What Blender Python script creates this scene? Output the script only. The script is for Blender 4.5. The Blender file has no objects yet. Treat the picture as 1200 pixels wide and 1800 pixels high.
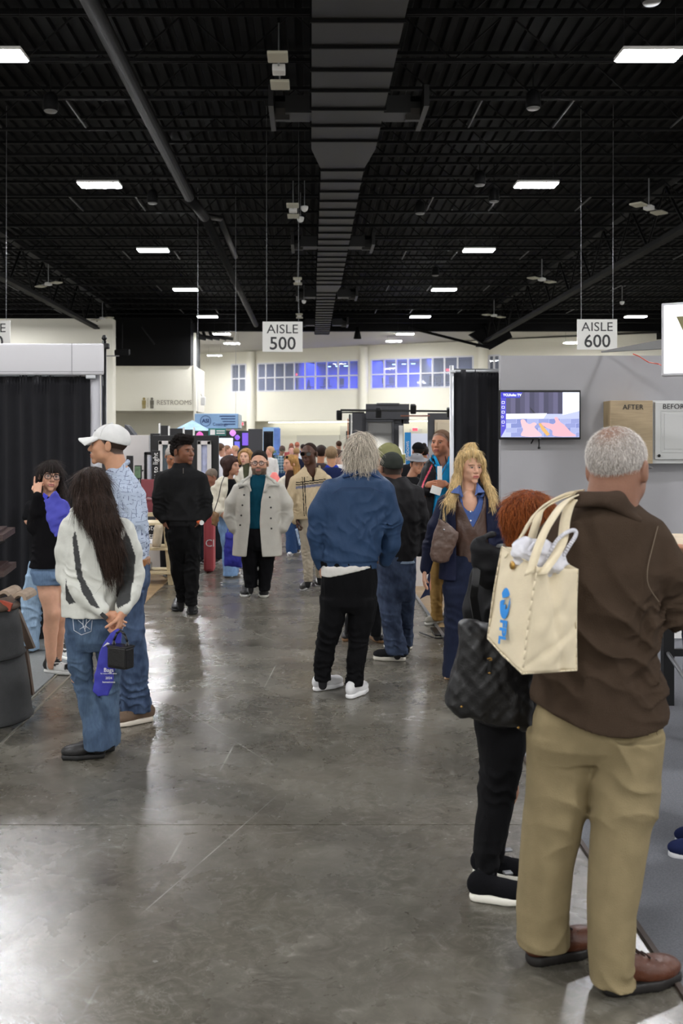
import bpy, math, random
import numpy as np
from mathutils import Vector, Matrix
R = math.radians
C = bpy.context.scene.collection
scene = bpy.context.scene

# ------------------------------------------------------------------ camera, world, exposure
CAM_H, FPX, VX, VY = 1.78, 1750.0, 545.0, 777.0      # eye height, focal length and vanishing point in a 1200x1800 frame
cam_data = bpy.data.cameras.new('camera'); cam = bpy.data.objects.new('camera', cam_data); C.objects.link(cam)
cam.location = (0, 0, CAM_H); cam.rotation_euler = (R(90), 0, 0)
cam_data.sensor_fit = 'VERTICAL'; cam_data.sensor_height = 36; cam_data.sensor_width = 24; cam_data.lens = 35
cam_data.shift_x = (600 - VX) / 1800; cam_data.shift_y = -(900 - VY) / 1800
cam_data.clip_end = 300; cam_data.clip_start = 0.05
cam_data.dof.use_dof = True; cam_data.dof.focus_distance = 7.0; cam_data.dof.aperture_fstop = 4.5
scene.camera = cam
w = bpy.data.worlds.new('hall_air'); scene.world = w; w.use_nodes = True
bgn = w.node_tree.nodes['Background']; bgn.inputs[0].default_value = (1.0, 0.985, 0.95, 1); bgn.inputs[1].default_value = 0.78
scene.view_settings.view_transform = 'Standard'; scene.view_settings.look = 'None'
scene.view_settings.exposure = 0.6; scene.view_settings.gamma = 1.0; scene.view_settings.use_curve_mapping = False
scene.cycles.use_denoising = True
scene.cycles.max_bounces = 6; scene.cycles.diffuse_bounces = 3; scene.cycles.glossy_bounces = 3; scene.cycles.transmission_bounces = 4
scene.cycles.sample_clamp_indirect = 4.0
LAMP_POWER = 215.0            # emission strength of the ceiling fixtures

# area lamp maker, used for the rooms behind the end wall windows
def area(name, loc, size, power, color=(1, 1, 1), rot=(0, 0, 0), sy=None):
    l = bpy.data.lights.new(name, 'AREA'); l.energy = power; l.color = color; l.size = size
    if sy: l.shape = 'RECTANGLE'; l.size_y = sy
    o = bpy.data.objects.new(name, l); o.location = loc; o.rotation_euler = rot; C.objects.link(o); return o

# ------------------------------------------------------------------ helpers
def P(px, py, d):            # photograph pixel + distance -> point in the hall
    return Vector(((px - VX) / FPX * d, d, CAM_H - (py - VY) / FPX * d))
def PX(px, d): return (px - VX) / FPX * d
def PZ(py, d): return CAM_H - (py - VY) / FPX * d
def srgb(h):
    if isinstance(h, str):
        c = [int(h[i:i+2], 16) / 255 for i in (0, 2, 4)]
    else: c = list(h)
    return tuple(x / 12.92 if x <= 0.04045 else ((x + 0.055) / 1.055) ** 2.4 for x in c)

_mats = {}
def mat(name, color, rough=0.6, metal=0.0, bump=0.0, bscale=40.0, var=0.0, vscale=5.0, spec=0.5, alpha=1.0, stretch=(1, 1, 1), coat=0.0, sheen=0.0, attr=False, trans=0.0):
    if name in _mats: return _mats[name]
    m = bpy.data.materials.new(name); m.use_nodes = True; nt = m.node_tree; N = nt.nodes; L = nt.links
    b = N['Principled BSDF']; col = srgb(color)
    b.inputs['Base Color'].default_value = (*col, 1); b.inputs['Roughness'].default_value = rough; b.inputs['Metallic'].default_value = metal
    b.inputs['Specular IOR Level'].default_value = spec; b.inputs['Alpha'].default_value = alpha
    b.inputs['Coat Weight'].default_value = coat; b.inputs['Sheen Weight'].default_value = sheen; b.inputs['Transmission Weight'].default_value = trans
    tc = N.new('ShaderNodeTexCoord'); mp = N.new('ShaderNodeMapping'); mp.inputs['Scale'].default_value = stretch
    L.new(tc.outputs['Object'], mp.inputs['Vector'])
    src = None
    if attr:
        a = N.new('ShaderNodeAttribute'); a.attribute_name = 'col'; src = a.outputs['Color']
    if var > 0:
        n = N.new('ShaderNodeTexNoise'); n.inputs['Scale'].default_value = vscale; n.inputs['Detail'].default_value = 5
        L.new(mp.outputs[0], n.inputs['Vector'])
        mr = N.new('ShaderNodeMapRange'); mr.inputs['From Min'].default_value = 0.3; mr.inputs['From Max'].default_value = 0.7
        mr.inputs['To Min'].default_value = 1 - var; mr.inputs['To Max'].default_value = 1 + var
        L.new(n.outputs['Fac'], mr.inputs['Value'])
        mx = N.new('ShaderNodeVectorMath'); mx.operation = 'SCALE'
        if src: L.new(src, mx.inputs[0])
        else: mx.inputs[0].default_value = col
        L.new(mr.outputs[0], mx.inputs['Scale']); src = mx.outputs[0]
    if src: L.new(src, b.inputs['Base Color'])
    if bump > 0:
        n2 = N.new('ShaderNodeTexNoise'); n2.inputs['Scale'].default_value = bscale; n2.inputs['Detail'].default_value = 3
        L.new(mp.outputs[0], n2.inputs['Vector'])
        bp = N.new('ShaderNodeBump'); bp.inputs['Strength'].default_value = bump; bp.inputs['Distance'].default_value = 0.01
        L.new(n2.outputs['Fac'], bp.inputs['Height']); L.new(bp.outputs[0], b.inputs['Normal'])
    _mats[name] = m; return m
def emit(name, color, strength):
    if name in _mats: return _mats[name]
    m = bpy.data.materials.new(name); m.use_nodes = True; b = m.node_tree.nodes['Principled BSDF']
    b.inputs['Base Color'].default_value = (0.02, 0.02, 0.02, 1); b.inputs['Emission Color'].default_value = (*srgb(color), 1)
    b.inputs['Emission Strength'].default_value = strength; _mats[name] = m; return m

class MB:                    # collects simple shapes into one mesh
    def __init__(s): s.v = []; s.f = []; s.m = []; s.mi = 0
    def add(s, vs, fs):
        o = len(s.v); s.v += [tuple(v) for v in vs]; s.f += [tuple(i + o for i in f) for f in fs]; s.m += [s.mi] * len(fs); return s
    def box(s, c, sz, rz=0, rx=0, ry=0):
        M = Matrix.Translation(Vector(c)) @ Matrix.Rotation(rz, 4, 'Z') @ Matrix.Rotation(ry, 4, 'Y') @ Matrix.Rotation(rx, 4, 'X')
        x, y, z = sz[0] / 2, sz[1] / 2, sz[2] / 2
        vs = [M @ Vector((i * x, j * y, k * z)) for k in (-1, 1) for j in (-1, 1) for i in (-1, 1)]
        return s.add(vs, [(0, 2, 3, 1), (4, 5, 7, 6), (0, 1, 5, 4), (2, 6, 7, 3), (1, 3, 7, 5), (0, 4, 6, 2)])
    def rbox(s, c, sz, r, rz=0, rx=0, ry=0):   # box with chamfered edges
        bm = __import__('bmesh').new(); import bmesh
        bmesh.ops.create_cube(bm, size=1); bmesh.ops.scale(bm, vec=sz, verts=bm.verts)
        bmesh.ops.bevel(bm, geom=bm.edges[:], offset=r, segments=2, affect='EDGES', profile=0.6)
        M = Matrix.Translation(Vector(c)) @ Matrix.Rotation(rz, 4, 'Z') @ Matrix.Rotation(ry, 4, 'Y') @ Matrix.Rotation(rx, 4, 'X')
        bm.verts.index_update(); s.add([M @ v.co for v in bm.verts], [[v.index for v in f.verts] for f in bm.faces]); bm.free(); return s
    def bar(s, a, b, r, n=8, r2=None, cap=True):
        a, b = Vector(a), Vector(b); d = b - a; q = d.to_track_quat('Z', 'Y').to_matrix(); r2 = r if r2 is None else r2
        vs = []
        for k, (p, rr) in enumerate(((a, r), (b, r2))):
            for i in range(n):
                t = 2 * math.pi * (i + 0.5) / n; vs.append(p + q @ Vector((rr * math.cos(t), rr * math.sin(t), 0)))
        fs = [(i, (i + 1) % n, n + (i + 1) % n, n + i) for i in range(n)]
        if cap: fs += [tuple(range(n))[::-1], tuple(range(n, 2 * n))]
        return s.add(vs, fs)
    def tube(s, pts, r, n=8):
        for i in range(len(pts) - 1): s.bar(pts[i], pts[i + 1], r if not isinstance(r, (list, tuple)) else r[i], n, None if not isinstance(r, (list, tuple)) else r[i + 1])
        return s
    def quad(s, a, b, c, d): return s.add([a, b, c, d], [(0, 1, 2, 3)])
    def prism(s, poly, vec):                   # poly: closed outline, vec: extrusion
        n = len(poly); vec = Vector(vec); vs = [Vector(p) for p in poly] + [Vector(p) + vec for p in poly]
        return s.add(vs, [tuple(range(n))[::-1], tuple(range(n, 2 * n))] + [(i, (i + 1) % n, n + (i + 1) % n, n + i) for i in range(n)])
    def lathe(s, c, prof, n=20):               # prof: (radius, z)
        c = Vector(c); vs = []
        for r, z in prof:
            for i in range(n): t = 2 * math.pi * i / n; vs.append(c + Vector((r * math.cos(t), r * math.sin(t), z)))
        k = len(prof); fs = [(j * n + i, j * n + (i + 1) % n, (j + 1) * n + (i + 1) % n, (j + 1) * n + i) for j in range(k - 1) for i in range(n)]
        return s.add(vs, fs + [tuple(range(n))[::-1], tuple(range((k - 1) * n, k * n))])
    def build(s, name, mats, parent=None, smooth=False, loc=None):
        me = bpy.data.meshes.new(name); me.from_pydata(s.v, [], s.f)
        for m in (mats if isinstance(mats, (list, tuple)) else [mats]): me.materials.append(m)
        if any(s.m): me.polygons.foreach_set('material_index', s.m)
        if smooth: me.polygons.foreach_set('use_smooth', [True] * len(me.polygons))
        me.update(); o = bpy.data.objects.new(name, me); C.objects.link(o)
        if parent: o.parent = parent
        if loc: o.location = loc
        return o
def tag(o, label=None, cat=None, group=None, kind=None):
    if label: o['label'] = label
    if cat: o['category'] = cat
    if group: o['group'] = group
    if kind: o['kind'] = kind
    return o
def empty(name, loc=(0, 0, 0), rz=0, label=None, cat=None, group=None, kind=None):
    o = bpy.data.objects.new(name, None); o.empty_display_size = 0.1; o.location = loc; o.rotation_euler = (0, 0, rz); C.objects.link(o)
    return tag(o, label, cat, group, kind)
def structure(o): o['kind'] = 'structure'; return o
def copy_tree(o, loc=None, label=None, group=None, parent=None):
    c = o.copy(); C.objects.link(c)
    if parent: c.parent = parent
    for ch in list(o.children): copy_tree(ch, parent=c)
    if loc is not None: c.location = loc
    if label: c['label'] = label
    if group: c['group'] = group
    return c
def text(body, size, loc, m, parent=None, name='lettering', rot=(R(90), 0, 0), ext=0.002, align='CENTER', sx=1.0, spacing=1.0, bold=0.0):
    cu = bpy.data.curves.new(name, 'FONT'); cu.body = body; cu.size = size; cu.extrude = ext; cu.align_x = align; cu.align_y = 'CENTER'
    cu.space_character = spacing; cu.offset = bold; cu.resolution_u = 3
    cu.materials.append(m); t_ = bpy.data.objects.new(name, cu); me = bpy.data.meshes.new_from_object(t_); bpy.data.objects.remove(t_)
    o = bpy.data.objects.new(name, me); C.objects.link(o); o.location = loc; o.rotation_euler = rot; o.scale = (sx, 1, 1)
    if parent: o.parent = parent
    return o
rnd = random.Random(7)
# ------------------------------------------------------------------ the hall
BLK = mat('black_paint', '060607', 0.7, spec=.15, var=0.25, vscale=0.6)
DECK = mat('black_deck', '050506', 0.7, spec=.1, var=0.3, vscale=0.5)
DUCTM = mat('dark_duct', '060606', 0.5, var=0.15, vscale=2)
CREAM = mat('cream_paint', 'e9e6d6', 0.8, var=0.03, vscale=0.3)
SOFF = mat('soffit_paint', 'c9c6bd', 0.85, var=0.03, vscale=0.3)
WHITE = mat('white_plastic', 'e8e8e6', 0.45)
GALV = mat('galvanised_steel', '8a8c8e', 0.35, metal=0.8)
BLKMET = mat('black_metal', '101113', 0.4, metal=0.3)
ALU = mat('aluminium', 'b9bcc0', 0.3, metal=0.9)

# polished concrete floor in slabs, joints recessed
def concrete():
    m = bpy.data.materials.new('polished_concrete'); m.use_nodes = True; nt = m.node_tree; N = nt.nodes; L = nt.links; b = N['Principled BSDF']
    geo = N.new('ShaderNodeNewGeometry')
    def mapping(sc, rot=(0, 0, 0)):
        mp = N.new('ShaderNodeMapping'); mp.inputs['Scale'].default_value = sc; mp.inputs['Rotation'].default_value = rot; L.new(geo.outputs['Position'], mp.inputs['Vector']); return mp.outputs[0]
    def noise(v, s, det=8, ro=0.6, dist=0.0):
        n = N.new('ShaderNodeTexNoise'); n.inputs['Scale'].default_value = s; n.inputs['Detail'].default_value = det; n.inputs['Roughness'].default_value = ro; n.inputs['Distortion'].default_value = dist; L.new(v, n.inputs['Vector']); return n.outputs['Fac']
    def ramp(v, stops):
        r = N.new('ShaderNodeValToRGB'); e = r.color_ramp.elements
        while len(e) < len(stops): e.new(0.5)
        for i, (p, c) in enumerate(stops): e[i].position = p; e[i].color = (*srgb(c), 1)
        L.new(v, r.inputs[0]); return r.outputs['Color']
    def mix(a, c, f, mode='MIX'):
        x = N.new('ShaderNodeMix'); x.data_type = 'RGBA'; x.blend_type = mode
        L.new(a, x.inputs[6])
        if isinstance(c, tuple): x.inputs[7].default_value = (*c, 1)
        else: L.new(c, x.inputs[7])
        if isinstance(f, float): x.inputs[0].default_value = f
        else: L.new(f, x.inputs[0])
        return x.outputs[2]
    def rng(v, a, bb, c, d):
        r = N.new('ShaderNodeMapRange'); r.inputs[1].default_value = a; r.inputs[2].default_value = bb; r.inputs[3].default_value = c; r.inputs[4].default_value = d; L.new(v, r.inputs[0]); return r.outputs[0]
    base = ramp(noise(mapping((1, 1, 1)), 0.9, 9, 0.62, 0.6), [(0.30, '3c382f'), (0.44, '524e43'), (0.56, '645f54'), (0.72, '7c786d')])
    brown = noise(mapping((1, 0.7, 1)), 0.7, 4, 0.5, 1.0)
    base = mix(base, srgb('43321f'), rng(brown, 0.48, 0.72, 0.0, 0.55))
    patch = noise(mapping((1, 1, 1)), 0.38, 5, 0.6, 0.8)
    base = mix(base, srgb('2f2d28'), rng(patch, 0.50, 0.68, 0.0, 0.45))
    fine = noise(mapping((1, 1, 1)), 9, 8, 0.7, 1.6)
    base = mix(base, ramp(fine, [(0.3, '403e38'), (0.5, '66635b'), (0.62, '7c7971'), (0.7, 'a5a299')]), 0.45)
    # trowel veins
    vein = noise(mapping((1, 1.4, 1)), 3.2, 10, 0.66, 1.2)
    va = N.new('ShaderNodeMath'); va.operation = 'SUBTRACT'; va.inputs[1].default_value = 0.5; L.new(vein, va.inputs[0])
    vb = N.new('ShaderNodeMath'); vb.operation = 'ABSOLUTE'; L.new(va.outputs[0], vb.inputs[0])
    base = mix(base, srgb('8b8880'), rng(vb.outputs[0], 0.0, 0.010, 0.35, 0.0))
    # long thin scratches in a few directions
    for ang, sc, th in ((0.35, 1.1, 0.9935), (-0.5, 0.9, 0.994), (1.35, 0.8, 0.9945), (0.08, 0.7, 0.994)):
        wv = N.new('ShaderNodeTexWave'); wv.wave_type = 'BANDS'; wv.bands_direction = 'X'; wv.inputs['Scale'].default_value = 0.22 * sc; wv.inputs['Distortion'].default_value = 1.4; wv.inputs['Detail'].default_value = 1; wv.inputs['Detail Scale'].default_value = 0.25
        L.new(mapping((1, 1, 1), (0, 0, ang)), wv.inputs['Vector'])
        m1 = rng(wv.outputs['Fac'], 0.99992, 1.0, 0.0, 1.0)
        brk = rng(noise(mapping((1, 1, 1), (0, 0, ang)), 0.9, 2), 0.52, 0.6, 0.0, 0.55)
        mm = N.new('ShaderNodeMath'); mm.operation = 'MULTIPLY'; L.new(m1, mm.inputs[0]); L.new(brk, mm.inputs[1])
        base = mix(base, srgb('b9b7b0'), mm.outputs[0])
    # specks
    vo = N.new('ShaderNodeTexVoronoi'); vo.inputs['Scale'].default_value = 6; L.new(mapping((1, 1, 1)), vo.inputs['Vector'])
    base = mix(base, srgb('c4c2bc'), rng(vo.outputs['Distance'], 0.012, 0.03, 0.7, 0.0))
    L.new(base, b.inputs['Base Color'])
    rough = rng(noise(mapping((1, 1, 1)), 2.2, 6, 0.65, 0.5), 0.3, 0.7, 0.21, 0.33)
    L.new(rough, b.inputs['Roughness']); b.inputs['Specular IOR Level'].default_value = 0.55
    bp = N.new('ShaderNodeBump'); bp.inputs['Strength'].default_value = 0.015; bp.inputs['Distance'].default_value = 0.01; L.new(noise(mapping((1, 1, 1)), 14, 4), bp.inputs['Height']); L.new(bp.outputs[0], b.inputs['Normal'])
    return m
CONC = concrete()
GROUT = mat('joint_filler', 'a6a49c', 0.6)
fl = structure(MB().quad((-45, -12, -0.012), (45, -12, -0.012), (45, 100, -0.012), (-45, 100, -0.012)).build('floor', GROUT))
ys = [-12, -6.5, -0.95, 4.63, 10.15, 15.7, 21.3, 26.8, 37.9, 49, 60, 71, 82, 100]
xs = [-45, -27.5, -9.9, 7.7, 25.3, 45]
for j in range(len(ys) - 1):
    for i in range(len(xs) - 1):
        x0, x1, y0, y1 = xs[i] + .003, xs[i+1] - .003, ys[j] + .003, ys[j+1] - .003
        MB().box(((x0+x1)/2, (y0+y1)/2, -0.01), (x1-x0, y1-y0, 0.02)).build('slab', CONC, fl)

# corrugated roof deck: ribs run along the hall
ZJ, ZD = CAM_H + 8.5, CAM_H + 9.75
mb = MB(); vs = []; n = 0; x = -45
prof = []
while x < 45:
    prof += [(x, ZD), (x + .16, ZD), (x + .20, ZD + .09), (x + .34, ZD + .09)]; x += .38
for px_, pz_ in prof: vs += [(px_, -12, pz_), (px_, 75, pz_)]
mb.add(vs, [(2*i, 2*i+1, 2*i+3, 2*i+2) for i in range(len(prof) - 1)])
ceil = structure(mb.build('ceiling', DECK))
# open-web joists across the hall, one every 2.44 m
jx0, jx1 = -40, 40
mb = MB()
mb.box((0, 0, .035), (80, .05, .07)); mb.box((0, .09, .035), (80, .05, .07)); mb.box((0, .045, 1.14), (80, .14, .08))
x = -40; up = True
while x < 40:
    a, b_ = ((x, .045, .05), (x + 1.2, .045, 1.12)) if up else ((x, .045, 1.12), (x + 1.2, .045, .05))
    mb.bar(a, b_, .022, 4); x += 1.2; up = not up
joist0 = mb.build('joist', BLK, ceil); yj = 2.72; first = True; joist_y = []
while yj < 73:
    if first: joist0.location = (0, yj, ZJ); first = False
    else:
        c = joist0.copy(); C.objects.link(c); c.parent = ceil; c.location = (0, yj, ZJ)
    joist_y.append(yj); yj += 2.44
# bridging bars between joists
BR = mat('primed_steel', '3a3a3c', 0.5)
br0 = None
for k, jy in enumerate(joist_y[:-1]):
    if k % 4 != 1: continue
    for x in (-16.5, -8.4, -6.1, 4.3, 6.6, 9.8, 17):
        if br0 is None: br0 = o = MB().box((0, 1.22, 0), (.04, 2.44, .04)).build('bridging_bar', BR, ceil)
        else: o = br0.copy(); C.objects.link(o); o.parent = ceil
        o.location = (x, jy, ZJ + .06)
# girder trusses along the hall
def girder(x):
    mb = MB(); mb.box((x, 35, CAM_H + 7.3), (.34, 82, .10)); mb.box((x, 35, CAM_H + 7.42), (.12, 82, .16)); mb.box((x, 35, CAM_H + 9.3), (.34, 82, .22))
    y = -4
    while y < 74:
        mb.bar((x, y, CAM_H + 7.4), (x, y + 1.9, CAM_H + 9.25), .06, 6); mb.bar((x, y + 1.9, CAM_H + 9.25), (x, y + 3.8, CAM_H + 7.4), .05, 6); y += 3.8
    return mb.build('girder', BLK, ceil)
girder(-13.7); girder(12.8)
MB().box((0, 73.6, CAM_H + 8.75), (84, .5, 1.15)).build('end_beam', BLK, ceil)
for x in (-26, 26): MB().box((x, 35, CAM_H + 7.9), (.3, 80, .5)).build('side_beam', BLK, ceil)

# air duct, narrowing twice, with standing seams and side branches
du = empty('air_duct', (0.95, 30, CAM_H + 7.8), label='long black rectangular air duct running down the middle of the ceiling', cat='duct')
o0 = Vector(du.location)
segs = [(-6, 26.5, .03, 1.74), (28.5, 50, .31, 1.53), (52, 72.5, .33, 1.36)]
mb = MB()
def ring(y, x0, x1, h=.75): return [(x0 - o0.x, y - o0.y, 0), (x1 - o0.x, y - o0.y, 0), (x1 - o0.x, y - o0.y, h), (x0 - o0.x, y - o0.y, h)]
rs = []
for a, b_, x0, x1 in segs: rs += [ring(a, x0, x1), ring(b_, x0, x1)]
for i in range(len(rs) - 1):
    mb.add(rs[i] + rs[i+1], [(0, 4, 5, 1), (1, 5, 6, 2), (2, 6, 7, 3), (3, 7, 4, 0)])
mb.build('casing', DUCTM, du)
for a, b_, x0, x1 in segs:
    y = a
    while y <= b_:
        MB().box(((x0 + x1) / 2 - o0.x, y - o0.y, .36), (x1 - x0 + .07, .05, .82)).build('seam_flange', BLK, du); y += 1.22
for y in (24.2, 40.5, 54.5, 67.5):
    for s, xe in ((-1, .1 if y < 27 else .31), (1, 1.7 if y < 27 else 1.5)):
        m_ = MB(); x = xe - o0.x; m_.box((x + s * .35, y - o0.y, .3), (.7, .7, .42)); m_.bar((x + s * .6, y - o0.y, .3), (x + s * .95, y - o0.y, .3), .3, 12)
        m_.box((x + s * 1.02, y - o0.y, .3), (.12, 1.9, .5), rz=-s * .0); m_.build('branch_outlet', DUCTM, du)

# round sprinkler main
pp = [(-4.05, -4, CAM_H + 8.0), (-3.95, 32.5, CAM_H + 8.0), (-3.7, 35, CAM_H + 7.9), (-3.7, 68, CAM_H + 8.0)]
o = MB().tube(pp, .17, 14).build('round_duct', BLK, None, True); tag(o, 'slim round duct crossing the ceiling left of the big rectangular duct', 'duct')
MB().tube([(-3.7, 35, CAM_H + 7.95), (-3.3, 36.5, CAM_H + 8.2), (-3.3, 44, CAM_H + 8.2)], .11, 10).build('elbow', DUCTM, o, True)

# hall lamps
LAMP = emit('lamp_diffuser', 'fdfdff', LAMP_POWER)
def lamp(loc):
    r = empty('ceiling_lamp', loc)
    MB().rbox((0, 0, .045), (1.22, .62, .07), .015).build('housing', WHITE, r)
    MB().rbox((0, -.155, .0), (1.16, .25, .03), .01).build('diffuser', LAMP, r); MB().rbox((0, .155, .0), (1.16, .25, .03), .01).build('diffuser', LAMP, r)
    for x in (-.5, .5): MB().bar((x, 0, .08), (x, 0, .95), .006, 4).build('hanger', BLKMET, r)
    return r
lamp0 = None
HL = 7.5
lx = {-2: -19.6, -1: -6.15, 0: 6.6, 1: 19.5}
ly = [-11, -1, 9.3, 19.35, 29.1, 39.0, 49.1, 59.7, 69.2]
ordn = ['nearest', 'second nearest', 'third', 'fourth', 'fifth', 'farthest', 'farthest but one']
rowname = {-2: 'far left row', -1: 'row left of the duct', 0: 'row right of the duct', 1: 'far right row'}
for r_, X in lx.items():
    vis = 0
    for y in ly:
        px, py = VX + X / y * FPX, VY - HL / y * FPX
        inview = y > 0 and -30 < px < 1230 and py > -30
        if lamp0 is None: lamp0 = o = lamp((X, y, CAM_H + HL))
        else: o = copy_tree(lamp0, (X, y, CAM_H + HL))
        if inview:
            lab = 'bright rectangular ceiling lamp, %s lamp in view of the %s' % (['first', 'second', 'third', 'fourth', 'fifth', 'sixth'][vis], rowname[r_]); vis += 1
        else: lab = 'ceiling lamp outside the picture, %s from behind in the %s' % (['first', 'second', 'third', 'fourth', 'fifth', 'sixth', 'seventh', 'eighth', 'ninth'][ly.index(y)], rowname[r_])
        tag(o, lab, 'ceiling lamp', 'ceiling lamps of the hall')
for i, (px, py, d) in enumerate(((407, 604, 76.5), (692, 600, 77.5), (377, 625, 84), (1006, 603, 71))):
    o = copy_tree(lamp0, P(px, py, d), 'bright rectangular lamp under the pale soffit, %s of the four from the left' % ['second', 'third', 'leftmost', 'rightmost'][i]); o['group'] = 'ceiling lamps of the hall'

# paired white antennas hanging on short poles
IV = mat('ivory_plastic', 'b9b6a4', 0.5)
def antenna(loc, rz, label):
    r = empty('antenna_pair', loc, rz, label, 'antenna', 'white antenna pairs under the ceiling')
    MB().rbox((0, -.76, .02), (.40, .50, .06), .02).build('panel', IV, r); MB().rbox((0, .76, .02), (.40, .50, .06), .02).build('panel', IV, r)
    MB().rbox((0, 0, .05), (.26, .3, .14), .02).build('radio_box', WHITE, r)
    m_ = MB(); m_.bar((0, -.7, .08), (0, .7, .08), .02, 6); m_.bar((0, 0, .1), (0, 0, 1.0), .02, 6); m_.build('mount', GALV, r)
for i, (px, py, rz, lab) in enumerate(((490, 127, 0, 'largest white antenna pair left of the duct near the top'), (515, 372, 0, 'second white antenna pair left of the duct'),
        (523, 495, 0, 'third white antenna pair above the aisle sign'), (526, 556, 0, 'smallest white antenna pair close to the aisle sign'),
        (85, 501, .75, 'tilted white antenna pair high on the left girder'), (180, 561, .75, 'smaller tilted white antenna pair near the left girder end'),
        (1140, 368, -.75, 'tilted white antenna pair at the right edge of the ceiling'), (952, 493, -.75, 'tilted white antenna pair above the right girder'), (868, 556, -.75, 'smallest tilted white antenna pair at the right girder end'))):
    antenna(P(px, py, FPX * 7.5 / (VY - py)), rz, lab)
# small dome cameras and round hanging speakers
for i, (px, py) in enumerate(((535, 366), (528, 385), (534, 530), (1093, 532))):
    r = empty('dome_camera', P(px, py, FPX * 7.6 / (VY - py)), 0, ['small white dome camera beside the second antenna pair', 'small white dome camera just under its twin by the antenna pair', 'small white dome camera above the middle aisle sign', 'small round camera right of the right-hand aisle sign'][i], 'camera', 'dome cameras')
    MB().lathe((0, 0, 0), [(.03, -.12), (.09, -.08), (.12, 0), (.12, .06)], 14).build('dome', WHITE, r, True); MB().bar((0, 0, .05), (0, 0, .9), .015, 6).build('stem', GALV, r)
GREYL = mat('grille_grey', '6d6d6c', 0.5)
for i, (px, py) in enumerate(((89, 195), (937, 190), (868, 354), (738, 375), (268, 357), (765, 484), (843, 325), (1145, 4))):
    r = empty('pendant_speaker', P(px, py, FPX * 7.7 / (VY - py)), 0, 'round dark ceiling speaker, %s' % ['high on the far left', 'right of the duct above the middle lamp', 'just left of the large right lamp', 'small one right of the duct', 'under the left big lamp', 'small one above the right lamps', 'beside the right ceiling lamp', 'cut by the top right edge'][i], 'speaker', 'round ceiling speakers')
    MB().lathe((0, 0, 0), [(.15, 0), (.18, .05), (.16, .34), (.08, .42)], 18).build('housing', BLK, r, True); MB().lathe((0, 0, 0), [(.13, -.03), (.155, 0)], 18).build('grille', GREYL, r, True)
    MB().bar((0, 0, .38), (0, 0, 1.2), .015, 6).build('stem', BLK, r)
r = empty('hanging_speaker', P(628, 588, 70), 0, 'black cone-shaped speaker hanging right of the duct end', 'speaker')
MB().lathe((0, 0, -.3), [(.28, 0), (.12, .8)], 16).build('horn', BLK, r, True); MB().bar((0, 0, .4), (0, 0, 2), .02, 6).build('stem', BLK, r)
# dark rolled curtain / lifts near the restroom wall and at the right girder end
r = empty('ceiling_projector', P(215, 622, 62), 0, 'dark mechanical unit hanging before the black wall panel', 'projector')
MB().rbox((0, 0, .1), (.9, .6, .35), .06, rx=.2).build('case', BLK, r); MB().box((-.7, -.2, -.15), (1.1, .1, .06), rz=-.1).build('tray', GREYL, r); MB().bar((0, 0, .3), (0, 0, 1.9), .03, 6).build('stem', BLK, r); MB().bar((1.2, 0, 1.7), (2.0, 0, .6), .05, 6).build('arm', BLK, r)
r = empty('truss_post', P(862, 600, 73)); r.parent = ceil
MB().prism([(-1.6, 0, .5), (0, 0, -.6), (1.6, 0, .3), (1.2, 0, 1.2), (-.4, 0, 1.1)], (0, .4, 0)).build('plate', BLK, r); MB().tube([(-6, 0, 1.0), (-.2, 0, -.45)], .1, 6).build('brace', BLK, r)
r = empty('duct_tangle', P(372, 594, 74)); r.parent = ceil
for k in range(5): MB().tube([(-1.8 + k * .5, 0, .9), (-1.4 + k * .45, -.1, .1 + .1 * (k % 2)), (-.4 + k * .5, -.1, -.1)], .12, 6).build('duct_piece', DUCTM, r)

# ------------------------------------------------------------------ end wall with upper windows (slightly turned)
A = Vector((PX(343, 90), 90.3, 0)); B = Vector((PX(1300, 72), 69.9, 0))
B = Vector((13.03 + (13.03 + 7.37) * 1.5, 80 - 9 * 1.5, 0)); A = Vector((-7.37 - 4.0, 89 + 4.0 * 9 / 20.4, 0))
ud = (B - A).normalized(); nd = Vector((ud.y, -ud.x, 0))          # nd points to the camera
def WU(px):                                                       # wall coordinate along the end wall under pixel column px
    k = (px - VX) / FPX; # A + t ud : x = k*y
    return (k * A.y - A.x) / (ud.x - k * ud.y)
def W(t, z, out=0): p = A + ud * t + nd * out; return (p.x, p.y, z)
wang = math.atan2(ud.y, ud.x)
def wbox(mb, t0, t1, z0, z1, o0_, o1):                            # box in wall coordinates
    vs = [W(t, z, o) for z in (z0, z1) for o in (o0_, o1) for t in (t0, t1)]
    mb.add(vs, [(0, 1, 3, 2), (4, 6, 7, 5), (0, 4, 5, 1), (2, 3, 7, 6), (1, 5, 7, 3), (0, 2, 6, 4)]); return mb
tend = (B - A).length
ZW0, ZW1, ZS = 6.25, 8.68, 3.62
wins = [(407, 432, [407, 420, 432]), (453, 630, [453, 467, 483, 500, 517, 536, 554, 574, 594, 613, 630]), (652, 831, [652, 675, 696, 717, 739, 760, 781, 804, 831]), (859, 878, [859, 868, 878])]
mb = MB(); wbox(mb, 0, tend, ZS, ZW0, -.3, 0); wbox(mb, 0, tend, ZW1, 9.9, -.3, 0)
prev = 0
for a, b_, _ in wins: wbox(mb, prev, WU(a), ZW0, ZW1, -.3, 0); prev = WU(b_)
wbox(mb, prev, tend, ZW0, ZW1, -.3, 0)
structure(mb.build('wall_end', CREAM))
GLASS = mat('window_glass', 'dfe8ff', 0.03, alpha=0.16, spec=0.9)
ROOMW = mat('room_wall', '6c7488', 0.8); FRM = mat('window_frame_white', 'd9dadf', 0.4)
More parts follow.
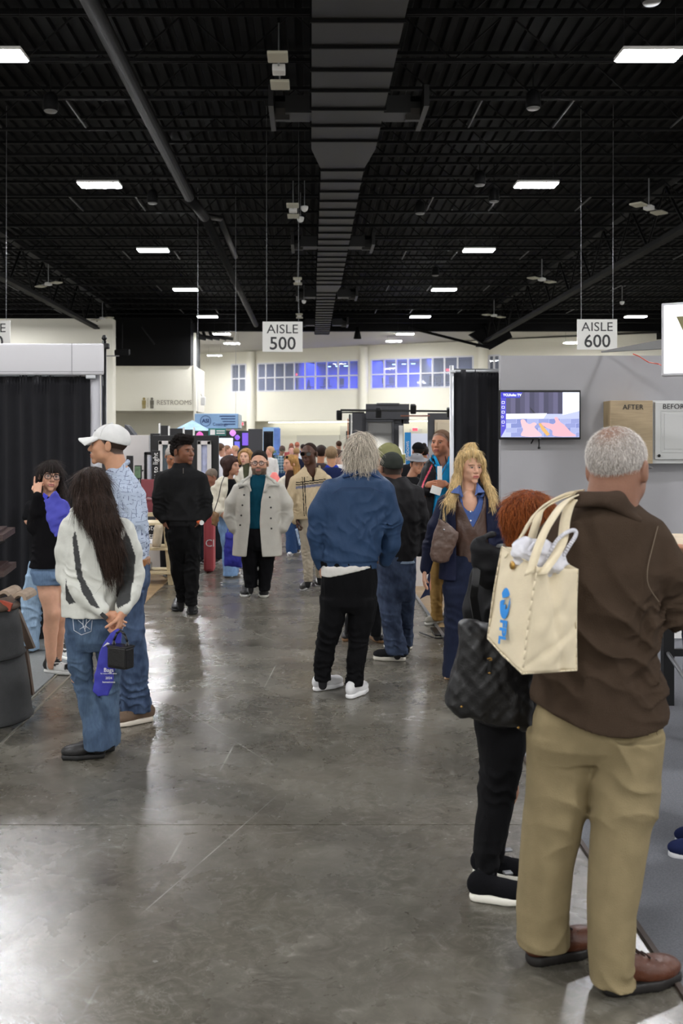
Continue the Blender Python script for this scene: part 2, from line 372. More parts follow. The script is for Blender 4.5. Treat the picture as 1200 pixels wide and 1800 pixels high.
for i, (a, b_, cols) in enumerate(wins):
    wr = structure(empty('window_%d' % (i + 1), W((WU(a) + WU(b_)) / 2, ZW0, 0))); o_ = Vector(wr.location)
    def rel(m_): m_.v = [tuple(Vector(v) - o_) for v in m_.v]; return m_
    for k, c in enumerate(cols):
        t = WU(c); rel(wbox(MB(), t - .07, t + .07, ZW0, ZW1, -.14, .03)).build('mullion', FRM, wr)
    for z in (ZW0, (ZW0 + ZW1) / 2 - .05, ZW1): rel(wbox(MB(), WU(a), WU(b_), z - .06, z + .06, -.14, .035)).build('rail', FRM, wr)
    for k in range(len(cols) - 1):
        for z0, z1 in ((ZW0, (ZW0 + ZW1) / 2 - .05), ((ZW0 + ZW1) / 2 - .05, ZW1)):
            rel(wbox(MB(), WU(cols[k]) + .07, WU(cols[k+1]) - .07, z0 + .06, z1 - .06, -.06, -.05)).build('pane', GLASS, wr)
# rooms behind the windows
mb = MB(); wbox(mb, 0, tend, ZW0 - .3, ZW0 - .1, -6, -.3); wbox(mb, 0, tend, ZW1 + .2, ZW1 + .4, -6, -.3); wbox(mb, 0, tend, ZW0 - .3, ZW1 + .4, -6.2, -6)
for px in (440, 520, 641, 735, 845): wbox(mb, WU(px), WU(px) + .15, ZW0 - .1, ZW1 + .2, -6, -.3)
structure(mb.build('wall_room', ROOMW))
def wall_light(px, z, out, power, color, size=1.6, name='room_lamp'):
    o = area(name, W(WU(px), z, out), size, power, color, (0, 0, 0)); return o
for px, pw in ((536, 330), (590, 360), (672, 360), (716, 360)): wall_light(px, ZW1 + .1, -3.0, pw, (0.06, 0.08, 1.0), 2.5)
for px, pw in ((480, 35), (415, 18), (760, 40), (810, 30)): wall_light(px, ZW1 + .1, -3.0, pw, (0.85, 0.92, 1.0), 2.0)
SPOTB = emit('blue_downlight', '7db4ff', 7)
k = 0
for px, py in ((550, 643), (566, 643), (581, 643), (669, 643), (686, 643), (703, 643)):
    o = MB().lathe((0, 0, 0), [(.16, -.04), (.2, .0)], 12).build('downlight', SPOTB); t = WU(px); o.location = W(t, ZW1 - .15, -3.5)
    tag(o, 'small blue downlight behind the %s window band, %s of three' % ('left' if k < 3 else 'right', ['leftmost', 'middle', 'rightmost'][k % 3]), 'downlight', 'blue downlights upstairs'); k += 1
EXITM = emit('exit_red', 'ff4a5a', 1.2)
for k, (px, py, z) in enumerate(((490, 650, 7.9), (766, 648, 7.9))):
    o = MB().box((0, 0, 0), (.42, .06, .2)).build('exit_sign', EXITM); o.location = W(WU(px), z, -3.6); tag(o, 'small red exit sign lit behind the %s window band' % ['left', 'right'][k], 'exit sign', 'red exit signs')
CHB = mat('chair_black', '15151c', 0.6)
for k, px in enumerate((512, 527, 548, 562, 582, 660, 678, 745, 756, 776)):
    r = empty('office_chair', W(WU(px), ZW0 - .1, -1.8 - .4 * (k % 3)), rnd.uniform(0, 6), 'black chair in the upstairs room, %s along the windows' % ['first', 'second', 'third', 'fourth', 'fifth', 'sixth', 'seventh', 'eighth', 'ninth', 'tenth'][k], 'chair', 'black chairs upstairs')
    MB().rbox((0, 0, .5), (.5, .5, .09), .03).build('seat', CHB, r); MB().rbox((0, .24, .9), (.48, .08, .6), .03, rx=-.15).build('backrest', CHB, r); MB().bar((0, 0, 0), (0, 0, .48), .04, 8).build('stem', CHB, r); MB().tube([(-.3, 0, .05), (.3, 0, .05)], .03, 6).build('base', CHB, r)
# round columns
mb = MB()
for k, px in enumerate((443, 641, 850)):
    structure(MB().bar(W(WU(px), 0, .25), W(WU(px), 9.75, .25), .38, 24, cap=False).build('trim_%d' % (k + 1), CREAM, None, True))
# pale soffit between end wall and black roof
MB().box((0, 74.6, ZD - .1), (90, .6, .6)).build('end_closure', BLK, ceil)
structure(MB().add([(-14, 73.9, 10.1), (40, 73.9, 10.1), W(tend, 9.75, 0), W(0, 9.75, 0)], [(0, 1, 2, 3)]).build('ceiling_soffit', SOFF))
# ground floor recess under the windows with its cove lamp
mb = MB(); wbox(mb, 0, tend, 0, ZS + .2, -3.2, -3.0); wbox(mb, 0, tend, ZS, ZS + .12, -3.0, -.3)
structure(mb.build('wall_recess', CREAM))
structure(wbox(MB(), 0, tend, 0, .12, -3.0, -2.97).build('baseboard_end', SOFF))
COVE = emit('cove_light', 'fffdf6', 3.0)
o = wbox(MB(), WU(452), WU(800), ZS - .12, ZS - .04, -2.6, -2.2).build('cove_lamp', COVE); tag(o, 'long white cove lamp glowing under the windows of the end wall', 'lamp')
DOORM = mat('door_paint', 'd4d2c6', 0.6); DARKD = mat('dark_door', '222226', 0.6)
for k, (a, b_, z, m_) in enumerate(((586.5, 598, 2.75, DARKD), (575, 612, 3.2, DOORM), (497, 574, 2.4, DOORM), (700, 722, 2.9, DOORM))):
    dd = structure(wbox(MB(), WU(a), WU(b_), 0, z, -3.0, -2.9 if m_ is DOORM else -2.82).build('door_%d' % (k + 1), m_))
for k, (px, py) in enumerate(((423, 745), (729, 755))):
    r = empty('exit_sign', P(px, py, 80), 0, ['red exit sign on the cream wall above the purple booth', 'red exit sign seen through the opening of the dark booth'][k], 'exit sign', 'red exit signs'); MB().rbox((0, 0, 0), (.5, .08, .3), .02).build('box', WHITE, r); MB().box((0, -.05, 0), (.42, .02, .22)).build('lit_face', EXITM, r)

# restroom block at left
def slab(name, px0, px1, py0, py1, d, th, m, par=None):
    z0, z1 = PZ(py1, d), PZ(py0, d); x0, x1 = PX(px0, d), PX(px1, d)
    return MB().box(((x0+x1)/2, d + th/2, (z0+z1)/2), (x1-x0, th, z1-z0)).build(name, m, par)
CR2 = mat('cream_paint_2', 'e3e0d2', 0.8)
structure(slab('wall_restroom', 120, 343, 643, 722, 70, 6, CR2)); structure(slab('wall_restroom_top', 185, 335, 560, 643, 69.9, 6, BLK))
structure(slab('trim_4', 340, 344, 585, 816, 69.95, .3, CR2)); structure(slab('wall_alcove', 100, 345, 722, 815, 76, .5, CR2))
structure(slab('wall_left', -700, 198, 560, 823, 64, 1.0, CR2)); structure(slab('wall_right', 1500, 1900, 560, 823, 64, 1.0, CR2))
LET = mat('bronze_letters', '8b8576', 0.5); GOLD = mat('gold_icon', '9a8a55', 0.5); DKI = mat('dark_icon', '6a665a', 0.5)
rs = empty('restroom_sign', P(297, 708, 69.95), 0, 'RESTROOMS lettering with two standing figures on the cream wall', 'sign')
text('RESTROOMS', .46, (PX(306, 69.9) - rs.location.x, -.05, 0), LET, rs, ext=.01, sx=.95)
for px, m_, nm in ((253, GOLD, 'man_icon'), (267, DKI, 'woman_icon')):
    x = PX(px, 69.9) - rs.location.x; mb = MB(); mb.box((x, -.05, .02), (.26, .04, .3)); mb.box((x - .06, -.05, -.25), (.1, .04, .3)); mb.box((x + .06, -.05, -.25), (.1, .04, .3)); mb.bar((x, -.08, .28), (x, -.03, .28), .09, 14); mb.build(nm, m_, rs)
MB().box((PX(260, 69.9) - rs.location.x, -.05, 0), (.025, .03, .7)).build('divider', LET, rs)
# wall lamp and white box by the restroom corner
r = empty('wall_horn', P(357, 705, 69.5), 0, 'white wall-mounted loudspeaker right of the restroom wall', 'speaker'); MB().rbox((0, 0, 0), (.3, .3, .6), .05).build('cabinet', WHITE, r); MB().tube([(0, .1, .2), (-.2, .4, .5)], .03, 6).build('bracket', BLKMET, r)

# aisle signs
SIGNW = mat('sign_board', 'e6e6e2', 0.5); INK = mat('sign_ink', '2a2b2d', 0.5)
DS = 28.9
for i, (px, num) in enumerate(((-17, '400'), (496.5, '500'), (1049, '600'))):
    py0 = 566 if i else 568
    c = P(px, (590, 592, 588)[i], DS); r = empty('aisle_sign', c, 0, ['white aisle sign cut by the left picture edge', 'white AISLE 500 sign hanging in the middle beside the duct', 'white AISLE 600 sign hanging on the right above the grey booth wall'][i], 'sign')
    MB().rbox((0, 0, 0), (1.16, .03, .88), .006).build('board', SIGNW, r)
    text('AISLE', .37, (0, -.02, .21), INK, r, sx=1.05); text(num, .52, (0, -.02, -.21), INK, r, bold=.006)
    m_ = MB(); 
    for x in (-.46, .46): MB().bar((x, 0, .43), (x * 1.02, 0, 6.7), .007, 4).build('wire', GALV, r)
# ------------------------------------------------------------------ booths and their furniture
BDRAPE = mat('black_drape_cloth', '1d1d21', 0.9, bump=.3, bscale=180, var=.1, vscale=8, sheen=.2, spec=.2)
WFAB = mat('white_fabric', 'd9d8dc', 0.45, bump=.05, bscale=30)
WFAB2 = mat('white_side_cloth', 'cfcfd6', 0.6)
def drape(name, x0, x1, z0, z1, y, m, par, amp=.03, per=.13, seed=1, ruffle=True):
    r = np.random.RandomState(seed); nx = max(int((x1 - x0) / .014), 8); nz = 26; X_ = np.linspace(x0, x1, nx); Z_ = np.linspace(z0, z1, nz); ph = np.cumsum(r.uniform(.6, 1.4, nx)) / np.mean(np.ones(nx)) * (x1 - x0) / nx * 2 * np.pi / per
    A2 = r.uniform(.4, 1.2, nx); A2 = np.convolve(A2, np.ones(7) / 7, 'same'); vs = []
    for j, z in enumerate(Z_):
        t = (z - z0) / (z1 - z0); off = np.sin(ph + .5*np.sin(3*t + X_*4)) * amp * A2 * (.55 + .45*(1 - t)) + .012*np.sin(X_*9 + t*4)
        if ruffle and t > .955: off = off + .018*np.sin(X_*2*np.pi/.03 + r.rand()*2) 
        vs += [(a, y + o, z) for a, o in zip(X_, off)]
    V = np.array(vs); Q = np.array([(j*nx+i, j*nx+i+1, (j+1)*nx+i+1, (j+1)*nx+i) for j in range(nz-1) for i in range(nx-1)])
    me = bpy.data.meshes.new(name); me.from_pydata(V.tolist(), [], Q.tolist()); me.polygons.foreach_set('use_smooth', [True]*len(Q)); me.materials.append(m); me.update()
    o = bpy.data.objects.new(name, me); C.objects.link(o); o.parent = par
    md = o.modifiers.new('th', 'SOLIDIFY'); md.thickness = .006
    return o
# left booth: white fabric header over black drape, black corner pole
DL = 8.95
zt = PZ(605, DL); zb = PZ(660, DL)
r = empty('drape_wall', (-1.9, DL, 0), 0, 'black pleated drape wall of the left booth under the white header', 'drape')
xr = PX(158, DL) + 1.9; xe = -6.2
for i in range(4):
    a = xr - (i + 1) * 1.5; drape('drape_panel', a + .0, a + 1.5, .01, zb, 0, BDRAPE, r, seed=i + 1)
for i in range(5):
    pass
MB().bar((xe, 0, zb + .01), (xr + .03, 0, zb + .01), .022, 10).build('cross_pipe', ALU, r); MB().rbox((xr + .02, -.03, zb - .01), (.09, .07, .05), .01).build('clamp', ALU, r)
o = MB().rbox((0, 0, 0), (6.0, .05, zt - zb), .02).build('header', WFAB, None, True); o.location = (PX(185, DL) - 3.0, DL - .06, (zt + zb) / 2); tag(o, 'long white fabric header across the top of the left booth', 'banner')
sf = o; MB().box((0, -.028, -(zt - zb)/2 + .03), (6.0, .004, .004)).build('hem_seam', mat('seam_grey', 'a9a8ad', .7), sf); MB().box((2.72, -.028, 0), (.004, .004, zt - zb)).build('hem_seam', _mats['seam_grey'], sf)
r = empty('side_drape', (PX(171, DL), DL + .02, 0), 0, 'narrow white drape hanging beside the black corner pole', 'drape'); drape('panel', -.075, .02, .02, zt, 0, WFAB2, r, .012, .09, 4, False); drape('panel', .025, .075, .02, zt - .02, .02, WFAB2, r, .01, .08, 6, False)
r = empty('corner_pole', (PX(184, DL), DL - .02, 0), 0, 'slim black upright pole at the corner of the left booth', 'pole')
MB().bar((0, 0, .01), (0, 0, zt + .03), .019, 12).build('tube', BLKMET, r, True); MB().rbox((0, 0, .008), (.4, .4, .012), .004).build('base_plate', BLKMET, r); MB().rbox((0, -.0, zt - .02), (.09, .06, .05), .01).build('clamp', BLKMET, r); MB().lathe((0, 0, zt + .03), [(.012, 0), (.026, .02), (.012, .05)], 12).build('finial', BLKMET, r)
# aisle edge strips, carpets and vinyl floors
CARP = mat('light_grey_carpet', '7d8080', 0.98, bump=.5, bscale=500, var=.08, vscale=60)
CARPD = mat('dark_grey_carpet', '6c6e73', 0.98, bump=.7, bscale=420, var=.2, vscale=130)
STRIP = mat('edge_strip_metal', '9f9a8c', .35, metal=.6); STRIPD = mat('dark_edging', '3b3029', .6)
structure(MB().box((-5.9, 7.6, .003), (7.9, 3.6, .012)).build('floor_carpet_left', CARP)); structure(MB().box((4.61, 4.9, .003), (6.8, 8.2, .012)).build('floor_carpet_right', CARPD))
for x, lab in ((-1.82, 'thin metal edge strip along the left booths, outer one'), (-1.93, 'thin metal edge strip along the left booths, inner one')):
    tag(MB().box((x, 6.3, .004), (.012, 6.4, .008)).build('edge_strip', STRIP), lab, 'floor strip')
tag(MB().box((1.20, 4.9, .006), (.02, 8.2, .012)).build('edge_strip', STRIPD), 'dark edging of the dark grey carpet on the right', 'floor strip')
def vinyl():
    m = bpy.data.materials.new('oak_vinyl'); m.use_nodes = True; nt = m.node_tree; N, L = nt.nodes, nt.links; b = N['Principled BSDF']
    tc = N.new('ShaderNodeTexCoord'); br = N.new('ShaderNodeTexBrick'); br.inputs['Scale'].default_value = 1; br.inputs['Brick Width'].default_value = 1.2; br.inputs['Row Height'].default_value = .18; br.inputs['Mortar Size'].default_value = .003
    br.inputs['Color1'].default_value = (*srgb('b39a77'), 1); br.inputs['Color2'].default_value = (*srgb('a0865f'), 1); br.inputs['Mortar'].default_value = (*srgb('6d5a40'), 1); L.new(tc.outputs['Object'], br.inputs['Vector'])
    mp = N.new('ShaderNodeMapping'); mp.inputs['Scale'].default_value = (1.5, 14, 1); L.new(tc.outputs['Object'], mp.inputs[0]); nz = N.new('ShaderNodeTexNoise'); nz.inputs['Scale'].default_value = 2; nz.inputs['Detail'].default_value = 6; L.new(mp.outputs[0], nz.inputs['Vector'])
    mx = N.new('ShaderNodeMix'); mx.data_type = 'RGBA'; mx.blend_type = 'MULTIPLY'; mx.inputs[0].default_value = .6; L.new(br.outputs['Color'], mx.inputs[6]); r = N.new('ShaderNodeValToRGB'); r.color_ramp.elements[0].position = .3; r.color_ramp.elements[0].color = (.45, .4, .33, 1); r.color_ramp.elements[1].position = .7; L.new(nz.outputs['Fac'], r.inputs[0]); L.new(r.outputs[0], mx.inputs[7]); L.new(mx.outputs[2], b.inputs['Base Color']); b.inputs['Roughness'].default_value = .35; return m
VIN = vinyl()
structure(MB().box((-5.4, 13.3, .003), (7.16, 7.6, .016)).build('floor_vinyl_left', VIN)); structure(MB().box((4.73, 11.6, .003), (7.0, 4.4, .016)).build('floor_vinyl_right', VIN))
tag(MB().box((1.215, 11.4, .012), (.03, 4.7, .014)).build('edge_strip', ALU), 'bright aluminium edge strip of the oak floor beyond the right drape', 'floor strip')
structure(MB().box((-6.2, 21.5, .003), (6.6, 7.0, .014)).build('floor_carpet_far', mat('purple_grey_carpet', '554c50', .98, bump=.4, bscale=200)))

# right booth divider: silver pipe and black drape
DRp = 9.35
r = empty('drape_divider', (PX(796, DRp), DRp, 0), 0, 'black pleated drape divider between silver pipe and grey booth wall', 'drape')
ztR = PZ(650, DRp); drape('drape_panel', .0, PX(884, DRp) - PX(796, DRp), .03, ztR, 0, BDRAPE, r, .028, .11, 9)
MB().bar((-.02, 0, ztR - .01), (.6, 0, ztR - .01), .02, 10).build('cross_pipe', ALU, r)
r = empty('silver_pipe', (PX(792.5, DRp), DRp - .04, 0), 0, 'silver upright pipe at the end of the right drape divider', 'pole')
MB().bar((0, 0, .02), (0, 0, PZ(643, DRp)), .02, 12).build('tube', mat('satin_aluminium', 'c4c6ca', .45, metal=.4), r, True); MB().rbox((0, 0, .01), (.36, .36, .012), .004).build('base_plate', BLKMET, r); MB().rbox((.01, 0, PZ(654, DRp)), (.05, .05, .03), .008).build('bracket', ALU, r)
r = empty('floor_stand', (PX(760, 9.0), 9.0, 0), 0, 'thin bent black metal foot on the floor by the drape end', 'stand'); MB().tube([(-.09, .25, .012), (.02, -.02, .012), (.16, -.05, .012)], .007, 6).build('foot', BLKMET, r)

# grey booth wall with baseboard
GW = mat('grey_panel', 'a9a8ab', 0.75, bump=.1, bscale=12, var=.03, vscale=3)
DW = 9.0; xw0, xw1 = PX(880, DW), 8.5; zw = PZ(625, DW)
structure(MB().box(((xw0 + xw1)/2, DW + .05, zw/2), (xw1 - xw0, .1, zw)).build('wall_booth', GW)); structure(MB().box(((xw0 + xw1)/2, DW - .01, .07), (xw1 - xw0, .02, .13)).build('baseboard_booth', WHITE))
# television
DT = 8.86
tv = empty('television', P(949, 729, DT), 0, 'black wall-mounted television showing hands working at a kitchen backsplash', 'television')
tw, th_ = (1021 - 877) / FPX * DT, (772 - 685) / FPX * DT
MB().rbox((0, .03, 0), (tw, .05, th_), .008).build('bezel', BLKMET, tv); MB().rbox((0, .09, 0), (tw*.6, .08, th_*.5), .01).build('wall_mount', BLKMET, tv)
sx_, sz_ = tw / 144, th_ / 87
def _spl(P__, n=5):
    P_ = [np.array(q, float) for q in P__]; out = []; N_ = len(P_) - 1
    for i in range(N_):
        a, b, c_, d = P_[(i-1) % N_], P_[i], P_[i+1], P_[(i+2) % N_]
        for j in range(n): t = j/n; out.append(.5*((2*b) + (c_ - a)*t + (2*a - 5*b + 4*c_ - d)*t*t + (3*b - a - 3*c_ + d)*t**3))
    return out + [P_[-1]]
def S2(px, py): return ((px - 949) * sx_, (py - 728.5) * sz_ * -1)
def spoly(name, pts, m, lay, sm=False): 
    if sm: pts = [tuple(q_) for q_ in _spl(pts + [pts[0]])][:-1]
    q = [S2(*a) for a in pts]; return MB().prism([(a, .003 - .0012*lay, b) for a, b in q], (0, .001, 0)).build(name, m, tv)
SC = lambda n, c, e=.85: emit('screen_' + n, c, e)
spoly('screen', [(880, 689), (1018, 689), (1018, 768), (880, 768)], SC('sky', 'b9c0f0'), 0)
for i in range(12): x0 = 889 + i * 8.3; spoly('screen_plank', [(x0, 689), (x0 + 8.3, 689), (x0 + 8.3, 727), (x0, 727)], SC('plank%d' % (i % 3), ['4c4a66', '5d5a7a', '3e3d57'][i % 3]), 1)
spoly('screen_wall', [(988.6, 689), (1018, 689), (1018, 722), (988.6, 729)], SC('bright', 'e4ecff', 1.1), 1)
for j in range(4):
    for i in range(7):
        x0 = 889 + i * 19 + (j % 2) * 9; x1 = min(x0 + 18.4, 1017.5); y0 = 736 + j * 8
        if x1 > x0: spoly('screen_tile', [(x0, y0), (x1, y0 - .5), (x1, y0 + 7.2), (x0, y0 + 7.6)], SC('tile%d' % ((i + j) % 3), ['8e97cc', '7d88c2', 'a3abd8'][(i + j) % 3]), 1)
spoly('screen_shelf', [(889, 727), (961, 726), (955, 735), (889, 736)], SC('white', 'f2f4ff', 1.1), 2)
spoly('screen_hook', [(930, 714), (936, 720), (941, 726), (937, 726), (932, 719)], SC('dark', '2a2a3a'), 3)
spoly('screen_hand', [(915, 738), (921, 737), (926, 743), (931, 745), (938, 742), (943, 745), (939, 750), (944, 756), (951, 766), (917, 766), (919, 755), (916, 746)], SC('skin', 'e0b4bc', .95), 3, True)
spoly('screen_hand', [(951, 743), (962, 743), (972, 745), (976, 741), (974, 734), (979, 733), (984, 741), (992, 747), (1003, 759), (1011, 766), (974, 766), (970, 756), (958, 750)], SC('skin2', 'dba6b2', .95), 3, True)
spoly('screen_tool', [(946, 744), (950, 743), (966, 763), (961, 766), (952, 756)], SC('yellow', 'd8a860', .9), 4)
spoly('screen_menu', [(877.6+2.4, 689), (889, 689), (889, 752), (880, 768)], SC('purple', '4a44c0', .9), 4)
spoly('screen_menu', [(880, 689), (918, 689), (913, 699), (880, 699)], SC('blue', '3b3fb8', .9), 4)
SW = SC('icon', 'eef0ff', 1.2)
for k_, t_ in ((0, 'TCL'), (1, 'Roku TV')):
    a, b_ = S2(889 if k_ == 0 else 905, 694); text(t_, .030, (a, -.0045, b_), SW, tv, ext=.0006, bold=.0008)
a, b_ = S2(895.2, 694); MB().box((a, -.003, b_), (.004, .001, .004)).build('lettering', SW, tv)
for y in (707, 715.5, 724, 733, 741.5, 748):
    a, b_ = S2(884, y)
    if y == 733: MB().tube([(a - .008 + .010*math.cos(t*.785), -.002, b_ + .004 + .010*math.sin(t*.785)) for t in range(9)], .0018, 4).build('icon', SW, tv)
    elif y == 748: MB().box((a, -.002, b_), (.022, .001, .003)).build('icon', SW, tv)
    else: MB().tube([(a - .011, -.002, b_ - .010), (a + .011, -.002, b_ - .010), (a + .011, -.002, b_ + .010), (a - .011, -.002, b_ + .010), (a - .011, -.002, b_ - .010)], .002, 4).build('icon', SW, tv)
MB().box((0, .002, -th_/2 + .010), (.02, .002, .006)).build('logo', GREYL, tv)
MB().tube([(-.05, .05, -th_/2), (-.075, .02, -th_/2 - .035)], .006, 6).build('cable_end', BLKMET, tv); MB().tube([(.0, .05, -th_/2), (.0, .04, -th_/2 - .045), (-.004, .03, -th_/2 - .075)], .006, 6).build('cable_end', BLKMET, tv); MB().rbox((-.003, .03, -th_/2 - .075), (.022, .02, .02), .004).build('plug', BLKMET, tv)
# cabinet samples
DC = 8.76
OAK = mat('pale_oak', 'b09c7c', 0.5, bump=.1, bscale=8, var=.10, vscale=7, stretch=(1, 1, 9)); OAKS = mat('oak_edge', '93805f', .6); PW = mat('painted_cabinet_white', 'c9cac8', 0.4)
zc0, zc1 = PZ(815, DC), PZ(704, DC)
r = empty('cabinet_after', (PX(1110, DC), DC, zc0), 0, 'pale oak cabinet door sample lettered AFTER on the grey wall', 'cabinet')
MB().rbox((0, .13, (zc1 - zc0)/2), (PX(1147, DC) - PX(1074, DC), .2, zc1 - zc0), .004).build('body', OAKS, r); MB().rbox((0, .015, (zc1 - zc0)/2), (PX(1147, DC) - PX(1073, DC), .03, zc1 - zc0), .004).build('door', OAK, r)
text('AFTER', .062, (PX(1112, DC) - r.location.x, -.004, PZ(716, DC) - zc0), INK, r, spacing=1.05)
r = empty('cabinet_before', (PX(1190, DC), DC, zc0), 0, 'white panelled cabinet sample lettered BEFORE, at the right edge of the grey wall', 'cabinet')
wl, wr_ = PX(1147.6, DC) - r.location.x, PX(1240, DC) - r.location.x
MB().rbox(((wl + wr_)/2, .13, (zc1 - zc0)/2), (wr_ - wl, .2, zc1 - zc0), .004).build('body', PW, r); do = MB().rbox(((wl + wr_)/2 + .008, .012, (zc1 - zc0)/2 + .012), (wr_ - wl - .02, .03, zc1 - zc0 - .05), .006).build('door', PW, r)
for a, b_, d_, e_ in ((.07, 0, .0, 0),): 
    xa, xb, za, zb_ = wl + .07, wr_ - .07, .10, zc1 - zc0 - .09
    for q in (((xa, za), (xb, za)), ((xb, za), (xb, zb_)), ((xb, zb_), (xa, zb_)), ((xa, zb_), (xa, za))): MB().bar((q[0][0], -.004, q[0][1]), (q[1][0], -.004, q[1][1]), .006, 6).build('moulding', PW, do)
    MB().rbox(((xa + xb)/2, -.004, (za + zb_)/2), (xb - xa - .05, .012, zb_ - za - .05), .005).build('raised_panel', PW, do)
kx = PX(1157, DC) - r.location.x; MB().lathe((0, 0, 0), [(.006, -.0), (.014, .012), (.011, .02)], 14).build('knob', BLKMET, do, True, (kx, -.004, PZ(801, DC) - zc0)).rotation_euler = (R(90), 0, 0)
text('BEFORE', .062, (PX(1186, DC) - r.location.x, -.006, PZ(715, DC) - zc0), INK, r, spacing=1.05)
# hanging light box with olive V
r = empty('light_box_sign', P(1162, 597, 7.7), R(-24), 'white glowing light box sign with an olive letter V, top right', 'sign')
hh = 128 / FPX * 7.7 / 2
MB().rbox((.6, .06, 0), (1.2, .12, hh*2), .01).build('frame', mat('sign_frame', 'b9b9bd', .4), r); MB().box((.6, -.002, 0), (1.16, .006, hh*2 - .04)).build('lit_face', emit('lit_white', 'fbfcff', 1.35), r)
text('V', .34, (.23, -.008, .03), mat('olive_letter', '7f7a55', .6), r, bold=.012)
r2 = empty('sign_arm', P(1108, 615, 8.5), 0, 'grey blade-like arm holding the light box on the booth wall', 'bracket')
a, b_ = P(1056, 619, 9.0) - r2.location, P(1168, 606, 7.8) - r2.location
mb = MB(); mb.prism([tuple(a), tuple(b_ + Vector((0, 0, -.03))), tuple(b_ + Vector((0, 0, .045))), tuple(a + Vector((0, 0, .01)))], (.02, .05, 0)); mb.build('arm', GREYL, r2)
cb = MB().tube([P(1112, 622, 8.97), P(1122, 626, 8.95), P(1140, 637, 8.8), P(1158, 640, 8.5), P(1172, 648, 8.1)], .005, 6).build('red_cable', mat('red_cable', 'c8442a', .5), None, True); tag(cb, 'thin red cable running from the wall to the light box', 'cable')
# high black table with oak top, right edge
r = empty('high_table', (2.35, 6.3, 0), 0, 'tall black-legged bar table with oak top at the right edge', 'table')
MB().rbox((.35, 0, 1.14), (1.1, .9, .04), .006).build('tabletop', OAK, r)
for x, y, w_ in ((-.12, -.42, .04), (.06, .42, .07), (.85, -.42, .04), (.85, .42, .06)): MB().rbox((x, y, .56), (w_, w_, 1.12), .004).build('leg', BLKMET, r)
MB().bar((.06, .42, .36), (-.12, -.42, .36), .014, 8).build('stretcher', GALV, r); MB().rbox((.37, -.42, .36), (.95, .03, .03), .003).build('stretcher', BLKMET, r); MB().rbox((.45, .42, .36), (.8, .03, .05), .003).build('stretcher', BLKMET, r)

# ---- left foreground roof tile display
TG = mat('stone_coated_grey', '3a3b3c', 0.6, bump=.5, bscale=300, var=.1, vscale=30); TB = mat('brown_board', '5a4a3e', .6, var=.15, vscale=10); TC = mat('cut_clay', 'a08d7a', .8, var=.15, vscale=12); TS = mat('brown_slate', '3b2b28', .45, bump=.4, bscale=60, var=.2, vscale=8)
D0 = 6.35; cx = PX(-38, D0)
r = empty('roof_tile_display', (cx, D0, 0), 0, 'stack of curved grey roof tile panels with brown boards, left foreground', 'tile display')
def barrel(name, z0, z1, r0, r1, m, par, a0=-150, a1=25, lift=0):
    n = 26; mb = MB(); vs = []
    for (z, rr) in ((z0, r0), (z0 + .012, r0 + .012), (z0 + .03, r0), ((z0 + z1)/2, (r0 + r1)/2 + .008), (z1, r1)):
        for i in range(n): a = R(a0 + (a1 - a0) * i / (n - 1)); vs.append((rr*math.cos(a), rr*math.sin(a)*.9, z + lift*i/n))
    mb.add(vs, [(j*n+i, j*n+i+1, (j+1)*n+i+1, (j+1)*n+i) for j in range(4) for i in range(n-1)]); o = mb.build(name, m, par, True); md = o.modifiers.new('t', 'SOLIDIFY'); md.thickness = .012; return o
barrel('curved_panel', .005, .40, .335, .285, TG, r, lift=.03); barrel('curved_panel', .40, .74, .285, .235, TG, r, lift=.03); barrel('ridge_panel', .72, .80, .25, .20, TB, r)
for (a, b_) in (((52 - 8, 1222), (38, 1138)), ((46, 1140), (24, 1072))):
    pa, pb = P(a[0] + 14, a[1], D0 + .12) - r.location, P(b_[0] + 8, b_[1], D0 + .12) - r.location; MB().prism([tuple(pa), tuple(pa + Vector((-.05, .02, -.01))), tuple(pb + Vector((-.06, .02, 0))), tuple(pb)], (0, .04, 0)).build('edge_board', TB, r)
for (px, py) in ((6, 1046), (33, 1050)):
    c_ = P(px, py, D0 + .05) - r.location; mb = MB(); n = 9; prof = [(.05*math.cos(t) , .05*math.sin(t)) for t in [math.pi*i/(n-1) for i in range(n)]]; prof += [(.03*math.cos(t), .03*math.sin(t)) for t in [math.pi*i/(n-1) for i in range(n)][::-1]]
    mb.prism([tuple(c_ + Vector((a, 0, b_ - .02))) for a, b_ in prof], (0, .25, 0)); mb.build('cut_tile_end', TC, r)
MB().box(tuple(P(8, 1064, D0 - .1) - r.location), (.09, .03, .05), ry=.3).build('red_tile_chip', mat('terracotta', 'a0442e', .7), r)
for k_, (px, py, zz) in enumerate(((-2, 1010, 0), (-4, 948, 0))):
    r = empty('slate_sample', P(px - 20, py, 6.7), R(8), 'thick dark brown slate tile sample on the stand, %s' % ['lower one at the left edge', 'upper one at the left edge'][k_], 'tile')
    mb = MB(); mb.prism([(-.25, -.14, 0), (.13, -.14, 0), (.17, .12, .03), (-.25, .12, .03)], (0, 0, .04)); mb.build('slab', TS, r); MB().prism([(-.25, -.10, .04), (.09, -.10, .04), (.12, .1, .06), (-.25, .1, .06)], (0, 0, .02)).build('slab', TS, r)
r = empty('sample_stand', (PX(-45, 6.75), 6.9, 0), 0, 'black metal stand carrying the slate samples at the left edge', 'stand')
MB().rbox((-.05, 0, .63), (.05, .05, 1.26), .005).build('post', BLKMET, r)
for py in (1014, 952): MB().rbox((0, -.1, PZ(py, 6.7) - .02), (.3, .3, .02), .003).build('shelf', BLKMET, r)

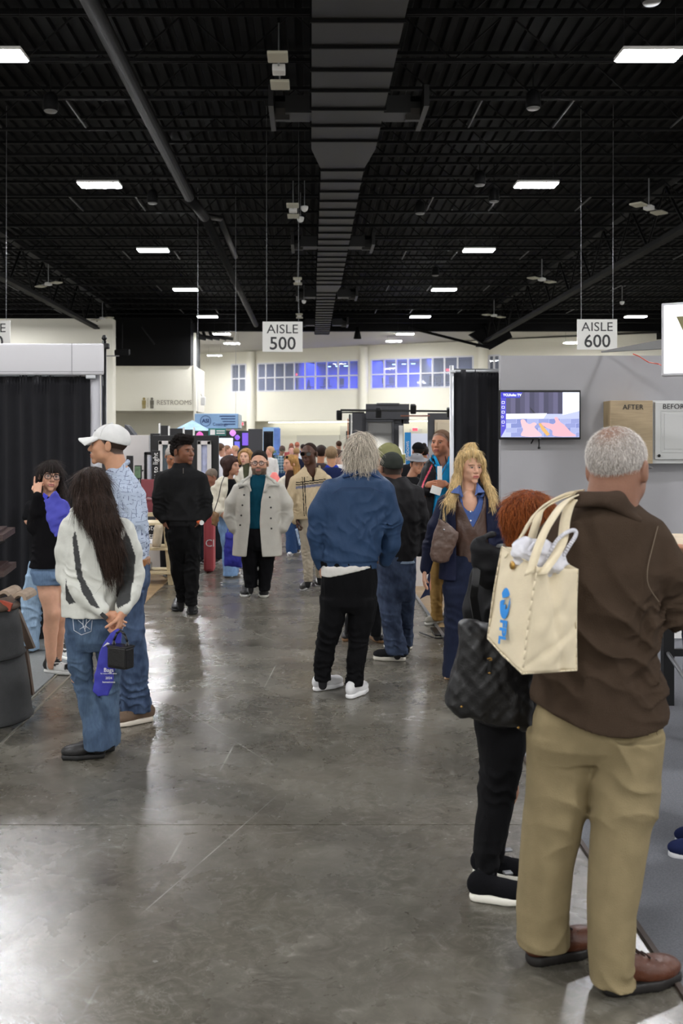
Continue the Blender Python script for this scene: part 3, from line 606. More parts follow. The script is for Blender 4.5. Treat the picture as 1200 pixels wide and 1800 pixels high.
# ---- background left booths
WPAN = mat('white_panel', 'd6d3d2', .6); GRM = mat('dark_grey_panel', '3a3b40', .6); BKP = mat('black_panel', '121215', .5); MAR = mat('maroon_cloth', '7a3a40', .8)
def card(name, label, cat, px0, px1, py0, py1, d, m, th=.08, floor=False, group=None, part='panel'):
    x0, x1 = PX(px0, d), PX(px1, d); z1 = PZ(py0, d); z0 = 0 if floor else PZ(py1, d)
    r = empty(name, ((x0 + x1)/2, d, z0), 0, label, cat, group); MB().rbox((0, th/2, (z1 - z0)/2), (x1 - x0, th, z1 - z0), .006).build(part, m, r); r['w'] = x1 - x0; r['h'] = z1 - z0; return r
r = card('booth_wall', 'tall white booth wall panel behind the man in the white cap', 'wall panel', 205, 262, 765, 0, 19.5, WPAN, floor=True); MB().box((r['w']/2 + .03, 0, r['h']/2), (.05, .06, r['h'])).build('post', ALU, r)
card('booth_wall', 'white booth wall strip right of the tall white panel', 'wall panel', 264.5, 268, 765, 0, 19.7, WPAN, floor=True)
r = card('screen_stand', 'black screen standing before the white booth wall', 'screen', 222, 233, 801, 832, 17.5, BKP); MB().bar((0, .04, -1.3), (0, .04, 0), .02, 6).build('post', BLKMET, r)
r = card('framed_picture', 'tilted green landscape picture before the white booth wall', 'picture', 236, 248, 818, 842, 17, BKP); MB().box((0, -.008, r['h']/2), (r['w']*.85, .01, r['h']*.85)).build('print', mat('green_print', '5f7a5f', .5, var=.5, vscale=9), r); MB().bar((0, .04, -1.1), (0, .04, 0), .02, 6).build('post', BLKMET, r)
r = empty('door_sample', (PX(262, 17.2), 17.2, 0), 0, 'black-framed glass door sample with a bow handle', 'door sample'); z1 = PZ(795, 17.2)
for x in (-.06, .12): MB().rbox((x, 0, z1/2), (.05, .05, z1), .004).build('stile', BLKMET, r)
MB().rbox((.03, 0, z1 - .02), (.2, .05, .05), .004).build('rail', BLKMET, r); MB().box((.03, 0, z1/2), (.16, .01, z1 - .1)).build('pane', GLASS, r); MB().tube([(-.09, -.05, z1 - .6), (-.14, -.05, z1 - .58), (-.14, -.05, z1 - .33), (-.09, -.05, z1 - .31)], .012, 6).build('handle', BLKMET, r)
r = card('vertical_banner', 'tall black banner with white vertical writing', 'banner', 266, 281, 792, 915, 14.8, BKP, .03); text('Bringing quality to light', .105, (0, -.006, r['h']*.5), WHITE, r, rot=(R(90), R(-90), 0)); MB().box((0, .02, -.35), (.1, .3, .7)).build('stand', BLKMET, r)
r = empty('black_table', (PX(262, 14.2), 14.2, 0), 0, 'table with black printed cloth and maroon top behind the bench', 'table'); MB().rbox((0, .25, .36), (.66, .5, .72), .03).build('tablecloth', BKP, r); MB().rbox((-.02, .25, .84), (.4, .45, .24), .02).build('maroon_case', MAR, r); MB().rbox((.0, .02, 1.12), (.24, .03, .26), .01, rx=-.2).build('maroon_screen', MAR, r)
text('the Story of\nContact Us', .11, (.06, -.008, .5), WHITE, r)
# wooden bench with shelves and rolled cushion
BEN = mat('pale_wood', 'c9b894', .55, var=.08, vscale=8); CUSH = mat('linen', 'b9ac96', .95, bump=.6, bscale=60, var=.15, vscale=14)
r = empty('shelf_bench', (PX(232, 12.4), 12.4, 0), 0, 'pale wooden bench with two shelves of samples on the oak floor', 'bench')
for z, w_ in ((.76, .03), (.45, .03), (.15, .03)): MB().rbox((0, .2, z), (1.0, .5, w_), .004).build('shelf', BEN, r)
for x, y in ((-.48, 0), (.48, 0), (-.48, .44), (.48, .44)): MB().prism([(x - .03, y, 0 ), (x + .03, y, 0), (x + .03 - (.08 if x > 0 else -.08), y, .9), (x - .03 - (.08 if x > 0 else -.08), y, .9)], (0, .05, 0)).build('leg', BEN, r)
MB().rbox((0, -.02, .88), (.9, .04, .05), .004).build('rail', BEN, r)
for x, z in ((-.25, .47), (.0, .47), (-.2, .78), (.1, .17)):
    o = MB().rbox((0, 0, .04), (.2, .26, .08), .01).build('sample_board', mat('grey_sample', '9a9a98', .6)); o.location = r.location + Vector((x, .2, z)); tag(o, 'stack of grey sample boards on the pale bench, %s' % {(-.25, .47): 'left on the middle shelf', (0, .47): 'right on the middle shelf', (-.2, .78): 'on the top shelf', (.1, .17): 'on the lowest shelf'}[(x, z)], 'sample board', 'sample boards on the bench')
o = MB().lathe((0, 0, 0), [(.02, -.14), (.05, -.135), (.058, -.08), (.058, .08), (.05, .135), (.02, .14)], 18).build('rolled_cushion', CUSH, None, True); o.location = (PX(277, 12.35), 12.35, .615); o.rotation_euler = (0, .12, 0); tag(o, 'rolled beige cushion leaning at the end of the pale bench', 'cushion')
r = empty('white_box', (PX(200, 13.35), 13.35, 0), 0, 'low white display box on the oak floor behind the bench', 'box'); MB().rbox((-.0, .3, .2), (1.4, .6, .4), .01).build('body', WPAN, r); MB().rbox((0, .3, .41), (1.44, .64, .03), .005).build('lid', WPAN, r)
# window samples on black stands
def window_sample(px0, px1, py0, d, label, tint):
    r = empty('window_sample', (PX((px0+px1)/2, d), d, 0), 0, label, 'window sample'); w_ = PX(px1, d) - PX(px0, d); z1 = PZ(py0, d)
    MB().rbox((0, .15, z1/2 + .05), (w_ + .25, .12, z1 + .1), .01).build('black_stand', BKP, r)
    for x in (-w_/2 + .035, w_/2 - .035): MB().rbox((x, 0, z1/2 + .2), (.07, .1, z1 - .4), .008).build('frame_side', WPAN, r)
    for z in (z1 - .035, .45, (z1 + .4)/2): MB().rbox((0, 0, z), (w_, .1, .07), .008).build('frame_rail', WPAN, r)
    MB().box((0, .02, z1/2 + .2), (w_ - .1, .01, z1 - .45)).build('pane', tint, r); return r
window_sample(279, 302, 775, 18, 'white-framed window sample on black stand left of the afro head', mat('grey_glass', '5f6a70', .1, spec=.9)); window_sample(347, 371, 775, 18, 'white-framed window sample on black stand with reflections painted into the pane', mat('painted_reflection_glass', 'bfc6e4', .08, spec=.9, var=.4, vscale=3))  # second pane: its reflections are put into the pale mottled colour
r = card('black_partition', 'black display partition above the window samples', 'partition', 264, 281, 762, 0, 19, BKP, floor=True); r = card('black_partition', 'black display partition between the two window samples', 'partition', 303, 345, 772, 0, 18.6, BKP, floor=True); r = card('black_partition', 'black display partition right of the second window sample', 'partition', 372, 384, 775, 0, 18.4, BKP, floor=True)
for k_, (a, b_, y) in enumerate(((282, 296.5, 748), (298.5, 322, 753), (324.5, 339, 755))):
    r = card('drape_banner', 'black drape panel on white poles, %s of three above the afro' % ['left', 'middle', 'right'][k_], 'drape', a, b_, y, 775, 22, BKP, .05)
    for x in (-r['w']/2 - .02,) + ((r['w']/2 + .02,) if k_ == 2 else ()): MB().bar((x, 0, -2), (x, 0, r['h'] + .05), .022, 8).build('pole', WHITE, r)
# blue hanging banner, canopy, purple booth
BLU = mat('sky_blue_print', '8fb4dc', .5, var=.12, vscale=1.5); NAVY = mat('navy_ink', '22407a', .5); TEAL = mat('teal_sign', '2f7a72', .5)
r = empty('hanging_banner', (PX(380, 38), 38, PZ(740, 38)), 0, 'big sky-blue box banner with round logo above the booths', 'banner'); w_ = PX(418, 38) - PX(342, 38); h_ = 26/FPX*38
MB().rbox((0, .9, 0), (w_, 1.8, h_), .02).build('box', BLU, r); MB().box((w_/2 + .02, .9, 0), (.02, 1.7, h_*.9)).build('side_print', mat('pale_print', 'c9d4d8', .5), r)
c_ = (-w_/2 + .42, -.01, .0); MB().tube([(c_[0] + .2*math.cos(t*.393), -.01, .2*math.sin(t*.393)) for t in range(17)], .015, 4).build('ring', NAVY, r); text('ASI', .2, (c_[0], -.02, 0), NAVY, r, ext=.004, bold=.006)
text('Coatings', .16, (c_[0] + .55, -.02, -.13), NAVY, r, ext=.004)
for j in range(4): MB().box((w_/2 - .4 + .03*j, -.015, .18 - .1*j), (.6 - .06*j, .01, .035)).build('text_line', NAVY, r)
for x in (-w_/2 + .1, w_/2 - .1): MB().bar((x, .2, h_/2), (x, .2, 9.0), .008, 4).build('wire', GALV, r)
r = empty('canopy_tent', (PX(335, 33), 33.5, 0), 0, 'light blue and white canopy tent roof behind the drape panels', 'tent'); zt_, zb2 = PZ(738, 33), PZ(762, 33); rr = .75
for k_ in range(4):
    a, b_ = [(-rr, -rr), (rr, -rr), (rr, rr), (-rr, rr)][k_], [(rr, -rr), (rr, rr), (-rr, rr), (-rr, -rr)][k_]
    MB().add([(a[0], a[1], zb2), (b_[0], b_[1], zb2), (0, 0, zt_)], [(0, 1, 2)]).build('roof_panel', mat('canopy_print', '9cc2e0', .6, var=.35, vscale=2.5), r); MB().box(((a[0]+b_[0])/2, (a[1]+b_[1])/2, zb2 - .1), (abs(a[0]-b_[0]) or .02, abs(a[1]-b_[1]) or .02, .2)).build('valance', BLU, r); MB().bar((a[0], a[1], 0), (a[0], a[1], zb2), .03, 6).build('leg', ALU, r)
card('green_backdrop', 'dark green and black back wall of the purple-lit booth', 'partition', 340, 437, 757, 0, 31, mat('dark_green', '1c2a26', .6), floor=True)
r = card('booth_sign', 'small teal sign with a white square above the bright screen', 'sign', 366, 397, 753, 766, 30.92, TEAL); MB().box((-.14, -.01, .11), (.15, .01, .16)).build('square', WHITE, r); 
for j in range(2): MB().box((.11, -.01, .15 - .07*j), (.26, .01, .03)).build('text_line', WHITE, r)
card('bright_screen', 'large bright pale screen in the purple booth', 'screen', 372, 409, 770, 812, 30.94, emit('pale_screen', 'dfe8ff', .95), .06); card('purple_screen', 'purple glowing picture screen right of the pink lamps', 'screen', 425.5, 436, 761, 783, 30.94, emit('violet_screen', '7a55d8', .8), .06); card('blue_screen', 'small blue screen under the pink lamps', 'screen', 412, 421, 776, 788, 30.94, emit('blueviolet_screen', '6a6af0', .8), .06)
for k_, (px, py, rr) in enumerate(((351, 765, .11), (409, 761, .10), (417, 769, .08))):
    r = empty('pink_lamp', P(px, py, 30.1), 0, ['round magenta lamp left of the teal sign', 'round pink lamp right of the teal sign', 'smaller purple lamp beside the pink lamp'][k_], 'lamp'); MB().lathe((0, 0, -rr), [(.02, 0), (rr*.8, rr*.5), (rr, rr), (rr*.8, rr*1.5), (.02, rr*2)], 16).build('globe', emit('pink_glow%d' % k_, ['d855b0', 'd48af0', '8a55d8'][k_], .9), r, True); MB().bar((0, .0, 0), (0, 1.0, 0), .02, 5).build('bracket', BLKMET, r)
card('grey_partition', 'plain dark grey partition in the middle distance', 'partition', 436, 461, 754, 0, 27, GRM, floor=True)
r = empty('black_booth_drape', (PX(463, 27.5), 27.5, 0), 0, 'black drape with palm in front, middle distance', 'drape'); drape('drape_panel', 0, PX(480, 27.5) - PX(463, 27.5), .02, PZ(758, 27.5), 0, BDRAPE, r, .03, .1, 3)
card('blue_banner', 'tall blue printed banner right of the palm', 'banner', 481, 492.5, 753, 0, 31, mat('blue_print', '5f7fc4', .5, var=.4, vscale=2.2), floor=True); card('blue_banner', 'wide pale blue banner behind the black drape', 'banner', 462, 491, 751, 760, 33, BLU, floor=True)
r = empty('potted_palm', (PX(479, 27.1), 27.1, 0), 0, 'green palm in a pot before the black drape', 'plant'); MB().lathe((0, 0, 0), [(.13, 0), (.18, .3), (.16, .32)], 14).build('pot', BKP, r, True); MB().bar((0, 0, .3), (0, 0, 1.4), .025, 6).build('stem', TB, r)
LEAF = mat('palm_leaf', '4c6a3c', .6); rn = random.Random(3)
for k_ in range(22):
    a = rn.uniform(0, 6.28); L_ = rn.uniform(.3, .5); mb = MB(); pr = (0, 0, 1.3 + rn.uniform(-.2, .2)); vs = []
    for j in range(6): t = j/5; w_ = .035*math.sin(math.pi*min(t + .12, 1)); q = (pr[0] + math.cos(a)*L_*t, pr[1] + math.sin(a)*L_*t, pr[2] + .35*t - .4*t*t); vs += [(q[0] - math.sin(a)*w_, q[1] + math.cos(a)*w_, q[2]), (q[0] + math.sin(a)*w_, q[1] - math.cos(a)*w_, q[2])]
    mb.add(vs, [(2*j, 2*j+1, 2*j+3, 2*j+2) for j in range(5)]); mb.build('frond', LEAF, r)
o = MB().lathe((0, 0, 0), [(.16, 0), (.2, .3), (.14, .6), (.05, .7)], 14).build('coral_bag', mat('coral', 'e07a74', .7), None, True); o.location = (PX(482, 24), 24, .0); o.scale = (1, 1, 1.5); tag(o, 'coral pink bag standing beside the palm', 'bag')
o = MB().prism([(-.12, 0, 0), (.14, 0, -.02), (-.03, 0, .20), (-.09, 0, .23)], (0, .5, 0)).build('grey_awning', GRM); o.location = P(226, 764, 23); tag(o, 'small dark grey awning tip above the white booth wall', 'awning')
MB().bar((0, .25, -2.1), (0, .25, 0), .03, 6).build('post', BLKMET, o)
# red bag and black belt table near the short person
r = empty('red_bag', (PX(367, 13.6), 13.6, 0), 0, 'large red bag with pale script standing behind the afro man', 'bag'); MB().rbox((0, .1, .46), (.14, .3, .9), .04).build('body', mat('red_vinyl', 'b04a50', .5), r); text('Cl', .14, (.02, -.06, .4), WHITE, r); MB().tube([(-.05, .1, .9), (-.03, .1, 1.1), (.04, .1, 1.1), (.05, .1, .9)], .01, 5).build('handle', mat('red_vinyl', 'b04a50'), r)

# ---- dark booth in the middle right
DB = 29.0
def bp(name, px0, px1, py0, py1, d, m, par, th=.12, floor=True):
    x0, x1 = PX(px0, d), PX(px1, d); z1 = PZ(py0, d); z0 = 0 if floor else PZ(py1, d); return MB().rbox(((x0+x1)/2 - par.location.x, d + th/2 - par.location.y, (z0+z1)/2), (x1 - x0, th, z1 - z0), .008).build(name, m, par)
GB = mat('booth_charcoal', '3d3e43', .6); GDR = mat('grey_door', '6a6a68', .5); WD = mat('cream_door', 'cdbfa6', .5)
r = empty('charcoal_booth', (PX(670, DB), DB, 0), 0, 'charcoal door showroom booth with raised centre and spotlights', 'booth')
bp('wall_panel', 619, 709, 726, 0, DB, GB, r); bp('raised_panel', 643, 719, 710, 737, DB - .2, GB, r, floor=False); bp('cap_panel', 662, 702, 708.5, 712, DB - .25, GB, r, floor=False); bp('wall_panel', 752, 800, 726, 0, DB, GB, r); bp('header_panel', 705, 719, 730, 745, DB, GB, r, floor=False)
gd = bp('grey_door', 645, 690, 741, 0, DB - .14, GDR, r, .08); 
for a, b_ in (((643, 739), (646, 0)), ((689, 739), (692, 0))): bp('door_casing', a[0], b_[0], 739, 0, DB - .2, GB, r, .06)
bp('door_casing', 643, 692, 738, 741.5, DB - .2, GB, r, .06, False)
bp('cream_door', 764, 792, 738, 0, DB - .1, WD, r, .06); bp('door_moulding', 768, 790, 742, 800, DB - .14, WD, r, .03, False); bp('white_post', 701, 708, 748, 0, DB - .3, WHITE, r, .06)
bp('edge_post', 613, 615.5, 728, 0, DB - .1, BLKMET, r, .06); bp('edge_post', 615.7, 618.5, 728, 0, DB - .05, WHITE, r, .06); bp('edge_post', 610.5, 612.5, 736, 0, DB - .05, mat('orange_trim', 'd08a6a', .6), r, .04)
MB().bar(tuple(P(598, 721, DB - 1) - r.location), tuple(P(800, 723, DB - 1) - r.location), .03, 6).build('truss_tube', BLKMET, r); MB().bar(tuple(P(598, 725, DB - .6) - r.location), tuple(P(640, 725, DB - .6) - r.location), .02, 6).build('truss_tube', BLKMET, r); MB().bar(tuple(P(704, 731, DB - .6) - r.location), tuple(P(755, 731, DB - .6) - r.location), .02, 6).build('truss_tube', mat('copper_tube', '8a5a48', .4, metal=.4), r)
for k_, (px, py) in enumerate(((596, 730), (665, 726), (726, 719), (790, 725))):
    q = P(px, py, DB - 1) - r.location; MB().rbox(tuple(q), (.16, .18, .26), .03, rx=.3).build('spot_lamp', BLKMET, r); 
for px in (665, 780):
    sp = bpy.data.lights.new('spot', 'SPOT'); sp.energy = 260; sp.spot_size = R(70); sp.spot_blend = .6; sp.color = (1, .97, .9); so = bpy.data.objects.new('spot', sp); so.location = P(px, 730, DB - 1.2); so.rotation_euler = (R(28), 0, 0); C.objects.link(so)
r = card('blue_roller_banner', 'bright blue upright banner with white vertical writing', 'banner', 711, 722, 760, 0, 31, mat('cyan_blue', '1f86c8', .5), .05, True); text('WINDOWS', .12, (0, -.006, 1.5), WHITE, r, rot=(R(90), R(-90), 0))
card('white_stand_wall', 'white panel wall behind the charcoal booth opening', 'partition', 722.5, 752, 762, 0, 33, mat('cool_white', 'd2d6e4', .5), .1, True); card('violet_monitor', 'small violet screen behind the two men', 'screen', 745, 752, 785, 800, 32.94, emit('violet2', '8a8af0', .8), .06)
r = card('landscape_picture', 'white-framed landscape picture on an easel behind the grey cap', 'picture', 690, 713, 797, 822, 15.6, WHITE, .03); MB().box((0, -.006, r['h']*.62), (r['w']*.9, .01, r['h']*.6)).build('print', mat('yellow_hills', '8a8a4a', .6, var=.5, vscale=12), r); 
for x in (-.08, .08): MB().bar((x, .05, -1.45), (x*.5, .02, .1), .012, 6).build('easel_leg', BLKMET, r)
r = empty('white_counter', (PX(722, 12.3), 12.3, 0), 0, 'white counter table in front of the man in the fedora', 'table'); MB().rbox((.12, .1, .97), (1.1, .5, .04), .01).build('tabletop', WHITE, r); MB().rbox((.12, .12, .47), (1.0, .4, .94), .01).build('cabinet', WPAN, r)
r = empty('paper_cup', (PX(716, 12.3), 12.3, .99), 0, 'tall white candle-like bottle on the white counter', 'bottle'); MB().lathe((0, 0, 0), [(.025, 0), (.025, .26), (.018, .28), (.018, .31)], 12).build('bottle_body', WHITE, r, True)
# navy cloth corner beside the exhibitor
NC = mat('navy_cloth', '1c2748', .8); 
r = empty('navy_cloth_table', (PX(772, 10.9), 10.9, 0), 0, 'low table with a pointed navy cloth corner beside the khaki trousers', 'table'); mb = MB()
mb.prism([(PX(768, 10.9) - r.location.x, 0, .36), (PX(754, 10.9) - r.location.x, 0, .36), (PX(747, 10.9) - r.location.x, .0, .16), (PX(738, 10.9) - r.location.x, .0, .06), (PX(750, 10.9) - r.location.x, 0, .10), (PX(764, 10.9) - r.location.x, 0, .10), (PX(771, 10.9) - r.location.x, 0, .05)], (0, .02, 0)); mb.build('cloth_corner', NC, r); MB().rbox((.2, .25, .38), (.55, .5, .03), .005).build('tabletop', NC, r)
for x, y in ((.0, .05), (.44, .05), (.0, .45), (.44, .45)): MB().rbox((x, y, .18), (.03, .03, .36), .003).build('leg', BLKMET, r)
# ------------------------------------------------------------------ implicit-surface modeller for people and soft things
def axis_pts(lo, hi, h, fine):
    pts = [lo]; x = lo
    while x < hi:
        hh = h
        for a, b, f in fine:
            if a <= x < b: hh = min(hh, f)
            elif x < a < x + hh: hh = max(a - x, f)
        x += hh; pts.append(x)
    return np.array(pts)
def surfnet(F, X, Y, Z):
    S = F < 0
    c = np.zeros((F.shape[0]-1, F.shape[1]-1, F.shape[2]-1), np.int8)
    offs = [(a, b, d) for a in (0, 1) for b in (0, 1) for d in (0, 1)]
    nx, ny, nz = c.shape
    for a, b, d in offs: c += S[a:nx+a, b:ny+b, d:nz+d]
    act = (c > 0) & (c < 8); I, J, K = np.nonzero(act)
    idx = -np.ones(c.shape, np.int64); idx[I, J, K] = np.arange(len(I))
    vals = {o: F[I+o[0], J+o[1], K+o[2]] for o in offs}
    acc = np.zeros((len(I), 3)); cnt = np.zeros(len(I))
    for o in offs:
        for ax in range(3):
            if o[ax]: continue
            q = list(o); q[ax] = 1; q = tuple(q); a = vals[o]; b = vals[q]; m = (a < 0) != (b < 0)
            t = np.where(m, a / np.where(m, a - b, 1), 0)
            p = np.array(o, float)[None, :].repeat(len(I), 0); p[:, ax] += t
            acc += p * m[:, None]; cnt += m
    acc /= cnt[:, None]
    V = np.stack([X[I] + acc[:, 0] * (X[I+1] - X[I]), Y[J] + acc[:, 1] * (Y[J+1] - Y[J]), Z[K] + acc[:, 2] * (Z[K+1] - Z[K])], 1)
    faces = []
    for ax in range(3):
        sl0 = [slice(None)] * 3; sl1 = [slice(None)] * 3; sl0[ax] = slice(0, -1); sl1[ax] = slice(1, None)
        a = S[tuple(sl0)]; b = S[tuple(sl1)]; ch = a != b
        o1, o2 = [(1, 2), (2, 0), (0, 1)][ax]
        G = np.array(np.nonzero(ch)).T
        ok = (G[:, o1] > 0) & (G[:, o2] > 0) & (G[:, o1] < c.shape[o1]) & (G[:, o2] < c.shape[o2]); G = G[ok]
        q = []
        for d1, d2 in ((-1, -1), (0, -1), (0, 0), (-1, 0)):
            g = G.copy(); g[:, o1] += d1; g[:, o2] += d2; q.append(idx[g[:, 0], g[:, 1], g[:, 2]])
        q = np.stack(q, 1); flip = ~a[G[:, 0], G[:, 1], G[:, 2]]; q[flip] = q[flip][:, ::-1]; faces.append(q)
    return V, np.concatenate(faces)
def np_mesh(name, V, Fq, m, parent=None, col=None, smooth=True):
    me = bpy.data.meshes.new(name); n = Fq.shape[1]
    me.vertices.add(len(V)); me.vertices.foreach_set('co', V.astype(np.float32).ravel())
    me.loops.add(Fq.size); me.loops.foreach_set('vertex_index', Fq.astype(np.int32).ravel())
    me.polygons.add(len(Fq)); me.polygons.foreach_set('loop_start', np.arange(0, Fq.size, n, dtype=np.int32)); me.polygons.foreach_set('loop_total', np.full(len(Fq), n, dtype=np.int32))
    me.polygons.foreach_set('use_smooth', np.full(len(Fq), smooth)); me.update(calc_edges=True); me.validate()
    if col is not None:
        a = me.color_attributes.new('col', 'FLOAT_COLOR', 'POINT'); cc = np.ones((len(V), 4), np.float32); cc[:, :3] = col; a.data.foreach_set('color', cc.ravel())
    me.materials.append(m); o = bpy.data.objects.new(name, me); C.objects.link(o)
    if parent: o.parent = parent
    return o
def nrm(v): v = np.asarray(v, float); return v / (np.linalg.norm(v) + 1e-9)
def hashn(seed, n=1): return np.random.RandomState(seed).rand(n)
def waves(x, y, z, seed, s=(1, 1, 1), lam=.2, oct=3):
    r = np.random.RandomState(seed); o = 0; amp = 1
    x, y, z = x / s[0], y / s[1], z / s[2]
    for i in range(oct):
        for j in range(3):
            k = r.randn(3); k = k / np.linalg.norm(k) * 2 * np.pi / lam; k2 = r.randn(3) * 2.5 / lam; p = r.rand(2) * 6.28
            o = o + amp * np.sin(k[0]*x + k[1]*y + k[2]*z + p[0] + 1.1 * np.sin(k2[0]*x + k2[1]*y + k2[2]*z + p[1])) / 2
        amp *= .55; lam *= .52
    return o
class Soft:                  # a set of blended shapes -> one mesh
    def __init__(s): s.pr = []; s.disp = []; s.hems = []; s.late = []; s.lo = np.array([9e9]*3); s.hi = -s.lo
    def _add(s, fn, lo, hi, k, op):
        lo, hi = np.array(lo, float), np.array(hi, float)
        s.pr.append((fn, lo, hi, k, op))
        if op == 'u': s.lo = np.minimum(s.lo, lo); s.hi = np.maximum(s.hi, hi)
    def cone(s, a, b, r1, r2=None, k=.02, op='u', fl=None):
        a, b = np.array(a, float), np.array(b, float); r2 = r1 if r2 is None else r2; ba = b - a; L2 = max(ba @ ba, 1e-9)
        def fn(x, y, z):
            px, py, pz = x - a[0], y - a[1], z - a[2]; t = np.clip((px*ba[0] + py*ba[1] + pz*ba[2]) / L2, 0, 1)
            qx, qy, qz = px - t*ba[0], py - t*ba[1], pz - t*ba[2]; d2 = qx*qx + qy*qy + qz*qz
            if fl is not None: f, dv = fl; d2 = d2 + (qx*dv[0] + qy*dv[1] + qz*dv[2])**2 * (f*f - 1)
            return (np.sqrt(d2) - (r1 + (r2 - r1) * t)) * (1 if fl is None else .8)
        r = max(r1, r2); s._add(fn, np.minimum(a, b) - r, np.maximum(a, b) + r, k, op); return s
    def chain(s, pts, k=.02, op='u', fl=None):
        for (p, r), (q, t) in zip(pts[:-1], pts[1:]): s.cone(p, q, r, t, k, op, fl)
        return s
    def ell(s, c, r, k=.02, op='u', M=None):
        c = np.array(c, float); r = np.array(r, float); rm = r.max()
        def fn(x, y, z):
            p = [x - c[0], y - c[1], z - c[2]]
            if M is not None: p = [M[0][i]*p[0] + M[1][i]*p[1] + M[2][i]*p[2] for i in range(3)]
            u = (p[0]/r[0])**2 + (p[1]/r[1])**2 + (p[2]/r[2])**2; v = (p[0]/r[0]**2)**2 + (p[1]/r[1]**2)**2 + (p[2]/r[2]**2)**2
            k0 = np.sqrt(u); return k0 * (k0 - 1) / np.sqrt(v + 1e-9)
        ex = np.array([rm]*3) if M is not None else r
        s._add(fn, c - ex, c + ex, k, op); return s
    def box(s, c, h, rr=.01, k=.01, op='u', M=None):
        c = np.array(c, float); h = np.array(h, float); e = np.linalg.norm(h)
        def fn(x, y, z):
            p = [x - c[0], y - c[1], z - c[2]]
            if M is not None: p = [M[0][i]*p[0] + M[1][i]*p[1] + M[2][i]*p[2] for i in range(3)]
            q = [np.abs(p[i]) - h[i] + rr for i in range(3)]
            return np.sqrt(sum(np.maximum(t, 0)**2 for t in q)) + np.minimum(np.maximum(np.maximum(q[0], q[1]), q[2]), 0) - rr
        ex = h if M is None else np.array([e]*3)
        s._add(fn, c - ex, c + ex, k, op); return s
    def loft(s, secs, k=.03, op='u', pw=2.4, yaw=0.0):        # secs: (z, cx, cy, rx, ry) sorted by z
        S_ = np.array(sorted(secs), float); s.hems.append(S_[0].copy()); cs, sn = math.cos(yaw), math.sin(yaw)
        def smooth(z, col):
            return np.interp(z, S_[:, 0], S_[:, col])
        def fn(x, y, z):
            cx, cy, rx, ry = [smooth(z, i) for i in (1, 2, 3, 4)]
            dx, dy = x - cx, y - cy; u = (dx*cs + dy*sn) / rx; v = (-dx*sn + dy*cs) / ry
            q = (np.abs(u)**pw + np.abs(v)**pw) ** (1/pw)
            d = (q - 1) * np.minimum(rx, ry) * .9
            e = np.maximum(z - S_[-1, 0], S_[0, 0] - z)
            return np.maximum(d, e)
        lo = [min(S_[:, 1] - np.maximum(S_[:, 3], S_[:, 4])), min(S_[:, 2] - np.maximum(S_[:, 3], S_[:, 4])), S_[0, 0]]
        hi = [max(S_[:, 1] + np.maximum(S_[:, 3], S_[:, 4])), max(S_[:, 2] + np.maximum(S_[:, 3], S_[:, 4])), S_[-1, 0]]
        s._add(fn, lo, hi, k, op); return s
    def fn(s, f, lo, hi, k=.0, op='cut'):
        if op == 'late': s.late.append((f, np.array(lo, float), np.array(hi, float), k, op))
        else: s._add(f, lo, hi, k, op)
        return s
    def wrinkle(s, f): s.disp.append(f); return s
    def mesh(s, name, m, parent, vox, fine=((), (), ()), col=None, keep=None):
        pad = vox * 2.5
        X = axis_pts(s.lo[0] - pad, s.hi[0] + pad, vox, fine[0]); Y = axis_pts(s.lo[1] - pad, s.hi[1] + pad, vox, fine[1]); Z = axis_pts(s.lo[2] - pad, s.hi[2] + pad, vox, fine[2])
        F = np.full((len(X), len(Y), len(Z)), .06, np.float32)
        for fn, lo, hi, k, op in s.pr:
            e = k + vox * 2.2 + .008; sl = []
            for ax, A_ in enumerate((X, Y, Z)):
                i0 = max(np.searchsorted(A_, lo[ax] - e) - 1, 0); i1 = min(np.searchsorted(A_, hi[ax] + e) + 1, len(A_)); sl.append(slice(i0, i1))
            if any(q.start >= q.stop for q in sl): continue
            x = X[sl[0]][:, None, None].astype(np.float32); y = Y[sl[1]][None, :, None].astype(np.float32); z = Z[sl[2]][None, None, :].astype(np.float32)
            g = F[tuple(sl)]; d = fn(x, y, z).astype(np.float32) if op != 'cutkeep' else fn(x, y, z)
            if op == 'u':
                if k > 0: h = np.maximum(k - np.abs(g - d), 0) / k; F[tuple(sl)] = np.minimum(g, d) - h*h*k/4
                else: F[tuple(sl)] = np.minimum(g, d)
            else:   # cut: remove where d<0
                d = -d
                if k > 0: h = np.maximum(k - np.abs(g - d), 0) / k; F[tuple(sl)] = np.maximum(g, d) + h*h*k/4
                else: F[tuple(sl)] = np.maximum(g, d)
        if s.disp:
            I, J, K = np.nonzero(np.abs(F) < .05); v = F[I, J, K]
            for f in s.disp: v = v - f(X[I], Y[J], Z[K])
            F[I, J, K] = v
            for zc, cx, cy, rx, ry in s.hems:
                i0, i1 = np.searchsorted(X, (cx - rx - .012, cx + rx + .012)); j0, j1 = np.searchsorted(Y, (cy - ry - .012, cy + ry + .012)); k0, k1 = np.searchsorted(Z, (zc - .04, zc + .012))
                if i1 > i0 and j1 > j0 and k1 > k0: g = F[i0:i1, j0:j1, k0:k1]; F[i0:i1, j0:j1, k0:k1] = np.maximum(g, (zc - Z[k0:k1])[None, None, :])
        for fn, lo, hi, k, op in s.late:
            e = vox * 2.2 + .008; sl = []
            for ax, A_ in enumerate((X, Y, Z)): sl.append(slice(max(np.searchsorted(A_, lo[ax] - e) - 1, 0), min(np.searchsorted(A_, hi[ax] + e) + 1, len(A_))))
            if any(q.start >= q.stop for q in sl): continue
            F[tuple(sl)] = np.maximum(F[tuple(sl)], -fn(X[sl[0]][:, None, None], Y[sl[1]][None, :, None], Z[sl[2]][None, None, :]))
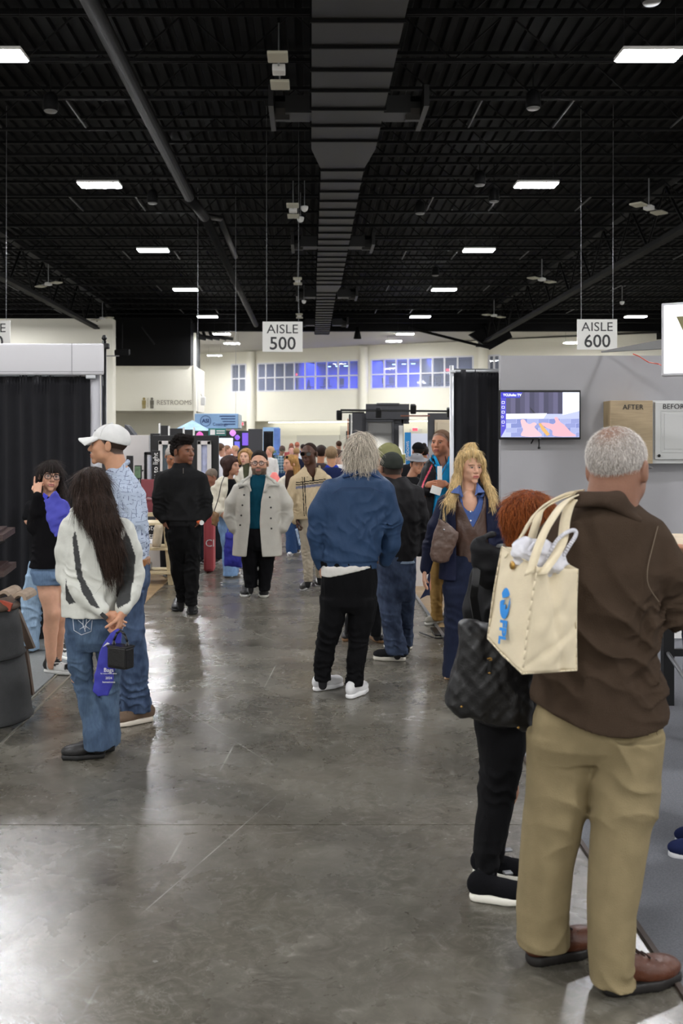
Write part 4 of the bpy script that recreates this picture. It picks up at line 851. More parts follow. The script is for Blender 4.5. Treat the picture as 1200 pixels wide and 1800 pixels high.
        F[0], F[-1] = .06, .06; F[:, 0], F[:, -1] = .06, .06; F[:, :, 0], F[:, :, -1] = .06, .06
        V, Q = surfnet(F, X, Y, Z)
        if len(V) == 0: print('EMPTY MESH', name); return None
        cc = None
        if col is not None:
            cc = col(V) if callable(col) else np.tile(np.array(srgb(col)), (len(V), 1))
        o = np_mesh(name, V, Q, m, parent, cc)
        s.V, s.Q = V, Q
        return o

CLOTH = mat('woven_cloth', 'ffffff', 0.85, attr=True, bump=.25, bscale=260, var=.07, vscale=16, spec=.12)
KNIT = mat('knit_cloth', 'ffffff', 0.95, attr=True, bump=.5, bscale=420, var=.05, vscale=30, spec=.08)
SATIN = mat('smooth_cloth', 'ffffff', 0.6, attr=True, bump=.12, bscale=90, var=.04, vscale=9, spec=.18)
DENIM = mat('denim_cloth', 'ffffff', 0.9, attr=True, bump=.35, bscale=500, var=.13, vscale=60, spec=.2, stretch=(1.6, 1.6, .5))
LEATHER = mat('leather', 'ffffff', 0.42, attr=True, bump=.3, bscale=60, var=.12, vscale=12, spec=.5)
RUBBER = mat('rubber', 'ffffff', 0.6, attr=True)
SKIN = mat('skin', 'ffffff', 0.5, attr=True, bump=.1, bscale=160, var=.05, vscale=30, spec=.4)
_b = SKIN.node_tree.nodes['Principled BSDF']; _b.inputs['Subsurface Weight'].default_value = .12; _b.inputs['Subsurface Radius'].default_value = (.01, .004, .002)
HAIR = mat('hair', 'ffffff', 0.55, attr=True, bump=.6, bscale=120, var=.28, vscale=60, stretch=(2.4, 2.4, .22), spec=.16)
FUZZ = mat('tight_hair', 'ffffff', 0.9, attr=True, bump=.9, bscale=260, var=.3, vscale=180, spec=.2)
EYEW = mat('eye_white', 'b8aea6', 0.3); IRIS = mat('iris', '2a1a12', 0.2); LASH = mat('lash', '1a1412', .7)
SPECF = mat('glasses_frame', '141416', 0.25); LENSM = mat('clear_lens', 'eef2f6', 0.03, alpha=.12, spec=.9); DARKLENS = mat('dark_lens', '0c0b0d', 0.08, spec=.8)

def spline(pts, n=6):
    P_ = [np.array(q, float) for q in pts]; out = []
    for i in range(len(P_) - 1):
        a, b, c_, d = P_[max(i-1, 0)], P_[i], P_[i+1], P_[min(i+2, len(P_)-1)]
        for j in range(n): t = j/n; out.append(.5*((2*b) + (c_ - a)*t + (2*a - 5*b + 4*c_ - d)*t*t + (3*b - a - 3*c_ + d)*t**3))
    return out + [P_[-1]]

def smooth01(a, b, x): t = np.clip((x - a) / (b - a), 0, 1); return t*t*(3 - 2*t)
class Head:
    def __init__(s, c, yaw=0, pitch=0, roll=0, sc=1.0):
        cy, sy = math.cos(yaw), math.sin(yaw)
        M = Matrix.Rotation(yaw, 3, 'Z') @ Matrix.Rotation(pitch, 3, 'X') @ Matrix.Rotation(roll, 3, 'Y')
        # columns: x = person's screen-right side when facing camera, -y = face forward, z = up
        s.M = np.array(M); s.c = np.array(c, float); s.sc = sc
    def pt(s, x, y, z): return s.c + s.sc * (s.M @ np.array([x, -y, z], float))      # y is forward out of the face
    def loc(s, V): q = (V - s.c) @ s.M / s.sc; return q[:, 0], -q[:, 1], q[:, 2]
    def axes(s): return s.M
def head_shape(S, H, fem=0.0, fat=0.0, k=.02):
    q, M, sc = H.pt, H.M, H.sc
    def E(x, y, z, rx, ry, rz, k=.018, op='u'): S.ell(q(x, y, z), (rx*sc, ry*sc, rz*sc), k*sc, op, M)
    jw = 1 - .10*fem + .16*fat
    E(0, -.018, .035, .077, .096, .083, .02)                # cranium
    E(0, .038, -.02, .064*jw, .056, .082, .03)              # face mass
    E(0, .02, -.055, .056*jw, .058, .05, .03)               # jaw
    for sg in (-1, 1):
        E(sg*.044*jw, .018, -.058, .02, .03, .026, .02)     # jaw corner
        E(sg*.040, .064, -.022, .021, .020, .019, .02)      # cheek
        E(sg*.028, .084, .022, .026, .010, .008, .012)      # brow
        E(sg*.032, .100, .000, .017, .014, .011, .012, 'cut')
        E(sg*.030, .074, .000, .014, .013, .011, .006)      # lid bulge
        E(sg*.084, -.010, -.006, .010, .020, .033, .006)    # ear
        E(sg*.095, -.003, -.004, .006, .010, .019, .006, 'cut')
    E(0, .080, -.100, .022, .016, .017, .02)                # chin
    S.cone(q(0, .088, .010), q(0, .111, -.028), .008*sc, .0125*sc, .010*sc)   # nose
    for sg in (-1, 1): E(sg*.012, .100, -.033, .009, .011, .008, .006)
    E(0, .088, -.065, .027, .015, .020, .015)               # mouth mound
    E(0, .101, -.0595, .021, .007, .0052, .004); E(0, .099, -.0725, .018, .007, .0062, .004)
    E(0, .107, -.0655, .024, .008, .0016, .003, 'cut')
def head_color(V, H, skin, lips=None, brow=None, beard=None, scalp=None, beardy=-.045, hairline=None):
    x, y, z = H.loc(V); sk = np.array(srgb(skin)); col = np.tile(sk, (len(V), 1))
    near = (np.abs(x) < .13) & (np.abs(y) < .16) & (z > -.16) & (z < .17)
    def mix(c, wgt): nonlocal col; wgt = (wgt * near)[:, None]; col = col * (1 - wgt) + np.array(srgb(c)) * wgt
    red = np.array([.55, .16, .10])
    wch = .16 * np.exp(-(((np.abs(x) - .045)/.022)**2 + ((z + .02)/.022)**2)) * (y > .03) * near + .18 * np.exp(-((x/.014)**2 + ((z + .03)/.014)**2)) * (y > .08) * near
    col = col * (1 - wch[:, None]) + (col * .55 + red * .45) * wch[:, None]
    if scalp:
        zl = np.interp(y, [-.12, -.05, -.02, .012, .035, .075, .1], [-.052, -.052, -.035, .004, .03, .068, .09]); mix(scalp, smooth01(-.004, .006, z - zl) * (np.abs(x) < .0785) * .95)
    if beard:
        wgt = smooth01(-.004, .01, beardy - z + .0*y) * smooth01(.0, .02, y + .02 + (-.03 - z) * .3) * smooth01(-.135, -.125, z)
        wgt = np.maximum(wgt * (z < beardy + .02), np.exp(-((z + .048)/.006)**2) * (np.abs(x) < .03) * (y > .07)); side = smooth01(.052, .06, np.abs(x)) * (z < .0) * (y > -.0) * (y < .04); mix(beard, np.clip(np.maximum(wgt, side*.8), 0, .92))
    if brow: mix(brow, np.exp(-(((z - .0215 + .25*(np.abs(x) - .03)**2/.03)/.0042)**2)) * smooth01(.008, .012, np.abs(x)) * (1 - smooth01(.046, .053, np.abs(x))) * (y > .05))
    if lips: mix(lips, np.exp(-((z + .066)/.0105)**4) * (1 - smooth01(.020, .026, np.abs(x))) * (y > .088))
    mix('3a2018', np.exp(-(((np.abs(x) - .031)/.017)**2 + ((z + .0)/.008)**2)) * .25 * (y > .05))
    return col

def hand_shape(S, w_, fd, pn, sc=1.0, curl=.35, side=1, curls=None, thumb=.5, k=.006):
    """w_: wrist, fd: towards fingers, pn: palm normal, side: thumb towards +/- cross(fd,pn)."""
    fd = nrm(fd); pn = nrm(np.array(pn) - fd * np.dot(fd, pn)); sd = np.cross(fd, pn) * side; w_ = np.array(w_, float)
    for i, u in enumerate((-.030, -.010, .010, .029)):
        S.cone(w_ + sd*u*.55*sc + fd*.005*sc, w_ + sd*u*sc + fd*.082*sc, .0145*sc, .0105*sc, .012*sc)
    L = (.060, .074, .080, .070); R_ = (.0075, .0085, .009, .0088)
    for i, u in enumerate((-.031, -.0105, .0105, .031)):
        p = w_ + sd*u*sc + fd*.085*sc; ang = (curls[i] if curls else curl) ; a = ang * .7; spread = u * 2.2
        for j, fr in enumerate((.48, .30, .22)):
            dirv = fd*math.cos(a) + pn*math.sin(a) + sd*spread*math.cos(a); nxt = p + nrm(dirv) * L[i]*fr*sc*1.0
            S.cone(p, nxt, R_[i]*sc*(1 - .08*j), R_[i]*sc*(1 - .08*(j+1)), .004*sc); p = nxt; a += ang
    p = w_ + sd*.022*sc + fd*.022*sc + pn*.004*sc; d1 = nrm(fd*.75 + sd*.75 + pn*.3)
    q = p + d1*.045*sc; S.cone(p, q, .014*sc, .0115*sc, .012*sc); d2 = nrm(fd*.95 + sd*(.35) + pn*thumb); r = q + d2*.034*sc; S.cone(q, r, .0112*sc, .0098*sc, .005*sc)
    d3 = nrm(fd*.9 + sd*.1 + pn*(thumb + .25)); S.cone(r, r + d3*.025*sc, .0098*sc, .0085*sc, .004*sc)

class Person:
    def __init__(s, px, py, d=None, label='', h=1.75, group=None):
        s.d = d if d else CAM_H * FPX / (py - VY); s.root = empty('person', (PX(px, s.d), s.d, 0), 0, label, 'person', group); s.o = np.array(s.root.location)
        s.vox = max(.006, min(.0017 * s.d, .03)); s.hv = max(.0032, min(.0007 * s.d, .014)); s.k = s.d / FPX
        s.sock = '1c1c20'; s.skin = 'c49a80'; s.S = Soft(); s.fx = ([], [], []); s.H = None; s.hc = {}
    def p(s, px, py, dd=0.0): d = s.d + dd; return np.array([PX(px, d), d, PZ(py, d)]) - s.o
    def c(s, pts, sc=1.0):    # (px, py, r_px, dd) -> world chain
        return [(s.p(a[0], a[1], a[3] if len(a) > 3 else 0), a[2] * s.k * sc) for a in pts]
    def g(s, px, py): d = CAM_H * FPX / (py - VY); return np.array([PX(px, d), d, 0.0]) - s.o
    def skeleton(s, neck, arms=(), legs=(), chest=(.12, .085), rs=1.0):
        """slim continuous body inside the clothes; arms/legs: lists of (px,py,dd) joints"""
        S = s.S; nb = s.p(*neck); hips = []
        for L_ in legs:
            pts = [s.p(*q) for q in L_]; rr = [.06, .048, .034] if len(pts) == 3 else [.07] * len(pts); hips.append(pts[0]); S.chain([(p_, r_ * rs) for p_, r_ in zip(pts, rr)], .04)
        hc = np.mean(hips, 0) if hips else nb - np.array([0, 0, .6])
        S.cone(nb - np.array([0, 0, .10]), (nb + hc) / 2, chest[1] * rs, chest[1] * rs, .05); S.cone((nb + hc) / 2, hc, chest[1] * rs, chest[1] * rs, .05)
        for A_ in arms:
            pts = [s.p(*q) for q in A_]; rr = ([.042, .034, .024] + [.024] * 4)[:len(pts)]; S.cone(nb - np.array([0, 0, .07]), pts[0], .05 * rs, .042 * rs, .04); S.chain([(p_, r_ * rs) for p_, r_ in zip(pts, rr)], .02)
        for L_ in legs:
            e = s.p(*L_[-1]); S.cone(e, np.array([e[0], e[1], .06]), .034 * rs, .03 * rs, .02)
    def fine(s, c, r, h):
        for i in range(3): s.fx[i].append((c[i] - r, c[i] + r, h))
    def head(s, px, py, dd=0, yaw=0, pitch=0, roll=0, sc=1.0, fem=0, fat=0, neck=None, nr=.056, eyes=True, gaze=0, face=True, **col):
        c = s.p(px, py, dd); s.H = Head(c, R(yaw), R(pitch), R(roll), sc); s.hc = col
        head_shape(s.S, s.H, fem, fat); s.fine(c, .125 * sc, s.hv)
        if neck is not None:
            n0 = s.H.pt(0, -.022, -.03); n1 = neck if len(neck) == 3 and not isinstance(neck, tuple) else s.p(*neck)
            s.S.cone(n0, n1, nr*sc, (nr + .006)*sc, .025)
        s.eyes = eyes and face
        return s.H
    def hand(s, px, py, dd, fd, pn, sc=1.0, **kw):
        w_ = s.p(px, py, dd); hand_shape(s.S, w_, fd, pn, sc, **kw); s.fine(w_ + nrm(fd)*.08*sc, .11*sc, max(.0035, min(.0006*s.d, .009))); return w_
    def body(s, chains=(), lofts=(), colfn=None, k=.03):
        for c_ in chains: s.S.chain(s.c(c_), k)
        for L_ in lofts: s.sections(s.S, L_)
        def col(V):
            cc = head_color(V, s.H, s.skin, **s.hc) if s.H is not None else np.tile(np.array(srgb(s.skin)), (len(V), 1))
            if s.sock: cc[V[:, 2] < .20] = srgb(s.sock)
            return colfn(V, cc) if colfn else cc
        o = s.S.mesh('body', SKIN, s.root, s.vox * 1.3, s.fx, col); s.bodyo = o
        if s.eyes: s.add_eyes()
        return o
    def add_eyes(s):
        H = s.H; sc = H.sc
        for sg in (-1, 1):
            c = H.pt(sg*.031, .0865, .0005); e = MB(); 
            def ellm(mb, rx, ry, rz, n=10, m_=6):
                vs = []
                for i in range(m_ + 1):
                    th = math.pi * i / m_
                    for j in range(n):
                        ph = 2*math.pi*j/n; v = np.array([rx*math.sin(th)*math.cos(ph), ry*math.sin(th)*math.sin(ph), rz*math.cos(th)]) * sc; vs.append(tuple(H.M @ v))
                mb.add(vs, [(i*n+j, i*n+(j+1)%n, (i+1)*n+(j+1)%n, (i+1)*n+j) for i in range(m_) for j in range(n)]); return mb
            eo = ellm(e, .0118, .0042, .0040).build('eye', EYEW, s.root, True, loc=tuple(c))
            ellm(MB(), .0052, .004, .0050, 8, 4).build('iris', IRIS, eo, True, loc=tuple(H.pt(0, .003, 0) - H.c))
            pts = [tuple(H.pt(t*.0145, .0045 - abs(t)*.004, .0058 - .0035*t*t) - H.c) for t in (-1, -.5, 0, .5, 1)]
            MB().tube(pts, .0013*sc, 5).build('eyelash', LASH, eo)
    def sections(s, S, L_, k=.03, pw=2.4, yaw=0.0, op='u', grow=0.0):
        """L_: rows (py, px_left, px_right, half_depth_m, dd)"""
        secs = []
        for r_ in L_:
            py, a, b, ry = r_[:4]; dd = r_[4] if len(r_) > 4 else 0; c_ = s.p((a + b) / 2, py, dd); kk = (s.d + dd) / FPX
            secs.append((c_[2], c_[0], c_[1], (b - a) / 2 * kk + grow, ry + grow))
        S.loft(secs, k, op, pw, yaw)
    def garment(s, name, m, col, lofts=(), chains=(), vox=None, folds=(), noise=(.004, .16), cuts=(), k=.03, pw=2.4, fl=None, extra=None, seed=1, parent=None, caps=()):
        S = Soft()
        if len(lofts) > 1:
            L0 = sorted(lofts[0]); q = L0[-1]; m_ = (q[1] + q[2]) / 2; h_ = (q[2] - q[1]) / 2; dd_ = q[4] if len(q) > 4 else 0
            L0[-1] = (q[0], m_ - h_*.97, m_ + h_*.97, q[3]*.95, dd_); L0.append((q[0] + .05/s.k, m_ - h_*.86, m_ + h_*.86, q[3]*.72, dd_)); lofts = [L0] + list(lofts[1:])
        for i, L_ in enumerate(lofts): s.sections(S, L_, k if i == 0 else min(k, .02), pw)
        if len(lofts) > 1: S.hems = S.hems[1:]
        for c_ in chains: S.chain(s.c(c_), k, 'u', fl)
        if extra: extra(S)
        for c_ in cuts: c_(S)
        if noise: S.wrinkle(lambda x, y, z: noise[0] * waves(x, y, z, seed, (1, 1, 1.6), noise[1], 3))
        for f in folds:     # (px, py, radius_px, amp_m, wavelength_m, angle_deg [, dd])
            px, py, rp, amp, lam, ang = f[:6]; c_ = s.p(px, py, f[6] if len(f) > 6 else 0); rr = rp * s.k; a_ = R(ang)
            def ff(x, y, z, c_=c_, rr=rr, amp=amp, lam=lam, a_=a_, sd=seed + int(px) + int(py)):
                w_ = np.exp(-(((x - c_[0])**2 + (z - c_[2])**2) / rr**2)); wv = waves(x, y, z, sd, (1, 1, 1), lam * 3.2, 2) * 1.3
                return amp * w_ * (1 - 2 * np.abs(np.sin(np.pi / lam * (math.cos(a_)*(z - c_[2]) + math.sin(a_)*(x - c_[0])) + wv))**.7)
            S.wrinkle(ff)
        o = S.mesh(name, m, parent or s.root, vox or s.vox, col=col); s.last = S; return o
    def strands(s, S, name, n, length, width, color, var=.25, lift=.004, grav=.9, seg=4, seed=1, comb=None, zmin=None, jitter=.2, out=.08, gd=None, parent=None, where=None, m=None):
        V, Q = S.V, S.Q; r = np.random.RandomState(seed)
        nv = np.cross(V[Q[:, 2]] - V[Q[:, 0]], V[Q[:, 3]] - V[Q[:, 1]]); nl = np.linalg.norm(nv, axis=1); nv = nv / (nl[:, None] + 1e-12)
        cen = V[Q].mean(1); ok = nl > 1e-12
        if where is not None: ok &= where(cen)
        ids = np.nonzero(ok)[0]; pr = nl[ids] / nl[ids].sum(); pick = r.choice(ids, n, p=pr)
        P0 = cen[pick] + r.randn(n, 3) * .002; Nn = nv[pick]
        d = comb(P0, Nn) if comb else np.tile(np.array([0, 0, -1.0]), (n, 1))
        d = d + r.randn(n, 3) * jitter; t = d - Nn * (d * Nn).sum(1)[:, None] ; t /= (np.linalg.norm(t, axis=1)[:, None] + 1e-9)
        sd = np.cross(t, Nn); Ls = length * (.6 + .8 * r.rand(n)); verts = []; p = P0.copy(); dirv = t + Nn * out
        for j in range(seg + 1):
            f = j / seg; wd = width * (1 - f * .75)
            verts += [p - sd * wd, p + Nn * wd * .9, p + sd * wd]
            dirv = nrmr(dirv + (gd if gd is not None else np.array([0, 0, -1.0])) * (grav / seg) * .35 + r.randn(n, 3) * .05); p = p + dirv * (Ls / seg)[:, None] + Nn * (lift / seg)
        A_ = np.stack(verts, 1); VV = A_.reshape(-1, 3); base = (np.arange(n) * 3 * (seg + 1))[:, None]
        fs = []
        for j in range(seg):
            for a, b in ((0, 1), (1, 2)): fs.append(np.stack([base[:, 0] + 3*j + a, base[:, 0] + 3*j + b, base[:, 0] + 3*(j+1) + b, base[:, 0] + 3*(j+1) + a], 1))
        FF = np.concatenate(fs); cb = np.tile(np.array(srgb(color)), (n, 1)) * (1 + (r.rand(n, 1) - .5) * 2 * var)
        o = np_mesh(name, VV, FF, m or HAIR, parent or s.root, np.repeat(cb, 3 * (seg + 1), 0)); o['kind'] = 'stuff'; return o
    def shoe(s, hx, hy, tx, ty, dd0=0, dd1=0, col='222222', sole='e8e8e8', L=None, w_=.05, hgt=.085, heel=.0, sth=.028, lace=None, high=0.0, m=None, colfn=None, name='shoe', ground=True):
        """heel and toe pixel positions on the ground"""
        a = s.g(hx, hy); b = s.g(tx, ty)
        f = nrm(b - a); L = L or np.linalg.norm(b - a); b = a + f * L; sd = np.array([-f[1], f[0], 0]); up = np.array([0, 0, 1.0])
        S = Soft(); M = np.stack([f, sd, up], 1)
        z0 = sth
        S.ell(a + f*.20*L + up*(z0 + .03), (.20*L, w_*.72, .05), .02, 'u', M); S.ell(a + f*.68*L + up*(z0 + .015), (.31*L, w_*.95, .040), .03, 'u', M)
        S.cone(a + f*.22*L + up*(z0 + .055 + high), a + f*.52*L + up*(z0 + .03), w_*.62, w_*.62, .03)
        if high: S.cone(a + f*.22*L + up*(z0 + .03), a + f*.24*L + up*(z0 + .06 + high), w_*.75, w_*.72, .02)
        S.fn(lambda x, y, z: (z - z0 * .8) + 0*x + 0*y, a - .5, a + .5 + np.array([0, 0, 0]), 0)
        if high == 0: S.fn(lambda x, y, z: -(z - (z0 + hgt)) + 0*x + 0*y, a - .5, a + .5, .01)
        v = min(s.vox, .010); o = S.mesh(name, m or LEATHER, s.root, v, col=(colfn(a, f, sd, L) if colfn else col))
        T = Soft(); T.cone(a + f*.16*L + up*sth*.5, a + f*.62*L + up*sth*.5, w_*.72, w_*.98, .01); T.cone(a + f*.62*L + up*sth*.5, a + f*.86*L + up*sth*.5, w_*.98, w_*.74, .01)
        T.fn(lambda x, y, z: (z - .001) + 0*x + 0*y, a - .6, a + .6, 0); T.fn(lambda x, y, z: -(z - sth) + 0*x + 0*y, a - .6, a + .6, 0)
        T.mesh('sole', RUBBER, o, min(v, .008), col=sole)
        if lace:
            for j in range(4):
                c_ = a + f*(.42 + .075*j)*L + up*(z0 + .088 - .012*j - (0 if high else .0)); MB().bar(c_ - sd*w_*.42, c_ + sd*w_*.42, .0032, 5).build('lace', mat('lace_' + lace, lace, .8), o)
        return o
    def glasses(s, frame=SPECF, lens=LENSM, w_=.024, h_=.018, th=.0022, y=.106, z=.0, name='glasses', square=.5, temple=True):
        H = s.H; r = empty(name, tuple(H.c)); r.parent = s.root
        def q(x, y_, z_): return tuple(H.pt(x, y_, z_) - H.c)
        fr = MB()
        for sg in (-1, 1):
            pts = []
            for i in range(17):
                t = 2*math.pi*i/16; ct, st = math.cos(t), math.sin(t); e = 1 - square*.45
                pts.append(q(sg*.033 + w_*abs(ct)**e*(1 if ct > 0 else -1), y - .004*abs(sg*.033 + w_*ct)/.05, z + h_*abs(st)**e*(1 if st > 0 else -1)))
            fr.tube(pts, th, 6); MB().add(pts[:16], [tuple(range(16))]).build('lens', lens, r)
            if temple: fr.tube([q(sg*(.033 + w_), y - .005, z + .006), q(sg*.080, .07, z + .008), q(sg*.086, -.01, z + .012)], th*.9, 5)
        fr.tube([q(-.010, y, z + .004), q(0, y + .003, z + .006), q(.010, y, z + .004)], th, 5); fr.build('frame', frame, r); return r
def nrmr(v): return v / (np.linalg.norm(v, axis=1)[:, None] + 1e-9)
def hair_shell(S, H, t=.006, top=0.0, back=0.0, line=None, k=.012, keepback=False, front=0.0):
    q, M, sc = H.pt, H.M, H.sc
    S.ell(q(0, -.020, .037 + top*.5), ((.078 + t)*sc, (.098 + t + back)*sc, (.083 + t + top*.5)*sc), .01, 'u', M)
    line = line or ([-.14, -.085, -.05, -.015, .012, .035, .078, .11], [-.060, -.060, -.050, -.036, .0, .034, .072, .09])
    Mi = M; c = H.c
    def cut(x, y, z):
        dx, dy, dz = x - c[0], y - c[1], z - c[2]; ly = -(Mi[0, 1]*dx + Mi[1, 1]*dy + Mi[2, 1]*dz) / sc; lz = (Mi[0, 2]*dx + Mi[1, 2]*dy + Mi[2, 2]*dz) / sc
        return (lz - np.interp(ly, line[0], line[1])) * sc * .8
    S.fn(cut, c - .3, c + .3, .004)
def col_noise(color, amp=.1, lam=.05, seed=3, s=(1, 1, 1), color2=None):
    a = np.array(srgb(color)); b = np.array(srgb(color2)) if color2 else a * 1.5
    def f(V):
        n = waves(V[:, 0], V[:, 1], V[:, 2], seed, s, lam, 3)[:, None]
        if color2: t = np.clip(.5 + n * .45, 0, 1); return a * (1 - t) + b * t
        return a * (1 + amp * n)
    return f
# ------------------------------------------------------------------ people, nearest first
def front_cut(S, p, rows, dfront=.0, back=.02):
    """cut an opening into a coat front. rows: (py, px_left, px_right); keeps what is behind local y > back"""
    r = [(p.p((a + b) / 2, py)[2], p.p(a, py)[0], p.p(b, py)[0]) for py, a, b in rows]; r.sort(); Z_ = np.array(r)
    def f(x, y, z):
        l = np.interp(z, Z_[:, 0], Z_[:, 1]); q = np.interp(z, Z_[:, 0], Z_[:, 2]); return np.maximum(np.maximum(l - x, x - q), np.maximum(y - back, np.maximum(z - Z_[-1, 0], Z_[0, 0] - z)))
    S.fn(f, [Z_[:, 1].min(), -.5, Z_[0, 0]], [Z_[:, 2].max(), back, Z_[-1, 0]], 0, 'late')
def rows_at(rows, n): return rows
def poly_mask(p, poly):
    q = np.array([[p.p(a, b)[0], p.p(a, b)[2]] for a, b in poly])
    def f(V):
        x, z = V[:, 0], V[:, 2]; ins = np.zeros(len(V), bool); n = len(q)
        for i in range(n):
            x1, z1 = q[i]; x2, z2 = q[(i+1) % n]; c_ = ((z1 > z) != (z2 > z)) & (x < (x2 - x1) * (z - z1) / (z2 - z1 + 1e-12) + x1); ins ^= c_
        return ins
    return f

# 1 --- older man in brown fleece and khaki trousers, back to the camera, right foreground
p = Person(1040, 1706, 3.35, 'man in brown fleece and khaki trousers seen from behind, right foreground'); p.skin = '8a6350'
p.head(1086, 824, 0, yaw=143, pitch=4, sc=1.13, fat=.4, neck=(1070, 915, -.01), nr=.072, eyes=False, brow='8f8a84')
p.skeleton((1068, 920, 0), arms=[[(965, 975, .03), (953, 1055, .06), (956, 1098, .2), (985, 1088, .3)], [(1160, 975, .0), (1182, 1060, .03), (1210, 1065, .16), (1242, 1035, .3)]],
           legs=[[(985, 1290, .03), (972, 1480, .04), (958, 1640, .06)], [(1095, 1290, -.05), (1088, 1500, -.08), (1075, 1700, -.1)]])
p.body()
def fold_long(S_, amp=.007):
    pass
p.garment('fleece', KNIT, '43372d', lofts=[[(868, 1032, 1100, .07, .0), (884, 1020, 1118, .085), (897, 995, 1135, .11), (915, 965, 1158, .125), (945, 948, 1168, .135), (1000, 945, 1166, .145), (1090, 942, 1160, .15), (1180, 938, 1162, .16), (1235, 934, 1167, .168), (1300, 930, 1170, .172)]],
    chains=[[(1140, 955, 40, 0), (1170, 1010, 39, .0), (1180, 1068, 37, .03), (1205, 1070, 30, .15), (1240, 1040, 23, .30)], [(975, 960, 34, .03), (952, 1050, 32, .06), (955, 1100, 28, .2), (985, 1090, 22, .34)]],
    vox=.0062, noise=(.0035, .22), k=.035, pw=2.3,
    folds=[(1050, 1150, 100, .014, .13, 28, -.1), (1150, 1080, 60, .010, .06, -35), (1120, 1110, 90, .010, .13, -20), (1130, 1200, 50, .007, .09, 20), (1000, 1210, 50, .004, .12, 60), (1185, 1050, 40, .006, .05, 10)],
    cuts=[lambda S: S.fn(lambda x, y, z, a=p.p(940, 1232)[2], b=p.p(1165, 1258)[2], x0=p.p(940, 1240)[0], x1=p.p(1165, 1240)[0]: z - (a + (b - a) * (x - x0) / (x1 - x0) - .05 * np.sin(np.clip((x - x0) / (x1 - x0), 0, 1) * np.pi)) + 0*y, p.p(900, 1290, 0) - .3, p.p(1200, 1225, 0) + .3, 0, 'late')], seed=4)
# hem band, collar and seams of the fleece
fle = p.root.children[-1]
def band_at(p, rows, name, m, col, parent, grow=.004, vox=.006, cut=None, noise=None):
    S = Soft(); p.sections(S, rows, .01, 2.3, 0, 'u', grow)
    if cut: cut(S)
    return S.mesh(name, m, parent, vox, col=col)
S = Soft()
for (a, b) in (((1000, 888), (1060, 880)), ((1060, 880), (1122, 915))): S.cone(p.p(*a, -.115), p.p(*b, -.105), .012, .012, .02)
S.cone(p.p(1020, 874, -.09), p.p(1085, 878, -.1), .020, .022, .03); S.cone(p.p(1085, 878, -.1), p.p(1122, 912, -.06), .022, .02, .03); S.mesh('collar', KNIT, fle, .005, col='453930')
MB().tube([tuple(q) for q in spline([p.p(*q) for q in ((1156, 925, -.090), (1147, 960, -.120), (1138, 1000, -.142), (1140, 1030, -.14), (1158, 1058, -.125))])], .0014, 5).build('seam', mat('seam_thread', '6f6253', .9), fle)
p.garment('trousers', CLOTH, '84775a', lofts=[[(1225, 950, 1152, .12, -.01), (1262, 937, 1160, .137, -.01), (1305, 930, 1164, .142, -.01)],
    [(1290, 926, 1048, .125, .02), (1350, 926, 1042, .118, .03), (1400, 924, 1036, .112, .03), (1460, 918, 1018, .104, .04), (1520, 914, 1006, .10, .05), (1600, 908, 998, .093, .06), (1658, 907, 999, .092, .06)],
    [(1290, 1040, 1164, .13, -.05), (1350, 1038, 1160, .125, -.06), (1400, 1040, 1157, .118, -.07), (1460, 1040, 1142, .108, -.08), (1520, 1037, 1130, .10, -.09), (1600, 1035, 1112, .09, -.1), (1690, 1036, 1110, .088, -.11), (1724, 1036, 1115, .088, -.11)]],
    vox=.0062, noise=(.0022, .25), k=.05, pw=2.2, folds=[(1000, 1425, 50, .006, .12, 28), (975, 1500, 40, .004, .10, -25), (1110, 1425, 60, .007, .16, -32), (1090, 1360, 50, .004, .12, 25), (1075, 1690, 50, .005, .09, 15), (955, 1645, 45, .004, .09, -12), (1050, 1290, 60, .005, .12, 65)], seed=9)
tr = p.root.children[-1]
MB().tube([tuple(p.p(*q)) for q in ((1148, 1262, -.105), (1154, 1290, -.10), (1160, 1318, -.08))], .0018, 5).build('pocket_seam', mat('khaki_thread', '6f6348', .9), tr)
def boot(p, hx, hy, tx, ty):
    o = p.shoe(hx, hy, tx, ty, col='4f2a18', sole='14100e', w_=.056, hgt=.12, sth=.034, L=.315, lace='2a1a12', m=LEATHER); return o
boot(p, 922, 1697, 1040, 1668); boot(p, 1054, 1749, 1178, 1721)
S = Soft(); hair_shell(S, p.H, .0045, back=.004, line=([-.14, -.085, -.05, -.015, .012, .035, .06, .09], [-.064, -.066, -.058, -.036, .0, .05, .13, .2]))
S.mesh('hair', FUZZ, p.root, .005, col=lambda V: (lambda x, y, z: np.array(srgb('a79f97'))[None] * (1 - (t := np.exp(-((x/.045)**2 + ((z - .105)/.035)**2))[:, None] * .8)) + np.array(srgb('9d7460'))[None] * t)(*p.H.loc(V)))
H1 = p.H
p.strands(S, 'hair_stubble', 9000, .011, .00055, 'd8d2cc', .35, .002, .9, 2, 3, where=lambda c_: (lambda q: (np.random.RandomState(1).rand(len(c_)) > np.exp(-((q[0]/.045)**2 + ((q[2] - .105)/.04)**2)) * .8))(H1.loc(c_)), jitter=.35)
p.glasses(frame=mat('thin_metal', '8c8c8e', .3, metal=.8), th=.0014, w_=.023, h_=.016, y=.108)

